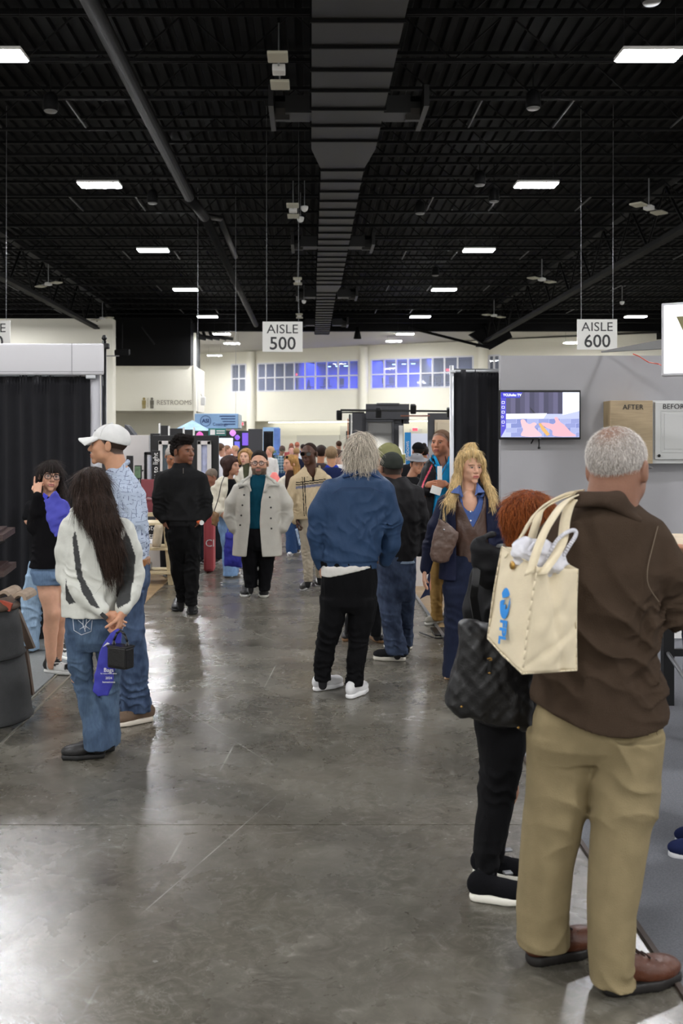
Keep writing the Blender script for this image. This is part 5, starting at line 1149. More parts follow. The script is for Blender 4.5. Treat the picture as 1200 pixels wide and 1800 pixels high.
# 2 --- woman in black hooded coat with auburn hair
p = Person(868, 1566, 3.95, 'woman with short auburn hair in a black hooded coat, back to the camera'); p.skin = 'b98a70'
p.head(932, 921, 0, yaw=128, pitch=8, sc=.95, fem=1, neck=(918, 985, -.01), nr=.05, eyes=False)
p.skeleton((912, 990, 0), arms=[[(850, 1040, .02), (838, 1110, .05), (870, 1130, .25)], [(960, 1040, .05), (970, 1120, .1), (965, 1140, .3)]],
           legs=[[(870, 1230, .0), (872, 1390, .0), (855, 1530, -.06)], [(900, 1230, .06), (888, 1390, .08), (868, 1500, .1)]], rs=.9)
p.body()
p.garment('coat', SATIN, '141416', lofts=[[(962, 878, 950, .07), (985, 850, 968, .10), (1010, 832, 975, .125), (1060, 824, 972, .135), (1110, 828, 965, .14), (1180, 826, 955, .15), (1262, 830, 935, .15)]],
    chains=[[(850, 1010, 22, 0), (838, 1070, 24, 0), (832, 1120, 22, .06), (860, 1140, 18, .2)], [(960, 1020, 24, .05), (972, 1100, 22, .1), (965, 1140, 18, .25)]], vox=.007, noise=(.005, .2), folds=[(850, 1080, 40, .008, .1, 80), (890, 1120, 60, .006, .1, 85)], seed=12)
ct = p.root.children[-1]
# hanging hood
S = Soft(); 
for a, b, r1, r2 in (((838, 952), (868, 946), .018, .02), ((868, 946), (892, 954), .02, .018)): S.cone(p.p(*a, -.15), p.p(*b, -.12), r1, r2, .03)
S.ell(p.p(866, 985, -.14), (.075, .045, .085), .04); S.ell(p.p(858, 1010, -.13), (.055, .04, .05), .04); S.ell(p.p(845, 965, -.14), (.03, .04, .04), .03)
S.ell(p.p(882, 951, -.14), (.06, .045, .022), .03, 'cut')
S.wrinkle(lambda x, y, z: .004 * waves(x, y, z, 8, (1, 1, 1), .12, 2)); S.mesh('hood', SATIN, ct, .006, col='151517')
p.garment('trousers', CLOTH, '0e0e10', lofts=[[(1230, 834, 932, .13, 0), (1275, 833, 930, .125), (1340, 843, 915, .11), (1394, 840, 904, .10), (1450, 837, 890, .08, -.02), (1500, 834, 876, .066, -.04), (1548, 840, 872, .05, -.05)],
    [(1290, 850, 925, .1, .1), (1400, 850, 905, .08, .1), (1480, 856, 888, .06, .12), (1510, 858, 884, .055, .12)]], vox=.007, noise=(.003, .14), folds=[(870, 1370, 40, .006, .07, 20), (860, 1510, 40, .004, .05, 0)], seed=3)
p.shoe(820, 1580, 915, 1588, col='17171a', sole='e6e3d8', w_=.043, hgt=.09, sth=.03, L=.25, m=KNIT)
sh = p.root.children[-1]; MB().rbox(tuple(p.g(892, 1572) + np.array([0, 0, .085])), (.035, .03, .008), .003, rz=.2).build('buckle', GALV, sh)
p.shoe(826, 1538, 905, 1546, col='17171a', sole='e6e3d8', w_=.043, hgt=.09, sth=.03, L=.25, m=KNIT)
sh = p.root.children[-1]; MB().rbox(tuple(p.g(892, 1530) + np.array([0, 0, .085])), (.035, .03, .008), .003, rz=.2).build('buckle', GALV, sh)
S = Soft(); hair_shell(S, p.H, .018, back=.012, line=([-.14, -.09, -.05, -.015, .012, .035, .078, .11], [-.095, -.095, -.085, -.06, -.03, .02, .06, .09]))
S.ell(p.H.pt(0, -.075, -.055), (.055, .035, .05), .03, 'u', p.H.M)
S.wrinkle(lambda x, y, z: .005 * waves(x, y, z, 5, (1, 1, 3), .05, 2)); S.mesh('hair', HAIR, p.root, .005, col=col_noise('6a3014', .25, .04, 3, (1, 1, 4)))
p.strands(S, 'hair_strands', 3000, .05, .0014, '8f4d24', .45, .003, .6, 4, 5, jitter=.22, out=.03)

# 3 --- man in blue bomber jacket, grey collar-length hair
p = Person(605, 1222, 7.0, 'man with grey collar-length hair in a blue bomber jacket and white sneakers, from behind'); p.skin = 'c4957a'
p.head(636, 797, 0, yaw=160, pitch=3, sc=1.0, neck=(630, 840, 0), eyes=False)
p.skeleton((628, 845, 0), arms=[[(576, 872, 0), (557, 935, 0), (566, 990, .04)], [(676, 875, .02), (690, 945, .05), (665, 985, .16)]], legs=[[(590, 1010, 0), (577, 1110, .02), (567, 1190, .03)], [(638, 1010, 0), (630, 1110, -.02), (621, 1200, -.03)]])
p.hand(563, 992, .02, (.1, .15, -1), (1, .2, 0), .95, side=1)
p.body()
p.garment('shirt', KNIT, 'd9d6cf', lofts=[[(984, 572, 655, .12), (996, 564, 662, .143), (1012, 564, 662, .145)]], noise=None, vox=.009, cuts=[lambda S: S.fn(lambda x, y, z, a=p.p(590, 1009)[2], b=p.p(655, 994)[2], x0=p.p(590, 1000)[0], x1=p.p(655, 1000)[0]: z - (a + (b - a) * np.clip((x - x0) / (x1 - x0), -.2, 1.2)) + 0*y, p.p(555, 1012) - .2, p.p(670, 985) + .2, 0, 'late')])
p.garment('jacket', SATIN, '2a3f5c', lofts=[[(824, 611, 660, .075), (834, 602, 668, .09), (845, 584, 682, .115), (862, 568, 690, .13), (890, 565, 688, .14), (930, 564, 676, .145), (965, 564, 668, .148), (984, 563, 664, .145), (986, 566, 661, .135), (999, 566, 661, .13)]],
    chains=[[(582, 862, 20, 0), (562, 900, 19, 0), (556, 940, 16, 0), (560, 975, 13, .02), (564, 992, 10, .03)], [(676, 868, 20, .0), (688, 915, 19, .03), (688, 955, 16, .06), (676, 985, 12, .12)]],
    vox=.0078, noise=(.004, .18), seed=21, folds=[(600, 930, 40, .007, .10, 80), (660, 930, 35, .008, .09, -75), (688, 925, 22, .006, .05, -20), (558, 935, 20, .006, .05, 15), (620, 965, 40, .005, .1, 30), (655, 890, 30, .006, .1, -50)])
jk = p.root.children[-1]
S = Soft(); S.chain([(p.p(*q), .012) for q in ((604, 838, -.08), (625, 832, -.10), (650, 832, -.10), (668, 842, -.07))], .01); S.chain([(p.p(*q), .016) for q in ((608, 832, -.06), (630, 824, -.085), (655, 827, -.07))], .02); S.mesh('collar', SATIN, jk, .006, col='243c62')
MB().tube([tuple(p.p(*q)) for q in ((583, 868, -.13), (600, 857, -.145), (650, 857, -.147), (675, 866, -.135))], .002, 5).build('yoke_seam', mat('blue_thread', '1d3154', .8), jk)
p.garment('trousers', CLOTH, '0b0b0d', lofts=[[(985, 565, 661, .13), (1030, 564, 661, .14), (1062, 564, 661, .135)], [(1050, 563, 613, .115, 0), (1090, 561, 606, .105, 0), (1130, 554, 592, .09, .0), (1170, 551, 584, .075, .02), (1197, 553, 582, .07, .03)],
    [(1050, 612, 661, .115, 0), (1090, 612, 657, .105, 0), (1130, 611, 648, .09, 0), (1170, 608, 640, .075, -.02), (1205, 605, 637, .07, -.03)]], vox=.009, noise=(.004, .14), seed=5, folds=[(572, 1120, 30, .007, .07, 20), (630, 1120, 30, .007, .07, -15), (566, 1180, 25, .007, .045, 0), (620, 1185, 25, .007, .045, 0)])
p.shoe(549, 1216, 606, 1204, col='e9e9ea', sole='f2f2f2', w_=.048, hgt=.095, sth=.034, L=.29, m=KNIT); p.shoe(610, 1230, 655, 1209, col='e9e9ea', sole='f2f2f2', w_=.048, hgt=.095, sth=.034, L=.29, m=KNIT)
S = Soft(); hair_shell(S, p.H, .020, back=.01, line=([-.16, -.09, -.05, -.015, .012, .035, .078, .11], [-.125, -.125, -.115, -.10, -.04, .03, .08, .1]))
for sg in (-1, 0, 1): S.ell(p.H.pt(sg*.05, -.07, -.05), (.05, .045, .07), .04, 'u', p.H.M)
for sg in (-1, 1): S.ell(p.H.pt(sg*.085, -.02, -.02), (.028, .045, .06), .04, 'u', p.H.M)
S.wrinkle(lambda x, y, z: .008 * waves(x, y, z, 5, (1, 1, 4), .07, 2)); S.mesh('hair', HAIR, p.root, .006, col=col_noise('8d8478', .3, .04, 3, (1, 1, 5)))
p.strands(S, 'hair_strands', 2600, .08, .002, 'c4baaa', .45, .006, .7, 4, 6, jitter=.25, out=.05)

# 4 --- man in black jacket and dark cap
p = Person(700, 1163, 8.05, 'man in a dark grey cap, black jacket and blue jeans, seen from behind'); p.skin = '7d5645'
p.head(687, 823, 0, yaw=195, sc=1.0, fat=.4, neck=(692, 848, 0), nr=.066, eyes=False, scalp='2c2622')
p.skeleton((694, 852, 0), arms=[[(655, 880, .05), (650, 930, .1), (655, 970, .25)], [(733, 880, 0), (741, 925, 0), (736, 965, .1)]], legs=[[(684, 1000, 0), (690, 1080, -.02), (698, 1145, -.05)], [(712, 1000, 0), (713, 1070, .1), (714, 1130, .15)]])
p.body()
p.garment('jacket', SATIN, '1b1a1c', lofts=[[(838, 672, 712, .08), (848, 662, 722, .10), (858, 650, 736, .12), (880, 648, 744, .135), (930, 652, 740, .145), (965, 657, 737, .145), (984, 660, 733, .14)]],
    chains=[[(730, 868, 15, 0), (740, 905, 14, 0), (744, 935, 12, .02), (738, 968, 11, .08)], [(658, 872, 15, .05), (650, 925, 14, .1)]], vox=.009, noise=(.005, .16), seed=31, folds=[(700, 930, 40, .007, .1, 70), (742, 925, 16, .005, .05, 10)])
p.garment('shirt', CLOTH, '8fa0b4', lofts=[[(978, 668, 728, .12), (989, 664, 732, .137)]], vox=.012)
p.garment('jeans', DENIM, col_noise('2b3448', .2, .12, 4, (1, 1, 1.5), '434f66'), lofts=[[(975, 663, 731, .13), (1020, 662, 729, .135), (1045, 662, 728, .13)], [(1030, 662, 704, .11, -.0), (1080, 668, 704, .10, -.02), (1120, 674, 712, .09, -.03), (1150, 677, 718, .085, -.04)],
    [(1030, 697, 729, .1, .05), (1080, 700, 727, .09, .1), (1135, 702, 724, .08, .15)]], vox=.0095, noise=(.004, .12), seed=7, folds=[(686, 1090, 24, .007, .06, 20), (695, 1135, 22, .009, .05, 5), (714, 1110, 20, .007, .05, 0)])
p.shoe(716, 1162, 661, 1160, col='232326', sole='d8d2c6', w_=.048, hgt=.09, sth=.036, L=.285, m=KNIT); p.shoe(726, 1141, 690, 1139, col='232326', sole='d8d2c6', w_=.048, hgt=.09, sth=.036, L=.26, m=KNIT)
def cap(p, col, brim=True, logo=None, t=.012, m=CLOTH, top=.0):
    S = Soft(); hair_shell(S, p.H, t, top=top, back=.002, line=([-.14, -.1, -.04, .02, .06, .11, .14], [.000, -.002, .012, .028, .035, .045, .05]), k=.006)
    H = p.H
    if brim:
        for i in range(7):
            a = (i - 3) / 3 * .95; S.cone(H.pt(math.sin(a)*.070, .055 + .03*math.cos(a), .040), H.pt(math.sin(a)*.058, .085 + .085*math.cos(a), .026 - .012*abs(a)), .0055*H.sc, .0045*H.sc, .012)
    S.ell(H.pt(0, -.018, .129 + top), (.008, .008, .005), .004, 'u', H.M)
    S.wrinkle(lambda x, y, z: .0016 * waves(x, y, z, 5, (1, 1, 1), .07, 2))
    o = S.mesh('cap', m, p.root, max(.004, p.vox*.6), col=col); return o, S
cap(p, '30332f', t=.014)

# 5 --- person in olive cap behind
p = Person(668, 1128, 8.75, 'person in an olive cap mostly hidden behind the man in the dark grey cap'); p.skin = 'b08468'
p.head(680, 812, 0, yaw=-62, sc=1.0, neck=(680, 845, .02), scalp='4a4034')
p.skeleton((680, 850, .02), legs=[[(655, 1000, 0), (660, 1060, 0), (662, 1115, 0)], [(630, 1000, 0), (620, 1060, .1), (612, 1112, .1)]]); p.body()
p.garment('jacket', CLOTH, '5a5240', lofts=[[(842, 668, 695, .08), (855, 655, 706, .11), (900, 652, 706, .13), (985, 640, 690, .13)]], vox=.012, seed=2)
p.garment('trousers', CLOTH, '121214', lofts=[[(975, 634, 688, .13), (1010, 628, 680, .13)], [(1000, 648, 680, .1), (1060, 650, 672, .08), (1118, 652, 669, .06)], [(1000, 618, 650, .1), (1060, 610, 632, .08), (1115, 606, 620, .06)]], vox=.012)
p.shoe(652, 1121, 682, 1137, col='17171a', sole='7b5a3a', w_=.046, L=.28, lace='333333'); p.shoe(613, 1118, 603, 1134, col='17171a', sole='7b5a3a', w_=.046, L=.28)
cap(p, '7a7a55', brim=False, t=.02, top=.03)
def hair_long(p, t, line, locks, color, n=1800, length=.12, width=.002, scol=None, var=.4, back=.01, flat=None, m=None, seed=5, k=.03, wr=.004, jitter=.18, vox=None, top=0.0, comb=None, gd=None):
    """shell plus hanging locks; locks: chains in pixels"""
    S = Soft(); hair_shell(S, p.H, t, back=back, line=line, top=top)
    for c_ in locks: S.chain(p.c(c_), k, 'u', flat)
    S.wrinkle(lambda x, y, z: wr * waves(x, y, z, seed, (1, 1, 6), .06, 2))
    o = S.mesh('hair', m or HAIR, p.root, vox or max(.0055, p.vox*.6), col=col_noise(color, .25, .035, seed, (1, 1, 6)))
    def clear_face(c_): x, y, z = p.H.loc(c_); return ~((y > .015) & (z < .055) & (np.abs(x) < .078))
    if n: p.strands(S, 'hair_strands', n, length, width, scol or color, var, .003, .8, 4, seed, jitter=jitter, out=.02, where=clear_face, comb=comb, gd=gd)
    return S

# 6 --- blonde woman in navy blazer
p = Person(815, 1196, 7.4, 'blonde woman in a navy blazer and brown vest carrying a brown shoulder bag'); p.skin = 'd3a48a'
p.head(826, 821, 0, yaw=18, pitch=2, sc=1.0, fem=1, neck=(825, 870, .02), nr=.05, lips='b0605a', brow='7a5a3c')
p.skeleton((825, 872, .02), arms=[[(778, 895, .0), (757, 950, .02), (746, 1002, -.02)], [(866, 895, 0), (876, 950, .04), (868, 1000, .0)]], legs=[[(806, 1000, 0), (803, 1100, 0), (796, 1180, 0)], [(838, 1000, 0), (838, 1100, 0), (838, 1180, 0)]], rs=.92)
p.S.ell(p.p(824, 885, -.06), (.06, .06, .09), .04)
p.hand(746, 1003, -.02, (-.05, -.1, -1), (1, .1, 0), .88, side=-1, curl=.3)
p.body()
p.garment('shirt', CLOTH, '4a5f94', lofts=[[(872, 806, 846, .08), (880, 796, 856, .10), (900, 792, 858, .108), (940, 795, 856, .105), (985, 795, 858, .10)]], vox=.0075,
    cuts=[lambda S: front_cut(S, p, [(862, 810, 842), (868, 812, 840), (882, 817, 836), (898, 826.5, 827.5)], back=-.02)], seed=3,
    extra=lambda S: [S.chain([(p.p(*q), .009) for q in Q_], .006, 'u', (2.0, (0, 1, 0))) for Q_ in (((808, 860, .02), (797, 868, -.05), (800, 872, -.09), (812, 872, -.09)), ((841, 860, .02), (851, 868, -.05), (847, 872, -.09), (836, 874, -.09)))])
sh_ = p.root.children[-1]
for q in ((826.5, 899, -.116), (827, 915, -.116)): MB().bar(tuple(p.p(*q)), tuple(p.p(*q) + np.array([0, -.006, 0])), .006, 8).build('button', WHITE, sh_)
for pts in (((807, 847, -.04), (792, 866, -.115), (806, 868, -.135), (814, 874, -.13)), ((838, 847, -.03), (852, 865, -.105), (840, 866, -.13), (834, 872, -.13))):
    MB().prism([tuple(p.p(*q)) for q in pts], (0, -.004, 0)).build('collar', mat('blue_collar', '4a5f94', .85), sh_)
p.garment('vest', LEATHER, '4a342a', lofts=[[(868, 796, 856, .09), (890, 790, 862, .115), (930, 791, 860, .116), (960, 794, 860, .115), (986, 796, 864, .115)]], vox=.0075,
    cuts=[lambda S: front_cut(S, p, [(850, 800, 850), (872, 803, 847), (895, 812, 842), (924, 825.5, 828)], back=.3)], seed=3)
p.garment('jacket', SATIN, '161b33', lofts=[[(864, 798, 852, .08), (871, 782, 867, .10), (880, 772, 875, .11), (910, 776, 870, .122), (950, 779, 870, .124), (990, 774, 876, .128), (1018, 772, 880, .13)]],
    chains=[[(782, 886, 15, 0), (766, 925, 14, 0), (756, 960, 13, .02), (747, 1000, 10, -.01)], [(864, 886, 15, 0), (874, 925, 14, 0), (878, 960, 13, .03), (870, 1000, 10, 0)]], vox=.0078,
    cuts=[lambda S: front_cut(S, p, [(850, 796, 852), (872, 799, 850), (900, 797, 850), (940, 798, 852), (990, 798, 862), (1030, 797, 866)], back=.01)], seed=14, noise=(.003, .16), folds=[(758, 950, 18, .006, .06, 10), (878, 950, 18, .005, .06, -10)])
p.garment('jeans', DENIM, '1c2236', lofts=[[(975, 786, 864, .11), (1010, 780, 868, .12), (1040, 779, 868, .12)], [(1030, 779, 824, .11), (1080, 781, 822, .09), (1130, 780, 815, .08), (1188, 777, 812, .085)], [(1030, 824, 868, .11), (1080, 824, 862, .09), (1188, 822, 858, .085)]], vox=.009, noise=(.003, .12), seed=8, folds=[(800, 1090, 26, .006, .07, 25)])
p.shoe(800, 1184, 783, 1198, col='caa98c', sole='b09070', w_=.04, L=.24, sth=.02)
SB = hair_long(p, .007, ([-.14, -.09, -.05, -.015, .012, .035, .055, .072, .11], [-.11, -.11, -.10, -.085, -.02, .03, .065, .085, .10]),
    [[(808, 812, 4, -.02), (802, 838, 5, -.03), (794, 865, 7, -.07), (786, 885, 6, -.12), (781, 905, 3, -.13)], [(807, 830, 5, -.01), (800, 862, 6, -.05), (792, 888, 5, -.12)], [(845, 812, 4, 0), (851, 838, 5, -.02), (859, 862, 7, -.07), (866, 880, 5, -.11), (862, 890, 3, -.125)], [(849, 840, 5, .0), (860, 862, 5, -.03), (872, 872, 3, -.06)],
     [(811, 797, 5, -.04), (805, 810, 3.5, -.06), (803, 824, 3, -.05)], [(841, 797, 5, -.04), (848, 810, 3.5, -.05), (850, 824, 3, -.04)], [(824, 793, 6, -.04), (815, 800, 4, -.08)], [(830, 793, 5, -.05), (839, 800, 3.5, -.08)],
     [(818, 791, 5, .03), (823, 785, 4.5, .03), (830, 783, 4.5, .03), (835, 789, 4.5, .03)]], 'b89c6c', 1900, .06, .0016, 'dcc08e', back=.008, seed=9, jitter=.08, var=.25, comb=lambda P0, N_: np.stack([np.sign(P0[:, 0] - p.H.c[0])*np.where(P0[:, 2] < p.H.c[2] - .06, .30, .0), -.05 + 0*P0[:, 0], -1 + 0*P0[:, 0]], 1))
for sg in (-1, 1): MB().lathe(tuple(p.H.pt(sg*.083, -.005, -.05)), [(.004, -.012), (.008, -.004), (.006, .006), (.002, .012)], 10).build('earring', mat('gold', 'd1a14a', .25, metal=1), p.root, True)

# 7 --- man in white cap, light blue patterned shirt (profile)
p = Person(232, 1268, 6.4, 'man in a white baseball cap and light blue patterned shirt, turned left'); p.skin = 'b98a6c'
p.head(190, 783, 0, yaw=-86, pitch=-2, sc=1.05, neck=(210, 838, .0), nr=.062, lips='a8685a', brow='4a3528', scalp='3a2d26')
p.skeleton((214, 848, 0), arms=[[(224, 880, -.17), (234, 930, -.19), (226, 975, -.22), (208, 998, -.27)], [(214, 880, .17), (205, 940, .2), (190, 990, .15)]], legs=[[(228, 1005, -.05), (234, 1120, -.06), (240, 1235, -.06)], [(232, 1000, .08), (212, 1120, .14), (205, 1225, .16)]])
p.hand(206, 998, -.28, (-.8, 0, -.6), (0, 1, 0), .95, side=1)
p.body()
def shirtcol(V):
    base = np.array(srgb('a9b5c8')); c = np.tile(base, (len(V), 1)); n = waves(V[:, 0], V[:, 1], V[:, 2], 3, (1, 1, 1), .3, 2)[:, None]; return c * (1 + .05 * n)
SHIRT = mat('printed_shirt', 'ffffff', .8, attr=True, bump=.1, bscale=200)
def add_print(m, ink, scale=26.0, w_=.06, thr=.55):
    nt = m.node_tree; N, L = nt.nodes, nt.links; b = N['Principled BSDF']; src = b.inputs['Base Color'].links[0].from_socket
    tc = N.new('ShaderNodeTexCoord'); last = src
    for ax, sc_ in ((0, 1.0), (2, 1.15)):
        sep = N.new('ShaderNodeSeparateXYZ'); L.new(tc.outputs['Object'], sep.inputs[0])
        nz = N.new('ShaderNodeTexNoise'); nz.inputs['Scale'].default_value = 14; L.new(tc.outputs['Object'], nz.inputs['Vector'])
        ad = N.new('ShaderNodeMath'); ad.operation = 'MULTIPLY_ADD'; ad.inputs[1].default_value = .035; L.new(nz.outputs['Fac'], ad.inputs[0]); L.new(sep.outputs[ax], ad.inputs[2])
        mu = N.new('ShaderNodeMath'); mu.operation = 'MULTIPLY'; mu.inputs[1].default_value = scale * sc_; L.new(ad.outputs[0], mu.inputs[0])
        fr = N.new('ShaderNodeMath'); fr.operation = 'FRACT'; L.new(mu.outputs[0], fr.inputs[0])
        lt = N.new('ShaderNodeMath'); lt.operation = 'LESS_THAN'; lt.inputs[1].default_value = w_; L.new(fr.outputs[0], lt.inputs[0])
        n2 = N.new('ShaderNodeTexNoise'); n2.inputs['Scale'].default_value = 30 if ax == 0 else 36; L.new(tc.outputs['Object'], n2.inputs['Vector'])
        g = N.new('ShaderNodeMath'); g.operation = 'GREATER_THAN'; g.inputs[1].default_value = thr; L.new(n2.outputs['Fac'], g.inputs[0])
        m2 = N.new('ShaderNodeMath'); m2.operation = 'MULTIPLY'; L.new(lt.outputs[0], m2.inputs[0]); L.new(g.outputs[0], m2.inputs[1])
        mx = N.new('ShaderNodeMix'); mx.data_type = 'RGBA'; L.new(m2.outputs[0], mx.inputs[0]); L.new(last, mx.inputs[6]); mx.inputs[7].default_value = (*srgb(ink), 1); last = mx.outputs[2]
    L.new(last, b.inputs['Base Color'])
add_print(SHIRT, '59607a', 34, .11, .5)
p.garment('shirt', SHIRT, shirtcol, lofts=[[(822, 192, 226, .08), (834, 186, 234, .13), (848, 184, 243, .18), (868, 180, 253, .20), (900, 182, 258, .20), (940, 187, 260, .185), (968, 191, 261, .18), (984, 196, 260, .175)]],
    chains=[[(226, 872, 20, -.17), (236, 920, 18, -.19), (236, 955, 17, -.21), (226, 980, 15, -.24)], [(214, 872, 20, .16), (206, 940, 17, .2), (195, 980, 14, .15)]], vox=.0072, noise=(.004, .14), seed=17,
    folds=[(225, 970, 30, .009, .05, 10, -.2), (240, 940, 30, .006, .08, 30), (215, 900, 40, .005, .1, 60)],
    extra=lambda S: [S.chain([(p.p(*q), .013) for q in Q_], .01, 'u', (1.6, (0, 1, 0))) for Q_ in (((224, 812, .0), (212, 824, -.07), (200, 838, -.09), (192, 848, -.08)), ((224, 812, .0), (206, 828, .06), (194, 842, .08)))])
p.garment('belt', LEATHER, '8a5a30', lofts=[[(979, 196, 262, .182), (993, 196, 263, .182)]], vox=.008, noise=None)
p.garment('jeans', DENIM, col_noise('2e3b52', .2, .1, 4, (1, 1, 2), '4c5d78'), lofts=[[(988, 200, 262, .17), (1020, 202, 261, .17), (1050, 200, 256, .16)], [(1040, 204, 254, .1, -.08), (1100, 208, 254, .095, -.08), (1160, 212, 260, .085, -.08), (1215, 212, 262, .08, -.08), (1250, 212, 268, .08, -.08)],
    [(1040, 186, 246, .1, .08), (1120, 180, 232, .09, .12), (1200, 178, 226, .08, .14), (1238, 178, 228, .08, .15)]], vox=.008, noise=(.004, .12), seed=23, folds=[(240, 1220, 30, .010, .05, 5, -.1), (235, 1120, 30, .006, .08, 20, -.1), (230, 1010, 30, .005, .06, 10, -.1)])
p.shoe(273, 1266, 186, 1281, col='6d5c4e', sole='cfc6b8', w_=.047, L=.31, sth=.034, lace='3a2f28', m=KNIT); p.shoe(232, 1240, 165, 1246, col='6d5c4e', sole='cfc6b8', w_=.047, L=.31, sth=.034, m=KNIT)
S = Soft(); H = p.H; hair_shell(S, H, .013, back=.006, line=([-.15, -.11, -.05, .0, .05, .09, .13], [.006, .004, .016, .030, .034, .044, .05]), k=.006)
for i in range(13):
    a = (i - 6) / 6 * 1.0; S.cone(H.pt(math.sin(a)*.075, .040 + .040*math.cos(a), .046 - .010*abs(a)), H.pt(math.sin(a)*.066, .080 + .095*math.cos(a), .034 - .034*abs(a)**1.6), .0078, .0062, .012)
S.ell(H.pt(0, -.018, .137), (.009, .009, .005), .004, 'u', H.M); S.wrinkle(lambda x, y, z: .0014 * waves(x, y, z, 5, (1, 1, 1), .08, 2))
cp = S.mesh('cap', CLOTH, p.root, .0042, col='d8d8d6')
for a in (0.0, 1.05, -1.05): MB().tube([tuple(H.pt(math.sin(a + 0)*(.093*math.sin(t)), -.02 + math.cos(a)*(.118*math.sin(t)) , .037 + .0985*math.cos(t))) for t in [i*.2 for i in range(0, 8)]], .0009, 4).build('seam', mat('cap_seam', 'b5b5b3', .9), cp)
MB().box(tuple(H.pt(0, .078, .085)), (.012, .02, .014), rz=0).build('badge', mat('cap_badge', '4a4e58', .5), cp)
S = Soft(); hair_shell(S, H, .005, back=.002, line=([-.14, -.085, -.05, -.015, .005, .02, .05], [-.056, -.058, -.045, -.02, .0, .035, .06])); S.mesh('hair', FUZZ, p.root, .0048, col='3a2c24')

# 8 --- long-haired woman in white and grey jacket
p = Person(160, 1330, 5.6, 'woman with very long dark hair in a white and grey jacket, from behind'); p.skin = 'c69477'
p.head(158, 860, 0, yaw=222, pitch=2, sc=.95, fem=1, neck=(160, 905, 0), nr=.05, lips='b06a60', brow='2a201c')
p.skeleton((165, 912, 0), arms=[[(124, 940, 0), (118, 1010, .0), (178, 1075, -.17), (186, 1082, -.18)], [(222, 940, 0), (238, 1010, .0), (218, 1072, -.14), (214, 1080, -.16)]],
           legs=[[(146, 1090, 0), (142, 1190, 0), (170, 1300, -.02)], [(186, 1090, 0), (192, 1200, .06), (196, 1295, .08)]], rs=.92)
p.hand(213, 1078, -.17, (-.15, -.1, -1), (-1, .2, .1), .88, side=-1, curls=[1.2, 1.1, 1.0, .8], thumb=.9); p.hand(186, 1078, -.16, (.75, -.1, -.65), (0, 1, 0), .85, side=1, curl=.5)
p.body()
A1 = [(141, 930), (135, 942), (143, 1000), (146, 1012), (158, 1035), (172, 1054), (190, 1060), (170, 1032), (155, 1010), (150, 975)]; A2 = [(225, 932), (231, 945), (241, 975), (237, 1050), (218, 1060), (207, 1045), (211, 1000), (213, 970)]; A3 = [(124, 1012), (132, 1036), (143, 1052), (132, 1056), (124, 1050)]
def jcol(V):
    c = np.tile(np.array(srgb('c9cac2')), (len(V), 1)); m_ = (poly_mask(p, A1)(V) | poly_mask(p, A2)(V) | poly_mask(p, A3)(V)) & (V[:, 1] < .05); c[m_] = srgb('3c3d3d'); return c
p.garment('jacket', SATIN, jcol, lofts=[[(888, 136, 182, .075), (898, 126, 194, .09), (912, 116, 216, .11), (930, 112, 226, .125), (980, 112, 222, .135), (1030, 110, 214, .14), (1081, 109, 208, .145)]],
    chains=[[(126, 930, 19, 0), (118, 970, 19, 0), (118, 1008, 18, .0), (146, 1044, 16, -.12), (180, 1072, 12, -.17)], [(218, 932, 19, 0), (230, 970, 19, 0), (234, 1012, 19, .0), (226, 1045, 17, -.08), (216, 1068, 14, -.14)]], vox=.0058, noise=(.0035, .16), seed=18,
    folds=[(150, 1020, 35, .006, .08, 45, -.1), (225, 1020, 30, .006, .07, -20), (180, 1000, 40, .006, .12, 80, -.1), (122, 1010, 22, .005, .06, 0)])
jk = p.root.children[-1]
S = Soft(); S.chain([(p.p(*q), .016) for q in ((127, 898, -.03), (138, 890, -.09), (158, 886, -.11), (176, 892, -.08))], .02, 'u'); S.mesh('collar', SATIN, jk, .006, col='c2c3bb')
MB().rbox(tuple(p.p(183, 1083, -.205)), (.045, .012, .022), .003, ry=.75).build('cuff_tab', mat('dark_tab', '26272a', .6), jk)
def fade(V):
    x, y, z = V[:, 0], V[:, 1], V[:, 2]; a, b = np.array(srgb('35455c')), np.array(srgb('5b7088')); t = np.clip(.45 + .3*waves(x, y, z, 6, (1, 1, 2), .14, 3) * .6, 0, 1)[:, None]; return a*(1 - t) + b*t
p.garment('jeans', DENIM, fade, lofts=[[(1070, 117, 208, .115), (1100, 116, 212, .125), (1125, 116, 208, .12)], [(1115, 116, 168, .1, -.0), (1160, 119, 160, .085, -.0), (1200, 128, 163, .07, .0), (1250, 142, 180, .07, -.01), (1288, 147, 190, .085, -.02), (1314, 150, 195, .095, -.02)],
    [(1115, 166, 214, .1, .02), (1160, 172, 212, .085, .04), (1210, 176, 209, .07, .06), (1260, 180, 210, .075, .08), (1309, 184, 209, .09, .08)]], vox=.0068, noise=(.003, .12), seed=19, folds=[(140, 1190, 30, .008, .045, 5), (190, 1200, 24, .005, .06, 5), (140, 1110, 25, .003, .08, 0)])
jn = p.root.children[-1]; THR = mat('white_thread', 'c9cfd6', .7)
yb = -.135
for q in (((128, 1088), (130, 1108), (143, 1116), (160, 1110), (162, 1090)), ((137, 1090), (146, 1098), (150, 1110)), ((160, 1088), (150, 1098), (149, 1110)), ((140, 1106), (150, 1100), (158, 1106)), ((146, 1088), (146, 1104)), ((152, 1088), (151, 1104)), ((216, 1084), (218, 1100), (214, 1108))):
    MB().tube([tuple(p.p(a, b, yb + .012 * abs(a - 146) / 20 + (.05 if a > 200 else 0))) for a, b in q], .0016, 4).build('pocket_embroidery', THR, jn)
p.shoe(189, 1331, 133, 1334, col='151415', sole='101010', w_=.042, L=.26, sth=.03, hgt=.10); p.shoe(205, 1318, 160, 1325, col='151415', sole='101010', w_=.042, L=.25, sth=.03, hgt=.1)
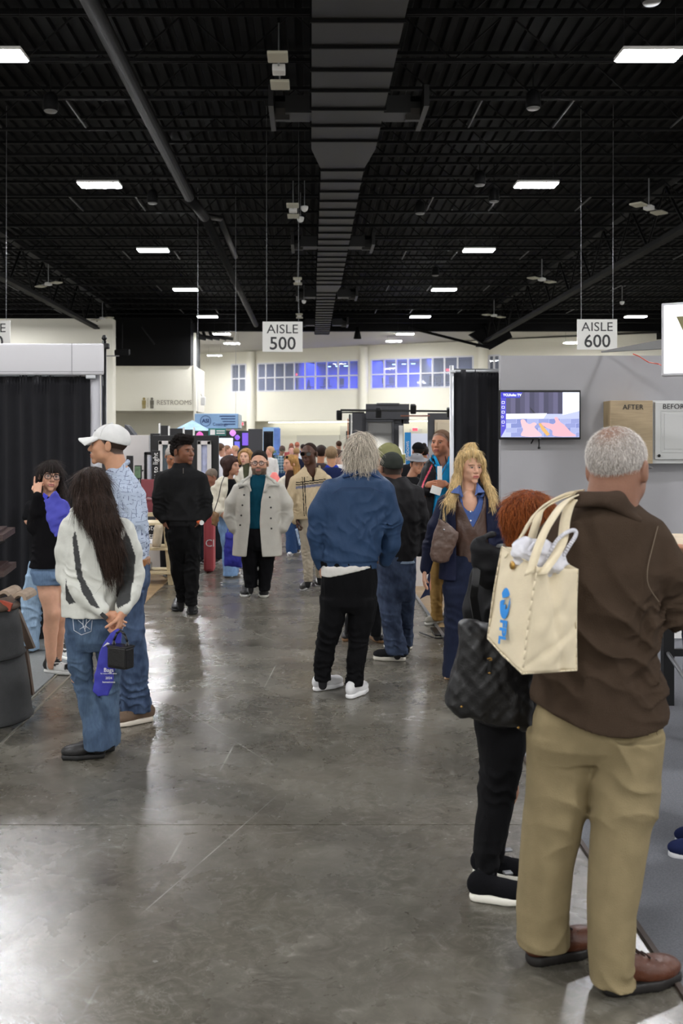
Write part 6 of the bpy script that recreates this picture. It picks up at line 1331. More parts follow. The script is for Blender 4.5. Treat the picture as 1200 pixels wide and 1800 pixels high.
hair_long(p, .012, ([-.16, -.09, -.05, -.015, .012, .035, .078, .11], [-.14, -.14, -.13, -.12, -.09, -.0, .06, .09]),
    [[(145, 860, 16, -.06), (150, 890, 16, -.12), (168, 925, 14, -.15)], [(168, 850, 17, -.05), (176, 890, 17, -.12), (186, 930, 15, -.15), (194, 970, 12, -.15), (198, 1002, 6, -.15)], [(160, 870, 18, -.08), (176, 920, 16, -.16), (184, 960, 13, -.16), (186, 1008, 6, -.16)], [(137, 858, 8, -.02), (134, 884, 6, -.04)], [(185, 870, 12, -.03), (198, 920, 12, -.13), (205, 960, 9, -.14), (206, 995, 4, -.14)]],
    '2a1f1b', 3000, .11, .0014, '33261f', back=.006, seed=7, flat=(1.6, (0, 1, 0)), wr=.003, jitter=.05, comb=lambda P0, N_: np.tile(np.array([.30, -.12, -1.]), (len(P0), 1)), gd=np.array([.12, 0, -1.]))

# 9 --- young woman with glasses, black top, denim shorts
p = Person(92, 1183, 7.65, 'young woman with glasses, black top and denim shorts, hand raised to her ear'); p.skin = 'd2a186'
p.head(89, 837, 0, yaw=22, pitch=0, roll=6, sc=.97, fem=1, neck=(86, 880, .02), nr=.048, lips='b5716a', brow='1d1614')
p.skeleton((86, 884, .02), arms=[[(62, 896, 0), (60, 930, -.05), (66, 872, -.14)], [(108, 896, .0), (118, 935, .0), (122, 965, -.12)]], legs=[[(78, 1000, 0), (90, 1082, -.02), (90, 1152, 0)], [(96, 1000, 0), (103, 1085, .1), (102, 1140, .16)]], rs=.95); p.sock = None
for c_ in ([(80, 1010, 19), (86, 1045, 17), (92, 1078, 13.5, -.02), (89, 1105, 13, -.0), (89, 1130, 10, 0), (90, 1158, 7.5, 0)], [(98, 1010, 17, .04), (101, 1050, 15, .08), (104, 1082, 12, .1), (102, 1108, 12, .13), (102, 1145, 8, .16)]): p.S.chain(p.c(c_), .015)
p.hand(66, 868, -.14, (-.05, .3, 1), (0.2, 1, 0), .9, side=1, curls=[1.6, 1.6, 1.5, .1], thumb=.9)
p.body()
p.garment('top', KNIT, '161517', lofts=[[(872, 74, 100, .06), (880, 64, 110, .085), (895, 58, 116, .105), (940, 60, 112, .11), (975, 56, 112, .122), (997, 53, 113, .13)]],
    chains=[[(64, 893, 12, 0), (60, 925, 12, -.04), (64, 900, 10.5, -.10), (66, 872, 8.5, -.14)], [(110, 893, 12, 0), (118, 930, 10, 0), (122, 962, 8, -.1)]], vox=.008, noise=(.003, .12), seed=5, folds=[(62, 970, 18, .006, .05, 30)])
p.garment('shorts', DENIM, '6c84a2', lofts=[[(986, 60, 107, .10), (1005, 55, 111, .112), (1015, 56, 113, .115)], [(1005, 58, 92, .10, -.01), (1027, 64, 95, .095, -.01)], [(1005, 84, 113, .1, .04), (1027, 86, 114, .095, .06)]], vox=.008, noise=(.003, .08), seed=6)
def high_top_color(a, f, sd, L):
    def c_(V):
        u = ((V - a) @ f) / L; v = (V - a) @ sd; z = V[:, 2]; c = np.tile(np.array(srgb('e6e6e4')), (len(V), 1)); blk = ((u > .78) & (z > .045)) | ((u < .22) & (z < .13)) | ((u > .38) & (u < .62) & (z > .09)) | ((z > .06) & (z < .085) & (u > .3) & (u < .6) & (np.abs(z - .06 - (u - .3)*.09) < .013)) | ((z > .135)); c[blk] = srgb('141414'); return c
    return c_
p.shoe(76, 1181, 122, 1186, sole='e9e9e6', w_=.046, L=.28, sth=.03, high=.05, colfn=high_top_color, lace='111111'); p.shoe(98, 1156, 124, 1160, sole='e9e9e6', w_=.046, L=.28, sth=.03, high=.05, colfn=high_top_color)
hair_long(p, .010, ([-.16, -.09, -.05, -.015, .012, .035, .060, .078, .11], [-.15, -.15, -.14, -.13, -.10, -.05, .020, .024, .026]),
    [[(71, 830, 6, 0), (68, 855, 6, .02), (66, 885, 6, .0), (62, 905, 4, -.06)], [(106, 835, 5, .02), (109, 860, 6, .02), (113, 885, 5, -.03), (115, 905, 3, -.06)], [(76, 850, 6, .05), (74, 880, 7, .04)], [(100, 850, 6, .05), (104, 880, 7, .04)]], '1c1614', 1500, .10, .0016, '2a211e', seed=8, jitter=.08, wr=.002)
p.glasses(th=.0024, w_=.026, h_=.020, y=.108, z=-.002, square=.3)

# 10 --- person behind in wide light jeans
p = Person(70, 1152, 8.4, 'person in wide light jeans, mostly hidden behind the woman with glasses'); p.skin = 'c99a80'
p.head(92, 845, .1, yaw=40, sc=.92, fem=1, neck=(80, 880, .05), eyes=False)
p.skeleton((78, 884, .05), arms=[[(54, 890, 0), (50, 915, 0), (62, 935, -.1), (78, 940, -.1)], [(100, 890, .1), (108, 920, .1), (100, 950, 0)]], legs=[[(68, 1000, 0), (58, 1070, 0), (55, 1130, 0)], [(88, 1000, 0), (102, 1070, .1), (110, 1120, .2)]], rs=.9); p.hand(72, 938, -.1, (1, 0, .1), (0, 1, 0), .85); p.body()
p.garment('shirt', KNIT, '19191b', lofts=[[(872, 66, 94, .07), (882, 54, 104, .1), (910, 52, 102, .11), (995, 54, 100, .11)]], chains=[[(56, 890, 11, 0), (50, 908, 10.5, 0)], [(100, 892, 11, .1), (106, 912, 10, .1)]], vox=.011)
p.garment('jeans', DENIM, '8ea6bd', lofts=[[(985, 52, 100, .11), (1020, 48, 102, .12)], [(1010, 46, 80, .11), (1060, 38, 72, .1), (1100, 40, 70, .1), (1142, 42, 66, .1)], [(1010, 76, 104, .1, .05), (1070, 88, 114, .1, .1), (1136, 100, 122, .1, .2)]], vox=.010, noise=(.005, .1), seed=9, folds=[(55, 1080, 30, .01, .06, 30)])
p.shoe(58, 1138, 44, 1148, col='26262a', sole='bfbfbf', L=.26); p.shoe(112, 1128, 126, 1140, col='26262a', sole='c04a4a', L=.26)
# 11 --- man in dark sweater walking
p = Person(322, 1078, 10.2, 'young man with a high afro in a dark grey sweater and black trousers'); p.skin = '7c513b'
p.head(322, 794, 0, yaw=52, pitch=-2, sc=1.16, neck=(320, 826, .02), nr=.062, lips='7d4a44', brow='120d0b', scalp='3a2a22', beard=None)
p.skeleton((320, 832, .02), arms=[[(288, 855, 0), (280, 890, .0), (290, 922, -.03)], [(354, 855, 0), (360, 890, .0), (350, 920, -.03)]], legs=[[(308, 940, 0), (312, 1000, .0), (318, 1060, .05)], [(338, 940, 0), (338, 1000, -.04), (336, 1062, -.05)]])
p.hand(289, 918, -.04, (.5, -.1, -.9), (1, .3, 0), .95, side=-1, curl=.3); p.hand(351, 917, -.05, (-.6, -.1, -.8), (-1, .3, 0), .95, side=1, curl=.3)
p.body()
p.garment('sweater', KNIT, '222223', lofts=[[(814, 306, 336, .075), (822, 302, 340, .09), (828, 292, 350, .11), (838, 284, 358, .125), (870, 284, 358, .135), (905, 290, 356, .135), (914, 290, 354, .14), (915, 294, 351, .125), (924, 294, 351, .125)]],
    chains=[[(290, 845, 14, 0), (281, 875, 13, 0), (280, 898, 11, 0), (287, 913, 8.5, -.03)], [(352, 845, 14, 0), (361, 875, 13, 0), (361, 898, 11, 0), (354, 913, 8.5, -.03)]], vox=.0095, noise=(.004, .18), seed=41, folds=[(282, 885, 18, .007, .05, 15), (360, 885, 18, .007, .05, -15), (320, 880, 40, .005, .14, 70)])
sw = p.root.children[-1]; MB().box(tuple(p.p(322, 829, -.118)), (.006, .006, .07)).build('zip', mat('zip_grey', '77706a', .4), sw)
p.garment('trousers', CLOTH, '0d0d0e', lofts=[[(915, 291, 353, .12), (945, 292, 354, .125), (962, 294, 353, .12)], [(950, 293, 324, .11), (1000, 300, 326, .09, .0), (1040, 309, 328, .075, .03), (1058, 310, 329, .075, .04)], [(950, 322, 353, .11), (1000, 322, 351, .09, -.03), (1040, 325, 348, .08, -.04), (1064, 325, 347, .08, -.04)]], vox=.011, noise=(.005, .1), seed=42, folds=[(315, 1040, 16, .008, .05, 10), (336, 1045, 16, .008, .05, -10), (336, 990, 20, .007, .06, 10)])
p.shoe(313, 1067, 308, 1080, col='18181a', sole='111112', L=.31, w_=.062); p.shoe(336, 1072, 341, 1087, col='18181a', sole='111112', L=.31, w_=.062)
S = Soft(); H = p.H; hair_shell(S, H, .008, line=([-.14, -.085, -.05, -.015, .012, .035, .078, .11], [-.05, -.052, -.03, .03, .05, .06, .072, .09]))
for c_ in ((-.03, .04, .11), (.03, .04, .11), (0, -.03, .125), (-.04, -.03, .11), (.04, -.03, .11), (0, -.09, .09), (0, .07, .105), (0, -.10, .04), (0, -.1, -.0)): S.ell(H.pt(*c_), (.052, .052, .046), .03, 'u', H.M)
S.wrinkle(lambda x, y, z: .005 * waves(x, y, z, 2, (1, 1, 1), .03, 2)); S.mesh('hair', FUZZ, p.root, .007, col='17110f')
r = empty('wristwatch', tuple(p.p(353, 918, -.07))); r.parent = p.root; MB().bar((0, 0, 0), (.012, -.028, -.004), .024, 14).build('dial', WHITE, r); MB().bar((-.035, .0, .012), (-.005, -.01, .0), .022, 12).build('strap', mat('orange_strap', 'd8602a', .5), r)

# 12 --- man in light trench coat
p = Person(452, 1050, 11.4, 'bearded man with glasses in a light grey trench coat and teal sweater'); p.skin = 'c2937a'
p.head(455.5, 814, 0, yaw=-3, sc=1.17, fat=.8, neck=(455, 846, .03), nr=.068, lips='a3655c', brow='1d1816', beard='54483f')
p.skeleton((454, 850, .03), arms=[[(420, 870, 0), (405, 905, .02), (414, 930, -.06)], [(488, 870, 0), (503, 905, .02), (494, 930, -.06)]], legs=[[(440, 950, 0), (440, 1000, 0), (441, 1036, .0)], [(468, 950, 0), (466, 1000, 0), (463, 1040, -.02)]], chest=(.12, .12), rs=.85)
p.body()
p.garment('sweater', KNIT, '0f3c4c', lofts=[[(834, 443, 467, .08), (842, 436, 474, .10), (855, 426, 484, .13), (900, 424, 486, .155), (928, 426, 484, .155)]], vox=.012, seed=3)
p.garment('trousers', CLOTH, '0d0d10', lofts=[[(920, 420, 490, .145), (960, 420, 490, .15)], [(950, 421, 455, .12), (980, 424, 453, .10), (1032, 430, 452, .085)], [(950, 455, 488, .12), (980, 455, 483, .10), (1038, 454, 474, .085)]], vox=.012, noise=(.004, .1), seed=4)
p.garment('trench_coat', SATIN, 'b2afa6', lofts=[[(838, 438, 474, .10), (845, 428, 482, .125), (853, 414, 496, .15), (875, 412, 496, .175), (920, 412, 494, .18), (976, 408, 496, .185)]],
    chains=[[(420, 862, 12.5, 0), (408, 885, 12.5, 0), (404, 908, 11, 0), (410, 928, 9, -.04)], [(490, 862, 12.5, 0), (502, 885, 12.5, 0), (504, 908, 11, 0), (498, 928, 9, -.04)]], vox=.0098, noise=(.0022, .3), seed=44,
    cuts=[lambda S: front_cut(S, p, [(826, 441, 468), (850, 440, 466), (880, 440.5, 460), (915, 441, 457.5), (940, 438, 459), (978, 434, 462)], back=.06)], folds=[(406, 905, 14, .005, .07, 20), (502, 905, 14, .005, .07, -20)])
tc_ = p.root.children[-1]
for sg, pts in ((-1, ((441, 836, -.08), (426, 846, -.14), (421, 853, -.165), (436, 852, -.19), (440, 862, -.19))), (1, ((468, 836, -.08), (482, 846, -.14), (488, 853, -.165), (471, 852, -.19), (465, 864, -.19)))):
    S = Soft(); S.chain([(p.p(*q), .017) for q in pts], .02, 'u', (2.4, (0, 1, 0))); S.mesh('lapel', SATIN, tc_, .008, col='aeaca4')
BTN = mat('dark_button', '1e1c1c', .4)
for q in ((429, 870), (426, 888), (424, 906), (422, 923), (474, 874), (476, 892), (476, 911), (477, 929)): c_ = p.p(q[0], q[1], -.186); MB().bar(tuple(c_), tuple(c_ + np.array([0, -.012, 0])), .011, 10).build('button', BTN, tc_)
MB().rbox(tuple(p.p(424, 857, -.18)), (.06, .01, .014), .003, ry=-.35).build('epaulette', BTN, tc_)
p.shoe(433, 1043, 427, 1054, col='1b1b1d', sole='c9c9c6', L=.30, w_=.062, lace='3c3c3c'); p.shoe(463, 1044, 464, 1056, col='1b1b1d', sole='c9c6bc', L=.30, w_=.062, lace='3c3c3c')
S = Soft(); hair_shell(S, p.H, .004, top=.006, line=([-.14, -.085, -.05, -.015, .012, .03, .045, .065, .085, .11], [-.05, -.052, -.03, .01, .025, .038, .055, .080, .10, .11])); S.mesh('hair', FUZZ, p.root, .008, col='231f1e')
p.glasses(th=.0034, w_=.025, h_=.019, y=.110, z=.0, square=.2)

# 13 --- woman brown bob, cream jacket
p = Person(402, 1014, 13.1, 'woman with a dark brown bob in a cream jacket and light jeans'); p.skin = 'b98a72'
p.head(406, 819, 0, yaw=62, sc=1.08, fem=.8, fat=.4, neck=(400, 846, .02), lips='a0605a', brow='2a1c18')
p.skeleton((398, 850, .02), arms=[[(376, 868, 0), (377, 890, -.05), (388, 902, -.15)], [(414, 868, .1), (420, 890, .1), (410, 905, 0)]], legs=[[(396, 925, 0), (399, 970, 0), (402, 1008, 0)], [(410, 925, .1), (410, 970, .12), (412, 1006, .15)]], rs=.9); p.hand(386, 901, -.16, (.7, 0, -.6), (0, 1, 0), .85); p.body()
p.garment('top', KNIT, '151517', lofts=[[(842, 392, 412, .08), (855, 386, 418, .11), (902, 386, 420, .12)]], vox=.014)
p.garment('jacket', SATIN, 'cfc9b8', lofts=[[(838, 388, 414, .08), (846, 378, 418, .11), (862, 374, 420, .13), (890, 376, 420, .135), (906, 378, 420, .135)]], chains=[[(378, 862, 9, 0), (374, 882, 9, -.04), (384, 900, 8, -.14)], [(416, 862, 9, .1), (421, 890, 9, .1)]], vox=.012,
    cuts=[lambda S: front_cut(S, p, [(836, 401, 416), (860, 402, 417), (880, 397, 416), (910, 395, 416)], back=.06)], noise=(.006, .07), seed=5)
p.garment('jeans', DENIM, '7d9dc4', lofts=[[(898, 382, 420, .11), (930, 384, 422, .12)], [(925, 384, 408, .1), (970, 391, 412, .085), (1012, 392, 418, .095)], [(925, 402, 422, .1, .08), (1008, 402, 420, .09, .14)]], vox=.013, seed=3)
p.shoe(398, 1010, 400, 1019, col='6a3b34', sole='cfcfcf', L=.25); p.shoe(414, 1006, 418, 1013, col='6a3b34', sole='cfcfcf', L=.25)
hair_long(p, .016, ([-.16, -.09, -.05, -.015, .012, .035, .060, .078, .11], [-.12, -.12, -.12, -.11, -.08, -.01, .03, .05, .06]), [[(398, 815, 6, -.05), (397, 833, 6, -.04)], [(404, 812, 5, -.06), (402, 822, 5, -.08)], [(398, 820, 6, .05), (398, 834, 6, .05)]], '33211d', 0, back=.012)
# 14 --- blonde woman behind
p = Person(434, 980, 15.4, 'woman with light brown hair and green turtleneck behind the trench coat man'); p.skin = 'd6aa92'
p.head(431, 803, 0, yaw=-14, sc=1.06, fem=1, neck=(432, 824, .02), lips='b56a66', brow='7a5c44')
p.skeleton((432, 828, .02), arms=[[(418, 840, 0), (416, 862, 0), (420, 885, -.05)], [(446, 840, 0), (448, 862, 0), (444, 885, -.05)]], legs=[[(426, 900, 0), (427, 940, 0), (428, 972, 0)], [(440, 900, 0), (440, 940, 0), (440, 972, 0)]], rs=.9); p.body()
p.garment('turtleneck', KNIT, '4b4d3c', lofts=[[(814, 427, 437, .055), (826, 424, 440, .09), (880, 422, 442, .1)]], vox=.013)
p.garment('jacket', CLOTH, 'cbc7ba', lofts=[[(820, 424, 442, .08), (827, 416, 449, .11), (850, 416, 449, .125), (890, 416, 449, .13)]], chains=[[(419, 836, 7, 0), (416, 860, 7, 0), (420, 884, 6, -.05)], [(446, 836, 7, 0), (449, 860, 7, 0), (445, 884, 6, -.05)]], vox=.013, cuts=[lambda S: front_cut(S, p, [(812, 427, 439), (830, 428, 438), (850, 431, 435), (892, 430, 436)], back=.05)])
p.garment('trousers', DENIM, '46526a', lofts=[[(882, 417, 448, .12), (905, 418, 448, .12)], [(900, 418, 433, .1), (972, 422, 435, .08)], [(900, 433, 448, .1), (972, 434, 446, .08)]], vox=.015)
p.shoe(428, 972, 428, 981, col='555555'); p.shoe(440, 972, 440, 981, col='555555')
hair_long(p, .014, ([-.16, -.09, -.05, -.015, .012, .035, .055, .078, .11], [-.13, -.13, -.13, -.12, -.09, -.02, .05, .075, .09]), [[(422, 798, 4, 0), (421, 814, 4, 0)], [(441, 798, 4, 0), (443, 815, 4, 0)]], 'a07a4c', 0)
# 15 --- woman with sunglasses on head
p = Person(508, 976, 15.6, 'woman with wavy blonde hair and sunglasses pushed up, cream jacket over brown scarf'); p.skin = 'cf9c82'
p.head(509, 815, 0, yaw=-48, sc=1.08, fem=1, neck=(508, 838, .02), lips='b56a66', brow='6a4a34')
p.skeleton((508, 842, .02), arms=[[(495, 852, 0), (492, 880, 0), (500, 905, -.05)], [(522, 852, 0), (524, 880, 0), (520, 905, -.05)]], legs=[[(506, 905, 0), (510, 940, 0), (511, 970, 0)], [(516, 905, 0), (520, 940, .1), (520, 965, .1)]], rs=.9); p.body()
p.garment('scarf', KNIT, '3c2c26', lofts=[[(826, 504, 516, .07), (838, 500, 518, .11), (880, 498, 516, .13)]], vox=.013)
p.garment('jacket', CLOTH, 'd3cdbf', lofts=[[(834, 502, 516, .08), (841, 493, 523, .11), (870, 492, 524, .12), (890, 494, 523, .12)]], chains=[[(496, 848, 7, 0), (492, 875, 7, 0), (498, 900, 6, -.05)], [(521, 848, 7, 0), (525, 875, 7, 0)]], vox=.013, cuts=[lambda S: front_cut(S, p, [(828, 503, 513), (850, 501, 513), (892, 500, 512)], back=.05)])
p.garment('jeans', DENIM, '35517c', lofts=[[(884, 495, 524, .12), (910, 496, 526, .12)], [(905, 497, 516, .1), (940, 502, 519, .085), (972, 503, 522, .1)], [(905, 510, 526, .1, .06), (966, 514, 528, .08, .1)]], vox=.015)
p.shoe(511, 969, 509, 979, col='dcdcdc', sole='eeeeee'); p.shoe(522, 964, 524, 973, col='4a3a30')
hair_long(p, .014, ([-.16, -.09, -.05, -.015, .012, .035, .055, .078, .11], [-.13, -.13, -.13, -.12, -.09, -.02, .05, .075, .09]), [[(518, 805, 6, .0), (521, 822, 6, 0), (520, 838, 5, -.02)], [(506, 805, 4, .05), (502, 825, 4, .05)]], 'a9804c', 0)
r = p.glasses(lens=DARKLENS, y=.085, z=.095, temple=False, name='sunglasses'); 
# 16 --- man with sunglasses and striped polo
p = Person(545, 1038, 11.9, 'bald man with sunglasses in a cream striped long-sleeved polo and light trousers'); p.skin = '4a2e22'
p.head(543, 798, 0, yaw=-20, sc=1.12, neck=(546, 832, .03), nr=.062, lips='5a3832', brow='1a100c', eyes=False)
p.skeleton((546, 838, .03), arms=[[(519, 856, 0), (512, 888, .0), (521, 916, -.05)], [(573, 856, 0), (580, 888, 0), (572, 915, 0)]], legs=[[(537, 930, 0), (540, 980, 0), (541, 1024, 0)], [(558, 930, 0), (560, 980, .1), (562, 1018, .2)]])
p.hand(521, 914, -.05, (.1, -.05, -1), (1, .2, 0), 1.0, side=1, curl=.7); p.body()
def polo(V):
    c = np.tile(np.array(srgb('c2b091')), (len(V), 1)); q = lambda px, py: (p.p(px, py)[0], p.p(px, py)[2]); front = V[:, 1] < .05
    z0 = q(0, 852)[1]; x, z = V[:, 0], V[:, 2]; xb = (x > q(520, 0)[0]) & (x < q(572, 0)[0]); xs = q(532, 0)[0] + (z - z0) * -.05
    slope = (x - q(545, 0)[0]) * .12
    for a, w_, cc in ((845 , .0065, '22201f'), (848.8, .0065, '22201f'), (853.5, .016, '77788c')):
        m_ = front & xb & (np.abs(z - q(0, a)[1] - slope) < w_); c[m_] = srgb(cc)
    for off in (0, .024):
        m_ = front & (np.abs(x - xs - off) < .0055) & (z > q(0, 906)[1]) & (z < q(0, 838)[1]); c[m_] = srgb('22201f')
    m_ = front & (np.abs(x - q(550, 0)[0]) < .014) & (z > q(0, 846)[1]); c[m_] = srgb('141312'); return c
p.garment('polo_shirt', KNIT, polo, lofts=[[(822, 532, 562, .085), (830, 524, 572, .11), (840, 515, 578, .125), (870, 519, 574, .135), (905, 521, 572, .135), (912, 522, 571, .135)]],
    chains=[[(520, 848, 12, 0), (512, 875, 11, 0), (513, 895, 10, 0), (520, 914, 8, -.04)], [(573, 848, 12, 0), (580, 880, 11, 0), (574, 912, 8, 0)]], vox=.0065, noise=(.003, .14), seed=6, folds=[(513, 890, 14, .006, .05, 15)],
    cuts=[lambda S: front_cut(S, p, [(815, 537, 556), (828, 540, 556), (836, 546, 553), (840, 549, 550.5)], back=-.02)])
po = p.root.children[-1]; S = Soft()
for Q_ in (((536, 820, .0), (534, 830, -.07), (540, 838, -.12)), ((561, 820, .02), (562, 830, -.06), (555, 838, -.115))): S.chain([(p.p(*q), .016) for q in Q_], .01, 'u', (1.8, (0, 1, 0)))
S.mesh('collar', KNIT, po, .008, col='bfae90')
p.garment('trousers', CLOTH, 'a59b8a', lofts=[[(905, 524, 572, .12), (935, 526, 572, .125)], [(930, 527, 550, .11), (980, 530, 552, .09), (1022, 534, 549, .075)], [(930, 548, 572, .11, .02), (1015, 555, 570, .08, .2)]], vox=.012, noise=(.004, .1), seed=7, folds=[(540, 1010, 14, .008, .04, 5), (540, 975, 14, .006, .05, 10)])
p.shoe(546, 1026, 529, 1040, col='2a2725', sole='d9d9d9', lace='555555'); p.shoe(562, 1020, 558, 1032, col='2a2725', sole='d9d9d9')
p.glasses(frame=mat('bronze', '5a4028', .3, metal=.8), lens=DARKLENS, w_=.027, h_=.021, y=.110, name='sunglasses')
S = Soft(); hair_shell(S, p.H, .001, line=([-.14, -.085, -.05, -.015, .012, .035, .05, .078], [-.05, -.052, -.03, .0, .03, .05, .09, .2])); S.mesh('hair', FUZZ, p.root, .008, col='2a1c16')

# 17 --- exhibitor in cyan shirt
p = Person(765, 1102, 9.72, 'exhibitor in a bright blue shirt with hands clasped, behind the drape pole'); p.skin = 'b57a5e'
p.head(775, 779, 0, yaw=-32, pitch=-2, sc=1.1, fat=.3, neck=(778, 812, .02), nr=.066, lips='8a4a42', brow='5a4030', scalp='6e5444')
p.skeleton((778, 818, .02), arms=[[(753, 836, 0), (748, 868, -.05), (752, 852, -.22)], [(806, 836, 0), (806, 868, 0), (782, 850, -.25)]], legs=[[(766, 960, 0), (765, 1030, 0), (766, 1085, 0)], [(788, 960, 0), (790, 1030, .05), (790, 1085, .1)]])
p.hand(752, 852, -.23, (.9, -.15, .1), (.1, 1, .2), .98, side=-1, curl=.25, thumb=.2); p.hand(783, 850, -.26, (-1, -.1, -.05), (.1, 1, 0), .98, side=1, curl=.9)
p.body()
p.garment('shirt', CLOTH, '2496cf', lofts=[[(802, 762, 792, .085), (812, 756, 800, .11), (830, 752, 804, .125), (870, 752, 802, .135), (905, 752, 800, .13)]], vox=.009, seed=3,
    cuts=[lambda S: front_cut(S, p, [(798, 764, 788), (812, 768, 784), (824, 773.5, 776)], back=-.02)], extra=lambda S: [S.chain([(p.p(*q), .011) for q in Q_], .006, 'u', (1.8, (0, 1, 0))) for Q_ in (((760, 800, .0), (757, 808, -.08), (766, 820, -.12)), ((790, 802, .0), (791, 812, -.09), (782, 822, -.13)))])
def pink(V):
    c = np.tile(np.array(srgb('151417')), (len(V), 1)); a = p.p(753, 825); b = p.p(737, 858); m_ = (np.abs((V[:, 0] - a[0]) * (b[2] - a[2]) - (V[:, 2] - a[2]) * (b[0] - a[0])) < .0012) & (V[:, 2] > b[2] - .1) & (V[:, 2] < a[2] + .05); c[m_] = srgb('d8566a'); return c
p.garment('jacket', SATIN, pink, lofts=[[(806, 756, 796, .09), (813, 748, 806, .12), (830, 743, 812, .14), (870, 744, 810, .145), (925, 745, 808, .145)]], chains=[[(752, 832, 12, 0), (745, 858, 12, -.06), (750, 862, 9, -.17)], [(806, 832, 12, 0), (810, 862, 12, -.06), (796, 858, 9, -.18)]], vox=.009, seed=4,
    cuts=[lambda S: front_cut(S, p, [(798, 760, 794), (815, 763, 796), (850, 763, 790), (905, 757, 786), (930, 756, 784)], back=.06)])
p.garment('trousers', CLOTH, '86693c', lofts=[[(915, 750, 800, .12), (960, 752, 802, .125)], [(950, 753, 780, .11), (1020, 756, 778, .09), (1090, 757, 777, .085)], [(950, 776, 802, .11), (1076, 782, 800, .08, .08)]], vox=.011, noise=(.004, .1), seed=7, folds=[(766, 1060, 16, .007, .05, 10)])
p.shoe(776, 1092, 748, 1100, col='8d8a80', sole='d0cdc4', lace='e0e0e0', w_=.05); p.shoe(792, 1090, 770, 1096, col='8d8a80', sole='d0cdc4', w_=.05)
S = Soft(); hair_shell(S, p.H, .003, line=([-.14, -.085, -.05, -.015, .012, .035, .05, .078], [-.05, -.052, -.03, .0, .03, .055, .095, .11])); S.mesh('hair', FUZZ, p.root, .007, col='7a5f4c')
r = empty('name_badge', tuple(p.root.location + Vector(p.p(766, 862, -.30))), 0, 'white paper name badge on a lanyard of the exhibitor in the blue shirt', 'badge')
MB().rbox((0, 0, 0), (.10, .006, .075), .002, ry=.3).build('card', mat('paper', 'e6e6e2', .6), r); MB().rbox((.035, -.0, .165), (.045, .006, .13), .002).build('card', mat('paper', 'e6e6e2', .6), r)
MB().tube([(.03, .02, .1), (-.02, .12, .24), (-.01, .26, .33)], .004, 5).build('lanyard', BLKMET, r); MB().tube([(.04, .02, .1), (.12, .14, .24), (.12, .26, .33)], .004, 5).build('lanyard', BLKMET, r)
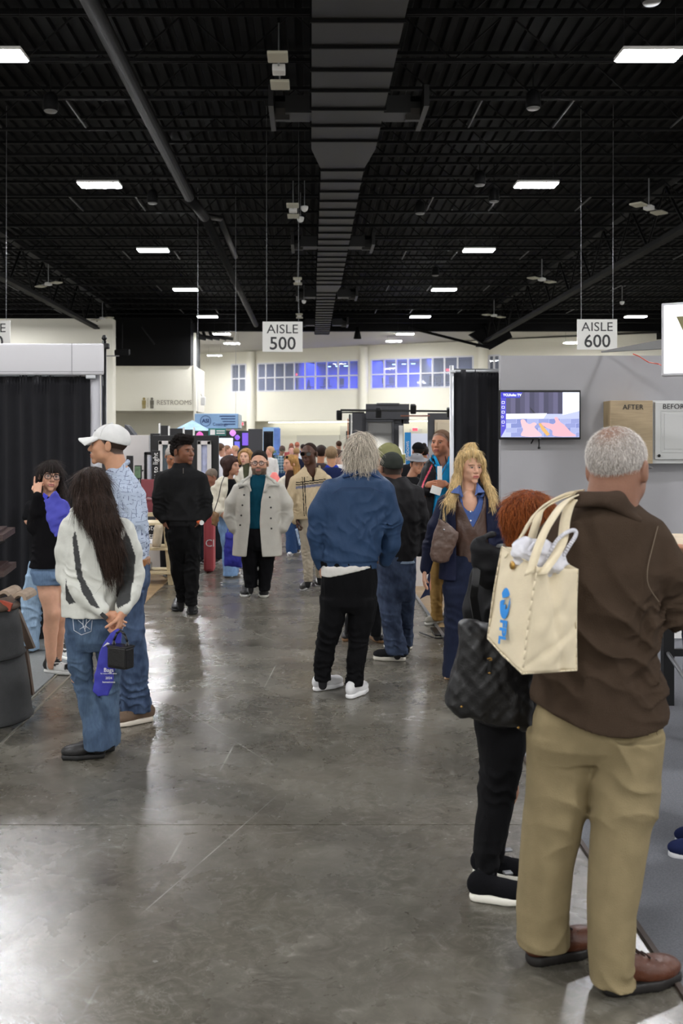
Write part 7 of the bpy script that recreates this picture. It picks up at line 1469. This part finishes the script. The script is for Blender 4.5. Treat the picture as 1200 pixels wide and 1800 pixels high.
# 18 --- man in navy, seen from behind, royal-blue collar
def simple(px, fy, d, label, skin, top, bot, hair, hx, hy, yaw=180, sc=1.0, w_=.22, long_=False, style='short', scalp=None, lean=0.0, hat=None, half=False, arm=None, collar=None, group=None, fem=0, colf=None, shoe='222222', pants=True, bald=False, pitch=0):
    """a person further back: posed standing figure with head, arms, legs, clothes, hair"""
    p = Person(px, fy, d, label, group=group); p.skin = skin; k = 1 / p.k
    p.head(hx, hy, 0, yaw=yaw, sc=sc, fem=fem, neck=(px, hy + .185*sc*k, .02), eyes=(d < 20), scalp=scalp, brow=hair, lips=None, pitch=pitch)
    sy = hy + .21*sc*k; hipy = VY + CAM_H*k - (.86 if not fem else .84)*k*sc ; W_ = w_*sc*k; fyk = VY + CAM_H*k
    ax = px - W_*.92, px + W_*.92
    hands = [(ax[0] - .02*k, sy + .55*sc*k, -.06), (ax[1] + .02*k, sy + .55*sc*k, -.06)]
    el = [(ax[0] - .04*k, sy + .30*sc*k, .03), (ax[1] + .04*k, sy + .30*sc*k, .03)]
    if arm == 'up': hands = [(px - .05*k, sy + .2*k, -.25), (px + .05*k, sy + .2*k, -.25)]
    lg = [[(px - .09*k, hipy, 0), (px - .10*k, hipy + .43*k, -.02), (px - .11*k, fyk - .10*k, 0)], [(px + .09*k, hipy, 0), (px + .10*k, hipy + .43*k, .03), (px + .11*k, fyk - .10*k, .05)]]
    p.skeleton((px, sy, 0), arms=[[(ax[0], sy + .05*k, 0), el[0], hands[0]], [(ax[1], sy + .05*k, 0), el[1], hands[1]]], legs=lg, rs=.9)
    for i, sg in enumerate((-1, 1)): p.S.ell(p.p(hands[i][0], hands[i][1] + .07*k, hands[i][2]), (.028, .036, .07), .02)
    p.body()
    v = max(.012, p.vox * .9)
    p.garment('top', CLOTH, colf(p) if colf else top, lofts=[[(sy - .045*k, px - W_*.35, px + W_*.35, .075), (sy - .02*k, px - W_*.62, px + W_*.62, .10), (sy + .02*k, px - W_*.88, px + W_*.88, .115), (sy + .12*k, px - W_*.9, px + W_*.9, .13), (sy + .35*k, px - W_*.82, px + W_*.82, .13), (hipy + .04*k, px - W_*.86, px + W_*.86, .135)]],
        chains=[[(ax[i], sy + .04*k, .058*k, 0), (el[i][0], el[i][1], .052*k, .03), (hands[i][0], hands[i][1], .04*k, hands[i][2])] for i in (0, 1)], vox=v, seed=int(px))
    p.garment('trousers', CLOTH, bot, lofts=[[(hipy - .02*k, px - .17*k, px + .17*k, .12), (hipy + .12*k, px - .175*k, px + .175*k, .125)]] + [[(hipy + .08*k, px + sg*.085*k - .085*k, px + sg*.085*k + .085*k, .11), (hipy + .43*k, px + sg*.10*k - .07*k, px + sg*.10*k + .07*k, .085, .0), (fyk - .06*k, px + sg*.11*k - .06*k, px + sg*.11*k + .06*k, .075, .0)] for sg in (-1, 1)], vox=v * 1.1, seed=int(px))
    fw = math.cos(R(yaw)); 
    for sg in (-1, 1):
        gx = px + sg*.11*k; a_ = p.shoe(gx, fyk, gx + (math.sin(R(yaw)) * .28 + .001) * k, VY + CAM_H * FPX / (d - fw * .28), col=shoe, sole='8a8a8a', L=.27)
    if not bald:
        S = Soft()
        if long_: hair_shell(S, p.H, .016, line=([-.16, -.09, -.05, -.015, .012, .035, .06, .078, .11], [-.15, -.15, -.14, -.13, -.09, -.02, .05, .07, .09]))
        else: hair_shell(S, p.H, .009)
        if style == 'bun': S.ell(p.H.pt(0, -.07, .12), (.04, .04, .04), .02)
        if style == 'big': S.ell(p.H.pt(0, -.04, .05), (.10, .11, .10), .03)
        S.mesh('hair', HAIR, p.root, max(.007, p.hv), col=hair)
    if hat == 'beanie': S = Soft(); hair_shell(S, p.H, .016, line=([-.15, .15], [.03, .04])); S.mesh('beanie', KNIT, p.root, .008, col='141416')
    if hat == 'fedora':
        S = Soft(); H = p.H; S.ell(H.pt(0, -.02, .07), (.088, .108, .075), .02, 'u', H.M); S.ell(H.pt(0, -.02, .062), (.155, .185, .012), .015, 'u', H.M); S.ell(H.pt(0, .0, .150), (.03, .07, .025), .02, 'cut', H.M); S.mesh('hat', CLOTH, p.root, .008, col='7d7d80')
        S = Soft(); S.ell(H.pt(0, -.02, .075), (.091, .111, .018), .0, 'u', H.M); S.mesh('hat_band', CLOTH, p.root, .008, col='2a2a2c')
    if collar: S = Soft(); S.cone(p.p(px - .05*k, sy - .03*k, 0), p.p(px + .05*k, sy - .03*k, 0), .055, .055, .02); S.mesh('collar', CLOTH, p.root, .01, col=collar)
    return p
simple(583, 985, 15.0, 'man in a navy pullover with royal blue collar seen from behind', 'c99878', '1b2446', '2b2f3a', '8a7358', 582, 800, 178, 1.08, .25, scalp='8a7358', collar='2338a0')
simple(563, 960, 17.2, 'woman with dark pinned-up hair behind the striped polo man', 'b98468', '3a3234', '2a2a30', '2a1d1a', 564, 797, 185, 1.0, .19, fem=1, style='big')
simple(598, 949, 18.5, 'person in a white shirt behind the man with the royal blue collar', 'c99a84', 'd9d9dc', '33384a', '4a3830', 594, 801, 150, .98, .2)
simple(596, 884, 30, 'man in a dark suit by the dark door, left one of the two', 'c08c72', '15161c', '15161c', '4a3426', 595, 782, 200, 1.0)
simple(609, 889, 28, 'man in a dark suit by the dark door, right one of the two', 'c99078', '17171c', '17171c', '6a5040', 609, 786, 230, 1.0)
def plaid(p):
    def f(V):
        a, b = np.array(srgb('2f4d68')), np.array(srgb('a9c2cf')); sx = np.sin(V[:, 0]*75) > .1; sz = np.sin(V[:, 2]*75) > .1; t = (sx*.5 + sz*.5)[:, None]; return a*(1 - t) + b*t
    return f
simple(493, 882, 29.5, 'man in a blue plaid shirt and jeans seen from behind', 'a07a66', '2f4d68', '2c466e', '5b4a44', 496, 791, 175, 1.05, .24, colf=plaid)
simple(473, 896, 26.5, 'woman in a white top and pale jeans near the palm', 'd39a86', 'd6d3d0', '8fa8c9', 'c09a78', 474, 793, -60, 1.0, .18, fem=1, long_=True)
simple(393, 905, 22.5, 'man in a white shirt facing the bright screen', 'c09078', 'dcdce4', '2a3a8c', '5a4436', 388, 789, 130, 1.05, .2, scalp='5a4436')
simple(401, 895, 25, 'person in black with short hair talking by the bright screen', 'd09a84', '1b1b22', '23232a', '8a6a54', 400, 791, 90, .98, .18)
simple(413, 893, 26, 'blonde person in a black top by the bright screen', 'd8a48e', '1d1c22', '23232a', 'c9a47c', 412, 791, -90, .98, .18, fem=1)
simple(512, 858, 36, 'person in a red top in the far crowd', 'c98c7c', 'b05a5a', '33333c', 'a05a44', 512, 785, 180)
simple(512.5, 880, 30.5, 'person in a light blue shirt and glasses in the far crowd', 'd8a498', 'b9d2ea', '2e3446', '7a4a3a', 512, 791, 5, 1.05)
simple(522, 860, 35, 'person in a navy shirt in the far crowd', 'c98474', '26356a', '23273a', 'b06a54', 522, 783, 180)
simple(532, 864, 34, 'dark-haired man in a white shirt in the far crowd', 'b07c64', 'dcdce2', '2a2e3a', '2e221e', 532, 787, 200)
simple(521, 887, 28.5, 'woman with blonde hair in navy, far crowd, behind the sunglasses', 'c99078', '1d2236', '23273a', 'a5825a', 521, 795, 180, 1.0, .19, fem=1, long_=True)
simple(304, 1022, 13.25, 'grey-haired man looking down behind the man with the high afro', '9b6a50', '232324', '1c1c20', 'a29c96', 302, 802, 20, 1.0, .2, scalp='a29c96', pitch=28)
simple(733, 986, 15.2, 'man in a black beanie beside the man in the brown shirt', 'a8745c', '1b1b1e', '1d1d22', '1c1714', 734, 793, 200, 1.02, .2, hat='beanie')
simple(746, 976, 15.8, 'man in a brown shirt with dark hair tied up, back turned', '9a6a52', '4a2c26', '1d1d22', '1c1412', 743, 796, 190, 1.0, .22, style='bun')
p = simple(722, 1012, 13.0, 'man in a grey fedora bending over the white table', 'a8785e', '121214', '141418', '222222', 733, 816, 10, 1.0, .22, hat='fedora', arm='up', pitch=10)
simple(371, 993, 14.6, 'short person in dark green beside the red bag', '8d5f4c', '25352a', '20242a', '6e6258', 371, 838, -60, .9, .16, pitch=25)
# 19 --- person just outside the right edge
p = Person(1262, 1500, 4.35, 'person at the right picture edge, only a blue shoe and dark clothes in view'); p.skin = 'b9876c'
p.head(1262, 800, 0, yaw=-90, eyes=False, neck=(1265, 860, 0)); p.skeleton((1265, 868, 0), arms=[[(1262, 900, -.1), (1262, 1000, -.15), (1212, 965, -.18)]], legs=[[(1260, 1120, -.06), (1254, 1290, -.06), (1262, 1450, -.06)], [(1265, 1120, .1), (1270, 1290, .1), (1272, 1440, .1)]])
p.hand(1212, 965, -.18, (-1, 0, .1), (0, .3, 1), .95, curl=.5); p.body()
p.garment('top', CLOTH, '15161f', lofts=[[(845, 1235, 1295, .1), (880, 1222, 1310, .2), (1000, 1215, 1310, .18), (1140, 1206, 1310, .17)]], chains=[[(1262, 905, 26, -.12), (1262, 1000, 22, -.16), (1222, 970, 16, -.18)]], vox=.009)
p.garment('trousers', CLOTH, '14182c', lofts=[[(1120, 1206, 1312, .17), (1260, 1206, 1310, .16)], [(1240, 1206, 1285, .1, -.06), (1470, 1228, 1290, .09, -.06)], [(1240, 1235, 1310, .1, .1), (1450, 1245, 1300, .09, .1)]], vox=.009)
p.shoe(1292, 1514, 1181, 1507, col='232a4c', sole='d9d9dc', w_=.045, L=.28, m=KNIT); p.shoe(1300, 1490, 1200, 1484, col='232a4c', sole='d9d9dc', w_=.045, L=.28, m=KNIT)
S = Soft(); hair_shell(S, p.H, .012); S.mesh('hair', HAIR, p.root, .008, col='33251e')
# ------------------------------------------------------------------ bags and things held
def place(o, p, label, cat, group=None):     # turn a mesh built in a person's frame into a thing of its own
    o.parent = None; o.location = p.root.location; return tag(o, label, cat, group)
def polybag(p, name, m, col, pts, dd, th, label, cat, rr=.012, vox=None, noise=(.004, .09), seed=1, tilt=0.0, folds=None, part=False, extra=None):
    """soft flat bag: outline in pixels at distance p.d+dd, half thickness th"""
    q = np.array([p.p(a, b, dd)[[0, 2]] for a, b in pts]); y0 = p.p(pts[0][0], pts[0][1], dd)[1]; cxm = q[:, 0].mean()
    S = Soft()
    def f(x, y, z):
        x, z = np.broadcast_arrays(x, z); d = (x - q[0, 0])**2 + (z - q[0, 1])**2; s_ = np.ones(x.shape); n = len(q)
        for i in range(n):
            a, b = q[i], q[i-1]; e = b - a; wx, wz = x - a[0], z - a[1]; t = np.clip((wx*e[0] + wz*e[1]) / (e @ e), 0, 1); d = np.minimum(d, (wx - e[0]*t)**2 + (wz - e[1]*t)**2)
            c1 = z >= a[1]; c2 = z < b[1]; c3 = e[0]*wz > e[1]*wx; s_ = np.where((c1 & c2 & c3) | (~c1 & ~c2 & ~c3), -s_, s_)
        d2 = s_ * np.sqrt(d); tt = th * (1 - .45*np.exp(np.minimum(d2, 0) / .05)); w_ = np.abs(y - y0 - tilt*(x - cxm)) - tt
        a_, b_ = d2 + rr, w_ + rr; return np.minimum(np.maximum(a_, b_), 0) + np.sqrt(np.maximum(a_, 0)**2 + np.maximum(b_, 0)**2) - rr
    tl = abs(tilt) * (q[:, 0].max() - q[:, 0].min())
    S._add(f, [q[:, 0].min(), y0 - th - tl, q[:, 1].min()], [q[:, 0].max(), y0 + th + tl, q[:, 1].max()], .0, 'u')
    if extra: extra(S)
    if noise: S.wrinkle(lambda x, y, z: noise[0] * waves(x, y, z, seed, (1, 1, 1), noise[1], 3))
    if folds: S.wrinkle(folds)
    o = S.mesh(name, m, None, vox or max(.005, p.vox*.8), col=col); place(o, p, label, cat); return o
def ribbon(pts, wv, w_, th=.004):            # flat strap along pts; wv: width direction(s)
    mb = MB(); vs = []
    for i, q in enumerate(pts):
        q = np.array(q); w0 = nrm(wv[i] if isinstance(wv, list) else wv); t = nrm(np.array(pts[min(i+1, len(pts)-1)]) - np.array(pts[max(i-1, 0)])); n = nrm(np.cross(t, w0))
        vs += [q - w0*w_/2 - n*th/2, q + w0*w_/2 - n*th/2, q + w0*w_/2 + n*th/2, q - w0*w_/2 + n*th/2]
    k = len(pts); mb.add([tuple(v) for v in vs], [(4*i+j, 4*i+(j+1)%4, 4*i+4+(j+1)%4, 4*i+4+j) for i in range(k-1) for j in range(4)] + [(3, 2, 1, 0), (4*k-4, 4*k-3, 4*k-2, 4*k-1)]); return mb
# canvas tote on the shoulder of the man in brown fleece
D1 = 3.35
def T_(px, py, dd): return np.array(P(px, py, D1 + dd))
org = Vector(T_(935, 1100, -.33)); tote = empty('tote_bag', org, 0, 'natural canvas tote bag with a blue logo on the brown fleece man', 'tote bag')
CANV = mat('canvas', 'dccfb2', .9, bump=.25, bscale=420, var=.05, vscale=14)
def patch(c00, c10, c11, c01, name, bulge, seed, n=22, dirn=(0, -1, 0), pleat=None):
    c00, c10, c11, c01 = [np.array(c_) for c_ in (c00, c10, c11, c01)]; vs = []
    for j in range(n + 1):
        for i in range(n + 1):
            u, v = i/n, j/n; q = c00*(1-u)*(1-v) + c10*u*(1-v) + c11*u*v + c01*(1-u)*v
            b = bulge * math.sin(math.pi*u) * math.sin(math.pi*min(v*.9 + .08, 1)); b += .004*float(waves(np.array(q[0]), np.array(q[1]), np.array(q[2]), seed, (1, 1, 1), .14, 2)) * math.sin(math.pi*u)**.5
            if pleat: b += pleat(u, v)
            vs.append(tuple(q + np.array(dirn)*b - np.array(org)))
    mb = MB(); mb.add(vs, [(j*(n+1)+i, j*(n+1)+i+1, (j+1)*(n+1)+i+1, (j+1)*(n+1)+i) for j in range(n) for i in range(n)]); o = mb.build(name, CANV, tote, True); md = o.modifiers.new('t', 'SOLIDIFY'); md.thickness = .003; return o
Lt, Lb, Mt, Mb, Rt, Rb = T_(882, 961, -.20), T_(857, 1122, -.20), T_(944, 997, -.40), T_(918, 1184, -.40), T_(1015, 1000, -.24), T_(1013, 1178, -.24)
Bt, Bb = Lt + (Rt - Mt), Lb + (Rb - Mb)
nL = nrm(np.cross(Mb - Lb, Lt - Lb)); nL = nL if nL[1] < 0 else -nL; nR = nrm(np.cross(Rb - Mb, Mt - Mb)); nR = nR if nR[1] < 0 else -nR
patch(Lb, Mb, Mt, Lt, 'front_panel', .012, 3, dirn=nL)
patch(Mb, Rb, Rt, Mt, 'side_gusset', .015, 8, n=30, dirn=nR, pleat=lambda u, v: -.035*math.exp(-((u - .45 - .05*(1-v))/.10)**2) * max(0, v - .35)/.65 - .006*math.exp(-((u + v*.5 - .75)/.06)**2) - .006*math.exp(-((u*.8 - v*2 + .1)/.08)**2))
patch(Bb, Lb, Lt, Bt, 'side_gusset', .0, 5, dirn=(0, 1, 0)); patch(Rb, Bb, Bt, Rt, 'back_panel', .0, 6, dirn=(0, 1, 0)); patch(Lb, Mb, Rb, Bb, 'bottom_panel', -.015, 7, dirn=(0, 0, 1))
for a, b_ in ((Lt, Lb), (Mt, Mb), (Rt, Rb), (Lb, Mb), (Mb, Rb), (Lt, Mt)): MB().tube([tuple(np.array(q) - np.array(org)) for q in spline([a, (a + b_)/2 + nL*.004, b_])], .0028, 6).build('piping', CANV, tote, True)
# logo on the front panel
BLUE = mat('logo_blue', '2f8ad8', .8); uL = nrm(Mb - Lb); vL = nrm(np.cross(nL, uL)); vL = vL if vL[2] > 0 else -vL
def on_front(u, v, off=.014): return Lb*(1-u)*(1-v) + Mb*u*(1-v) + Mt*u*v + Lt*(1-u)*v + nL*off - np.array(org)
def lpoly(pts, name='logo'): mb = MB(); q = [tuple(on_front(a, b_)) for a, b_ in pts]; mb.prism(q, tuple(nL*.0015)); return mb.build(name, BLUE, tote)
cu, cv = .42, .50
top_ = [(cu + .13*math.sin(t), cv + .155*math.cos(t)) for t in np.linspace(-1.1, .75, 9)]; lpoly(top_ + [(cu + .05, cv + .08), (cu - .08, cv + .03)])
bot_ = [(cu + .13*math.sin(t), cv + .155*math.cos(t)) for t in np.linspace(1.0, 4.6, 15)]; lpoly(bot_ + [(cu - .09, cv + .01), (cu - .02, cv + .035), (cu - .03, cv - .03), (cu + .03, cv + .0), (cu + .03, cv - .06), (cu + .09, cv - .02)])
tx = text('FPL', .050, (0, 0, 0), BLUE, tote, ext=.0008, bold=.002)
e1 = nrm(-vL*.93 + uL*.36); e2 = nrm(uL*.93 + vL*.36); e2 = nrm(e2 - e1*np.dot(e1, e2)); e3 = np.cross(e1, e2)
Mt_ = Matrix(((e1[0], e2[0], e3[0]), (e1[1], e2[1], e3[1]), (e1[2], e2[2], e3[2]))); tx.rotation_euler = Mt_.to_euler(); tx.location = tuple(on_front(.50, .235, .02))
o = MB().lathe((0, 0, 0), [(.004, .004), (.013, .002), (.013, -.002)], 16).build('snap_button', mat('brass', 'b08a4a', .35, metal=.9), tote, True); o.location = tuple(on_front(.46, .90, .014)); o.rotation_euler = Vector(nL).to_track_quat('Z', 'Y').to_euler()
for k_, (pts, wv) in enumerate((([T_(930, 1010, -.40), T_(950, 950, -.37), T_(968, 915, -.33), T_(990, 885, -.22), T_(1010, 872, -.1), T_(1022, 868, .02)], (1, .1, .35)), ([T_(952, 1010, -.40), T_(985, 960, -.33), T_(993, 915, -.26), T_(1000, 890, -.18), T_(1008, 878, -.1), T_(1015, 872, .0)], (1, .1, .1)),
    ([T_(893, 975, -.24), T_(918, 940, -.24), T_(938, 905, -.23), T_(958, 888, -.18), T_(990, 872, -.1), T_(1022, 866, .0)], (.7, .3, .6)), ([T_(930, 960, -.20), T_(942, 920, -.20), T_(950, 898, -.18), T_(975, 882, -.14), T_(1005, 870, -.06)], (.9, .3, .3)))):
    ribbon([q - np.array(org) for q in spline(pts)], wv, .034, .004).build('strap', CANV, tote, True)
# thin plastic bag inside
PLA = mat('thin_plastic', 'e6e6ee', .3, alpha=.75, spec=.6); pb = empty('plastic_bag', Vector(T_(960, 975, -.3)), 0, 'thin white plastic bag sticking out of the canvas tote', 'plastic bag'); po_ = np.array(T_(960, 975, -.3))
S = Soft(); 
for (px, py, r_) in ((925, 965, .035), (940, 975, .04), (960, 985, .045), (915, 972, .03), (975, 985, .035), (955, 965, .03)): S.ell(T_(px, py, -.3) - po_, (r_, r_*.8, r_*1.1), .02)
S.wrinkle(lambda x, y, z: .006 * waves(x, y, z, 4, (1, 1, 1), .05, 3)); S.mesh('crumpled_body', PLA, pb, .006, col=None)
for pts in ([T_(962, 985, -.34), T_(975, 955, -.33), T_(992, 938, -.32), T_(1008, 932, -.31), T_(1012, 940, -.31), T_(1000, 960, -.31), T_(985, 985, -.31)], [T_(930, 968, -.36), T_(942, 952, -.36), T_(955, 948, -.35), T_(950, 960, -.35)]): MB().tube([tuple(q - po_) for q in spline(pts)], .0065, 6).build('handle', PLA, pb, True)

# black quilted shoulder bag of the auburn woman
p = Person.__new__(Person); p.d = 3.9; p.root = empty('tmp', (0, 0, 0)); p.root.location = (PX(860, 3.9), 3.9, 0); p.o = np.array(p.root.location); p.vox = .007; p.k = 3.9 / FPX
def quilt(x, y, z): return .0035 * (1 - np.abs(np.sin((x + z) * 58))**.5 - np.abs(np.sin((x - z) * 58))**.5)
QB = mat('quilted_nylon', '111112', .45, bump=.2, bscale=200, attr=True)
q_ = polybag(p, 'quilted_bag', QB, '0e0e10', [(808, 1098), (850, 1092), (905, 1100), (938, 1150), (938, 1215), (934, 1284), (900, 1275), (860, 1268), (826, 1262), (800, 1254), (782, 1238), (790, 1180)], -.35, .085, 'large black quilted nylon shoulder bag carried by the auburn woman', 'shoulder bag', rr=.03, vox=.0062, noise=(.007, .2), seed=3, folds=lambda x, y, z: quilt(x, y, z) + .006*np.sin(x*28 + z*10))
GOLDM = mat('brass', 'b08a4a')
bo = np.array(q_.location)
for (px, py) in ((811, 1242), (911, 1279)): MB().lathe(tuple(np.array(P(px, py, 3.46)) - bo), [(.001, -.005), (.006, 0), (.001, .005)], 10).build('stud', GOLDM, q_, True)
MB().tube([tuple(np.array(P(a, b_, 3.45)) - bo) for a, b_ in ((856, 1158), (862, 1156), (864, 1160), (858, 1162))], .003, 6).build('zip_slider', GOLDM, q_); MB().rbox(tuple(np.array(P(860, 1173, 3.45)) - bo), (.014, .006, .05), .003).build('zip_pull', BLKMET, q_); MB().lathe(tuple(np.array(P(860, 1183, 3.44)) - bo), [(.001, -.004), (.006, 0), (.001, .004)], 10).build('stud', GOLDM, q_, True)
ribbon([np.array(P(*q)) - bo for q in ((840, 1100, 3.6), (832, 1050, 3.7), (838, 1000, 3.78), (850, 975, 3.85), (872, 965, 3.95))], (1, .2, 0), .03, .005).build('strap', QB, q_)

# brown shoulder bag of the blonde woman
p.d = 7.2; p.root.location = (PX(780, 7.2), 7.2, 0); p.o = np.array(p.root.location); p.k = 7.2 / FPX; p.vox = .007
b = polybag(p, 'leather_bag', LEATHER, '5a463c', [(771, 912), (790, 922), (806, 936), (800, 958), (788, 986), (774, 990), (760, 986), (755, 974), (761, 940)], 0, .05, 'taupe leather shoulder bag under the arm of the blonde woman', 'shoulder bag', rr=.02, seed=2, noise=(.003, .1))
bo = np.array(b.location); MB().tube([tuple(np.array(P(*q)) - bo) for q in ((772, 914, 7.18), (776, 895, 7.22), (782, 878, 7.3), (788, 868, 7.42))], .006, 6).build('strap', LEATHER, b); MB().tube([tuple(np.array(P(*q)) - bo) for q in ((784, 918, 7.18), (782, 895, 7.22), (786, 878, 7.3), (792, 868, 7.42))], .006, 6).build('strap', LEATHER, b)
MB().lathe(tuple(np.array(P(780, 931, 7.13)) - bo), [(.001, -.006), (.009, 0), (.001, .006)], 10).build('stud', GALV, b, True)
# handbag and blue bag of the long-haired woman
def at(px, d): p.d = d; p.root.location = (PX(px, d), d, 0); p.o = np.array(p.root.location); p.k = d / FPX; p.vox = .0016*d
at(190, 5.36)
NW = mat('nonwoven_blue', 'ffffff', .7, attr=True, bump=.2, bscale=300)
b = polybag(p, 'blue_bag', NW, '34369c', [(207, 1104), (214, 1110), (212, 1140), (206, 1165), (201, 1182), (197, 1206), (190, 1223), (172, 1224), (162, 1214), (166, 1190), (174, 1150), (182, 1128), (196, 1112)], 0, .022, 'folded royal blue non-woven bag held behind the back of the long-haired woman', 'bag', rr=.004, vox=.0055, noise=(.0025, .12), seed=6)
bo = np.array(b.location)
for py, t_, s_ in ((1178, 'Bags', .03), (1184, 'for every home show', .010), (1192, '2024', .018), (1199, 'homeshows', .014)): text(t_, s_, tuple(np.array(P(191, py, 5.332)) - bo), WHITE, b, ext=.0008)
for i in range(5): MB().tube([tuple(np.array(P(181 + i*1.6, 1137 - i, 5.332)) - bo), tuple(np.array(P(189 + i*.9, 1129 + i*.6, 5.332)) - bo)], .0014, 4).build('printed_lines', WHITE, b)
hb = empty('handbag', P(212, 1155, 5.3), R(-28), 'small glossy black handbag dangling below the clasped hands', 'handbag'); HBL = mat('black_leather', '0f0f10', .3, bump=.15, bscale=90)
MB().rbox((0, 0, 0), (.125, .075, .115), .012).build('body', HBL, hb, False); MB().rbox((.01, -.042, .008), (.11, .012, .10), .005).build('flap', HBL, hb); MB().rbox((0, 0, .058), (.13, .08, .012), .004).build('top_edge', HBL, hb)
MB().tube([(-.045, 0, .055), (-.045, 0, .085), (-.025, 0, .125), (0, .0, .14), (.025, 0, .125), (.045, 0, .085), (.045, 0, .055)], .0065, 8).build('handle', HBL, hb, True)
for x in (-.045, .045): MB().tube([(x + .01*math.cos(t*.785), .0, .068 + .01*math.sin(t*.785)) for t in range(9)], .002, 5).build('ring', GALV, hb)
# blue bag in front of the woman with glasses
at(100, 7.25)
b = polybag(p, 'blue_bag', NW, '4a4cb6', [(98, 862), (104, 868), (123, 888), (123, 920), (110, 934), (97, 944), (88, 932), (84, 915), (77, 879), (88, 871)], 0, .02, 'bright blue folded non-woven bag held against the chest of the woman with glasses', 'bag', rr=.006, vox=.008, noise=(.006, .15), seed=8)
MB().prism([tuple(np.array(P(*q)) - np.array(b.location)) for q in ((76, 866, 7.25), (84, 872, 7.25), (80, 880, 7.25), (75, 872, 7.25))], (0, .01, 0)).build('handle', mat('blue_web', '3a3fc0', .7), b)
# blue shopping bag and brown bag of the woman with the bob
at(405, 12.7)
b = polybag(p, 'blue_bag', NW, '24288e', [(396, 936), (414, 936), (424, 970), (426, 998), (410, 996), (394, 995), (394, 965)], 0, .05, 'dark blue shopping bag carried beside the trench coat man', 'shopping bag', rr=.01, vox=.011, seed=3)
MB().tube([tuple(np.array(P(*q)) - np.array(b.location)) for q in ((399, 937, 12.7), (402, 924, 12.7), (404, 919, 12.7), (407, 925, 12.7), (409, 937, 12.7))], .006, 5).build('handle', mat('blue_web', '3a3fc0'), b)
at(378, 12.85)
b = polybag(p, 'brown_bag', LEATHER, '7a5a3a', [(374, 899), (385, 902), (384, 915), (380, 925), (371, 922), (372, 910)], 0, .05, 'small tan crossbody bag at the hip of the woman with the bob', 'bag', rr=.02, vox=.010)
MB().tube([tuple(np.array(P(*q)) - np.array(b.location)) for q in ((376, 900, 12.85), (384, 875, 12.82), (389, 850, 12.85), (394, 838, 12.95))], .006, 5).build('strap', LEATHER, b)
at(524, 11.75)
b = polybag(p, 'brochure', mat('glossy_print', '9fb4cf', .4, attr=False, var=.4, vscale=20), None, [(518, 930), (523, 928), (529, 958), (525, 960)], 0, .012, 'rolled pale blue brochure in the hand of the man in the striped polo', 'brochure', rr=.004, vox=.009, noise=None)
bpy.data.objects.remove(p.root)
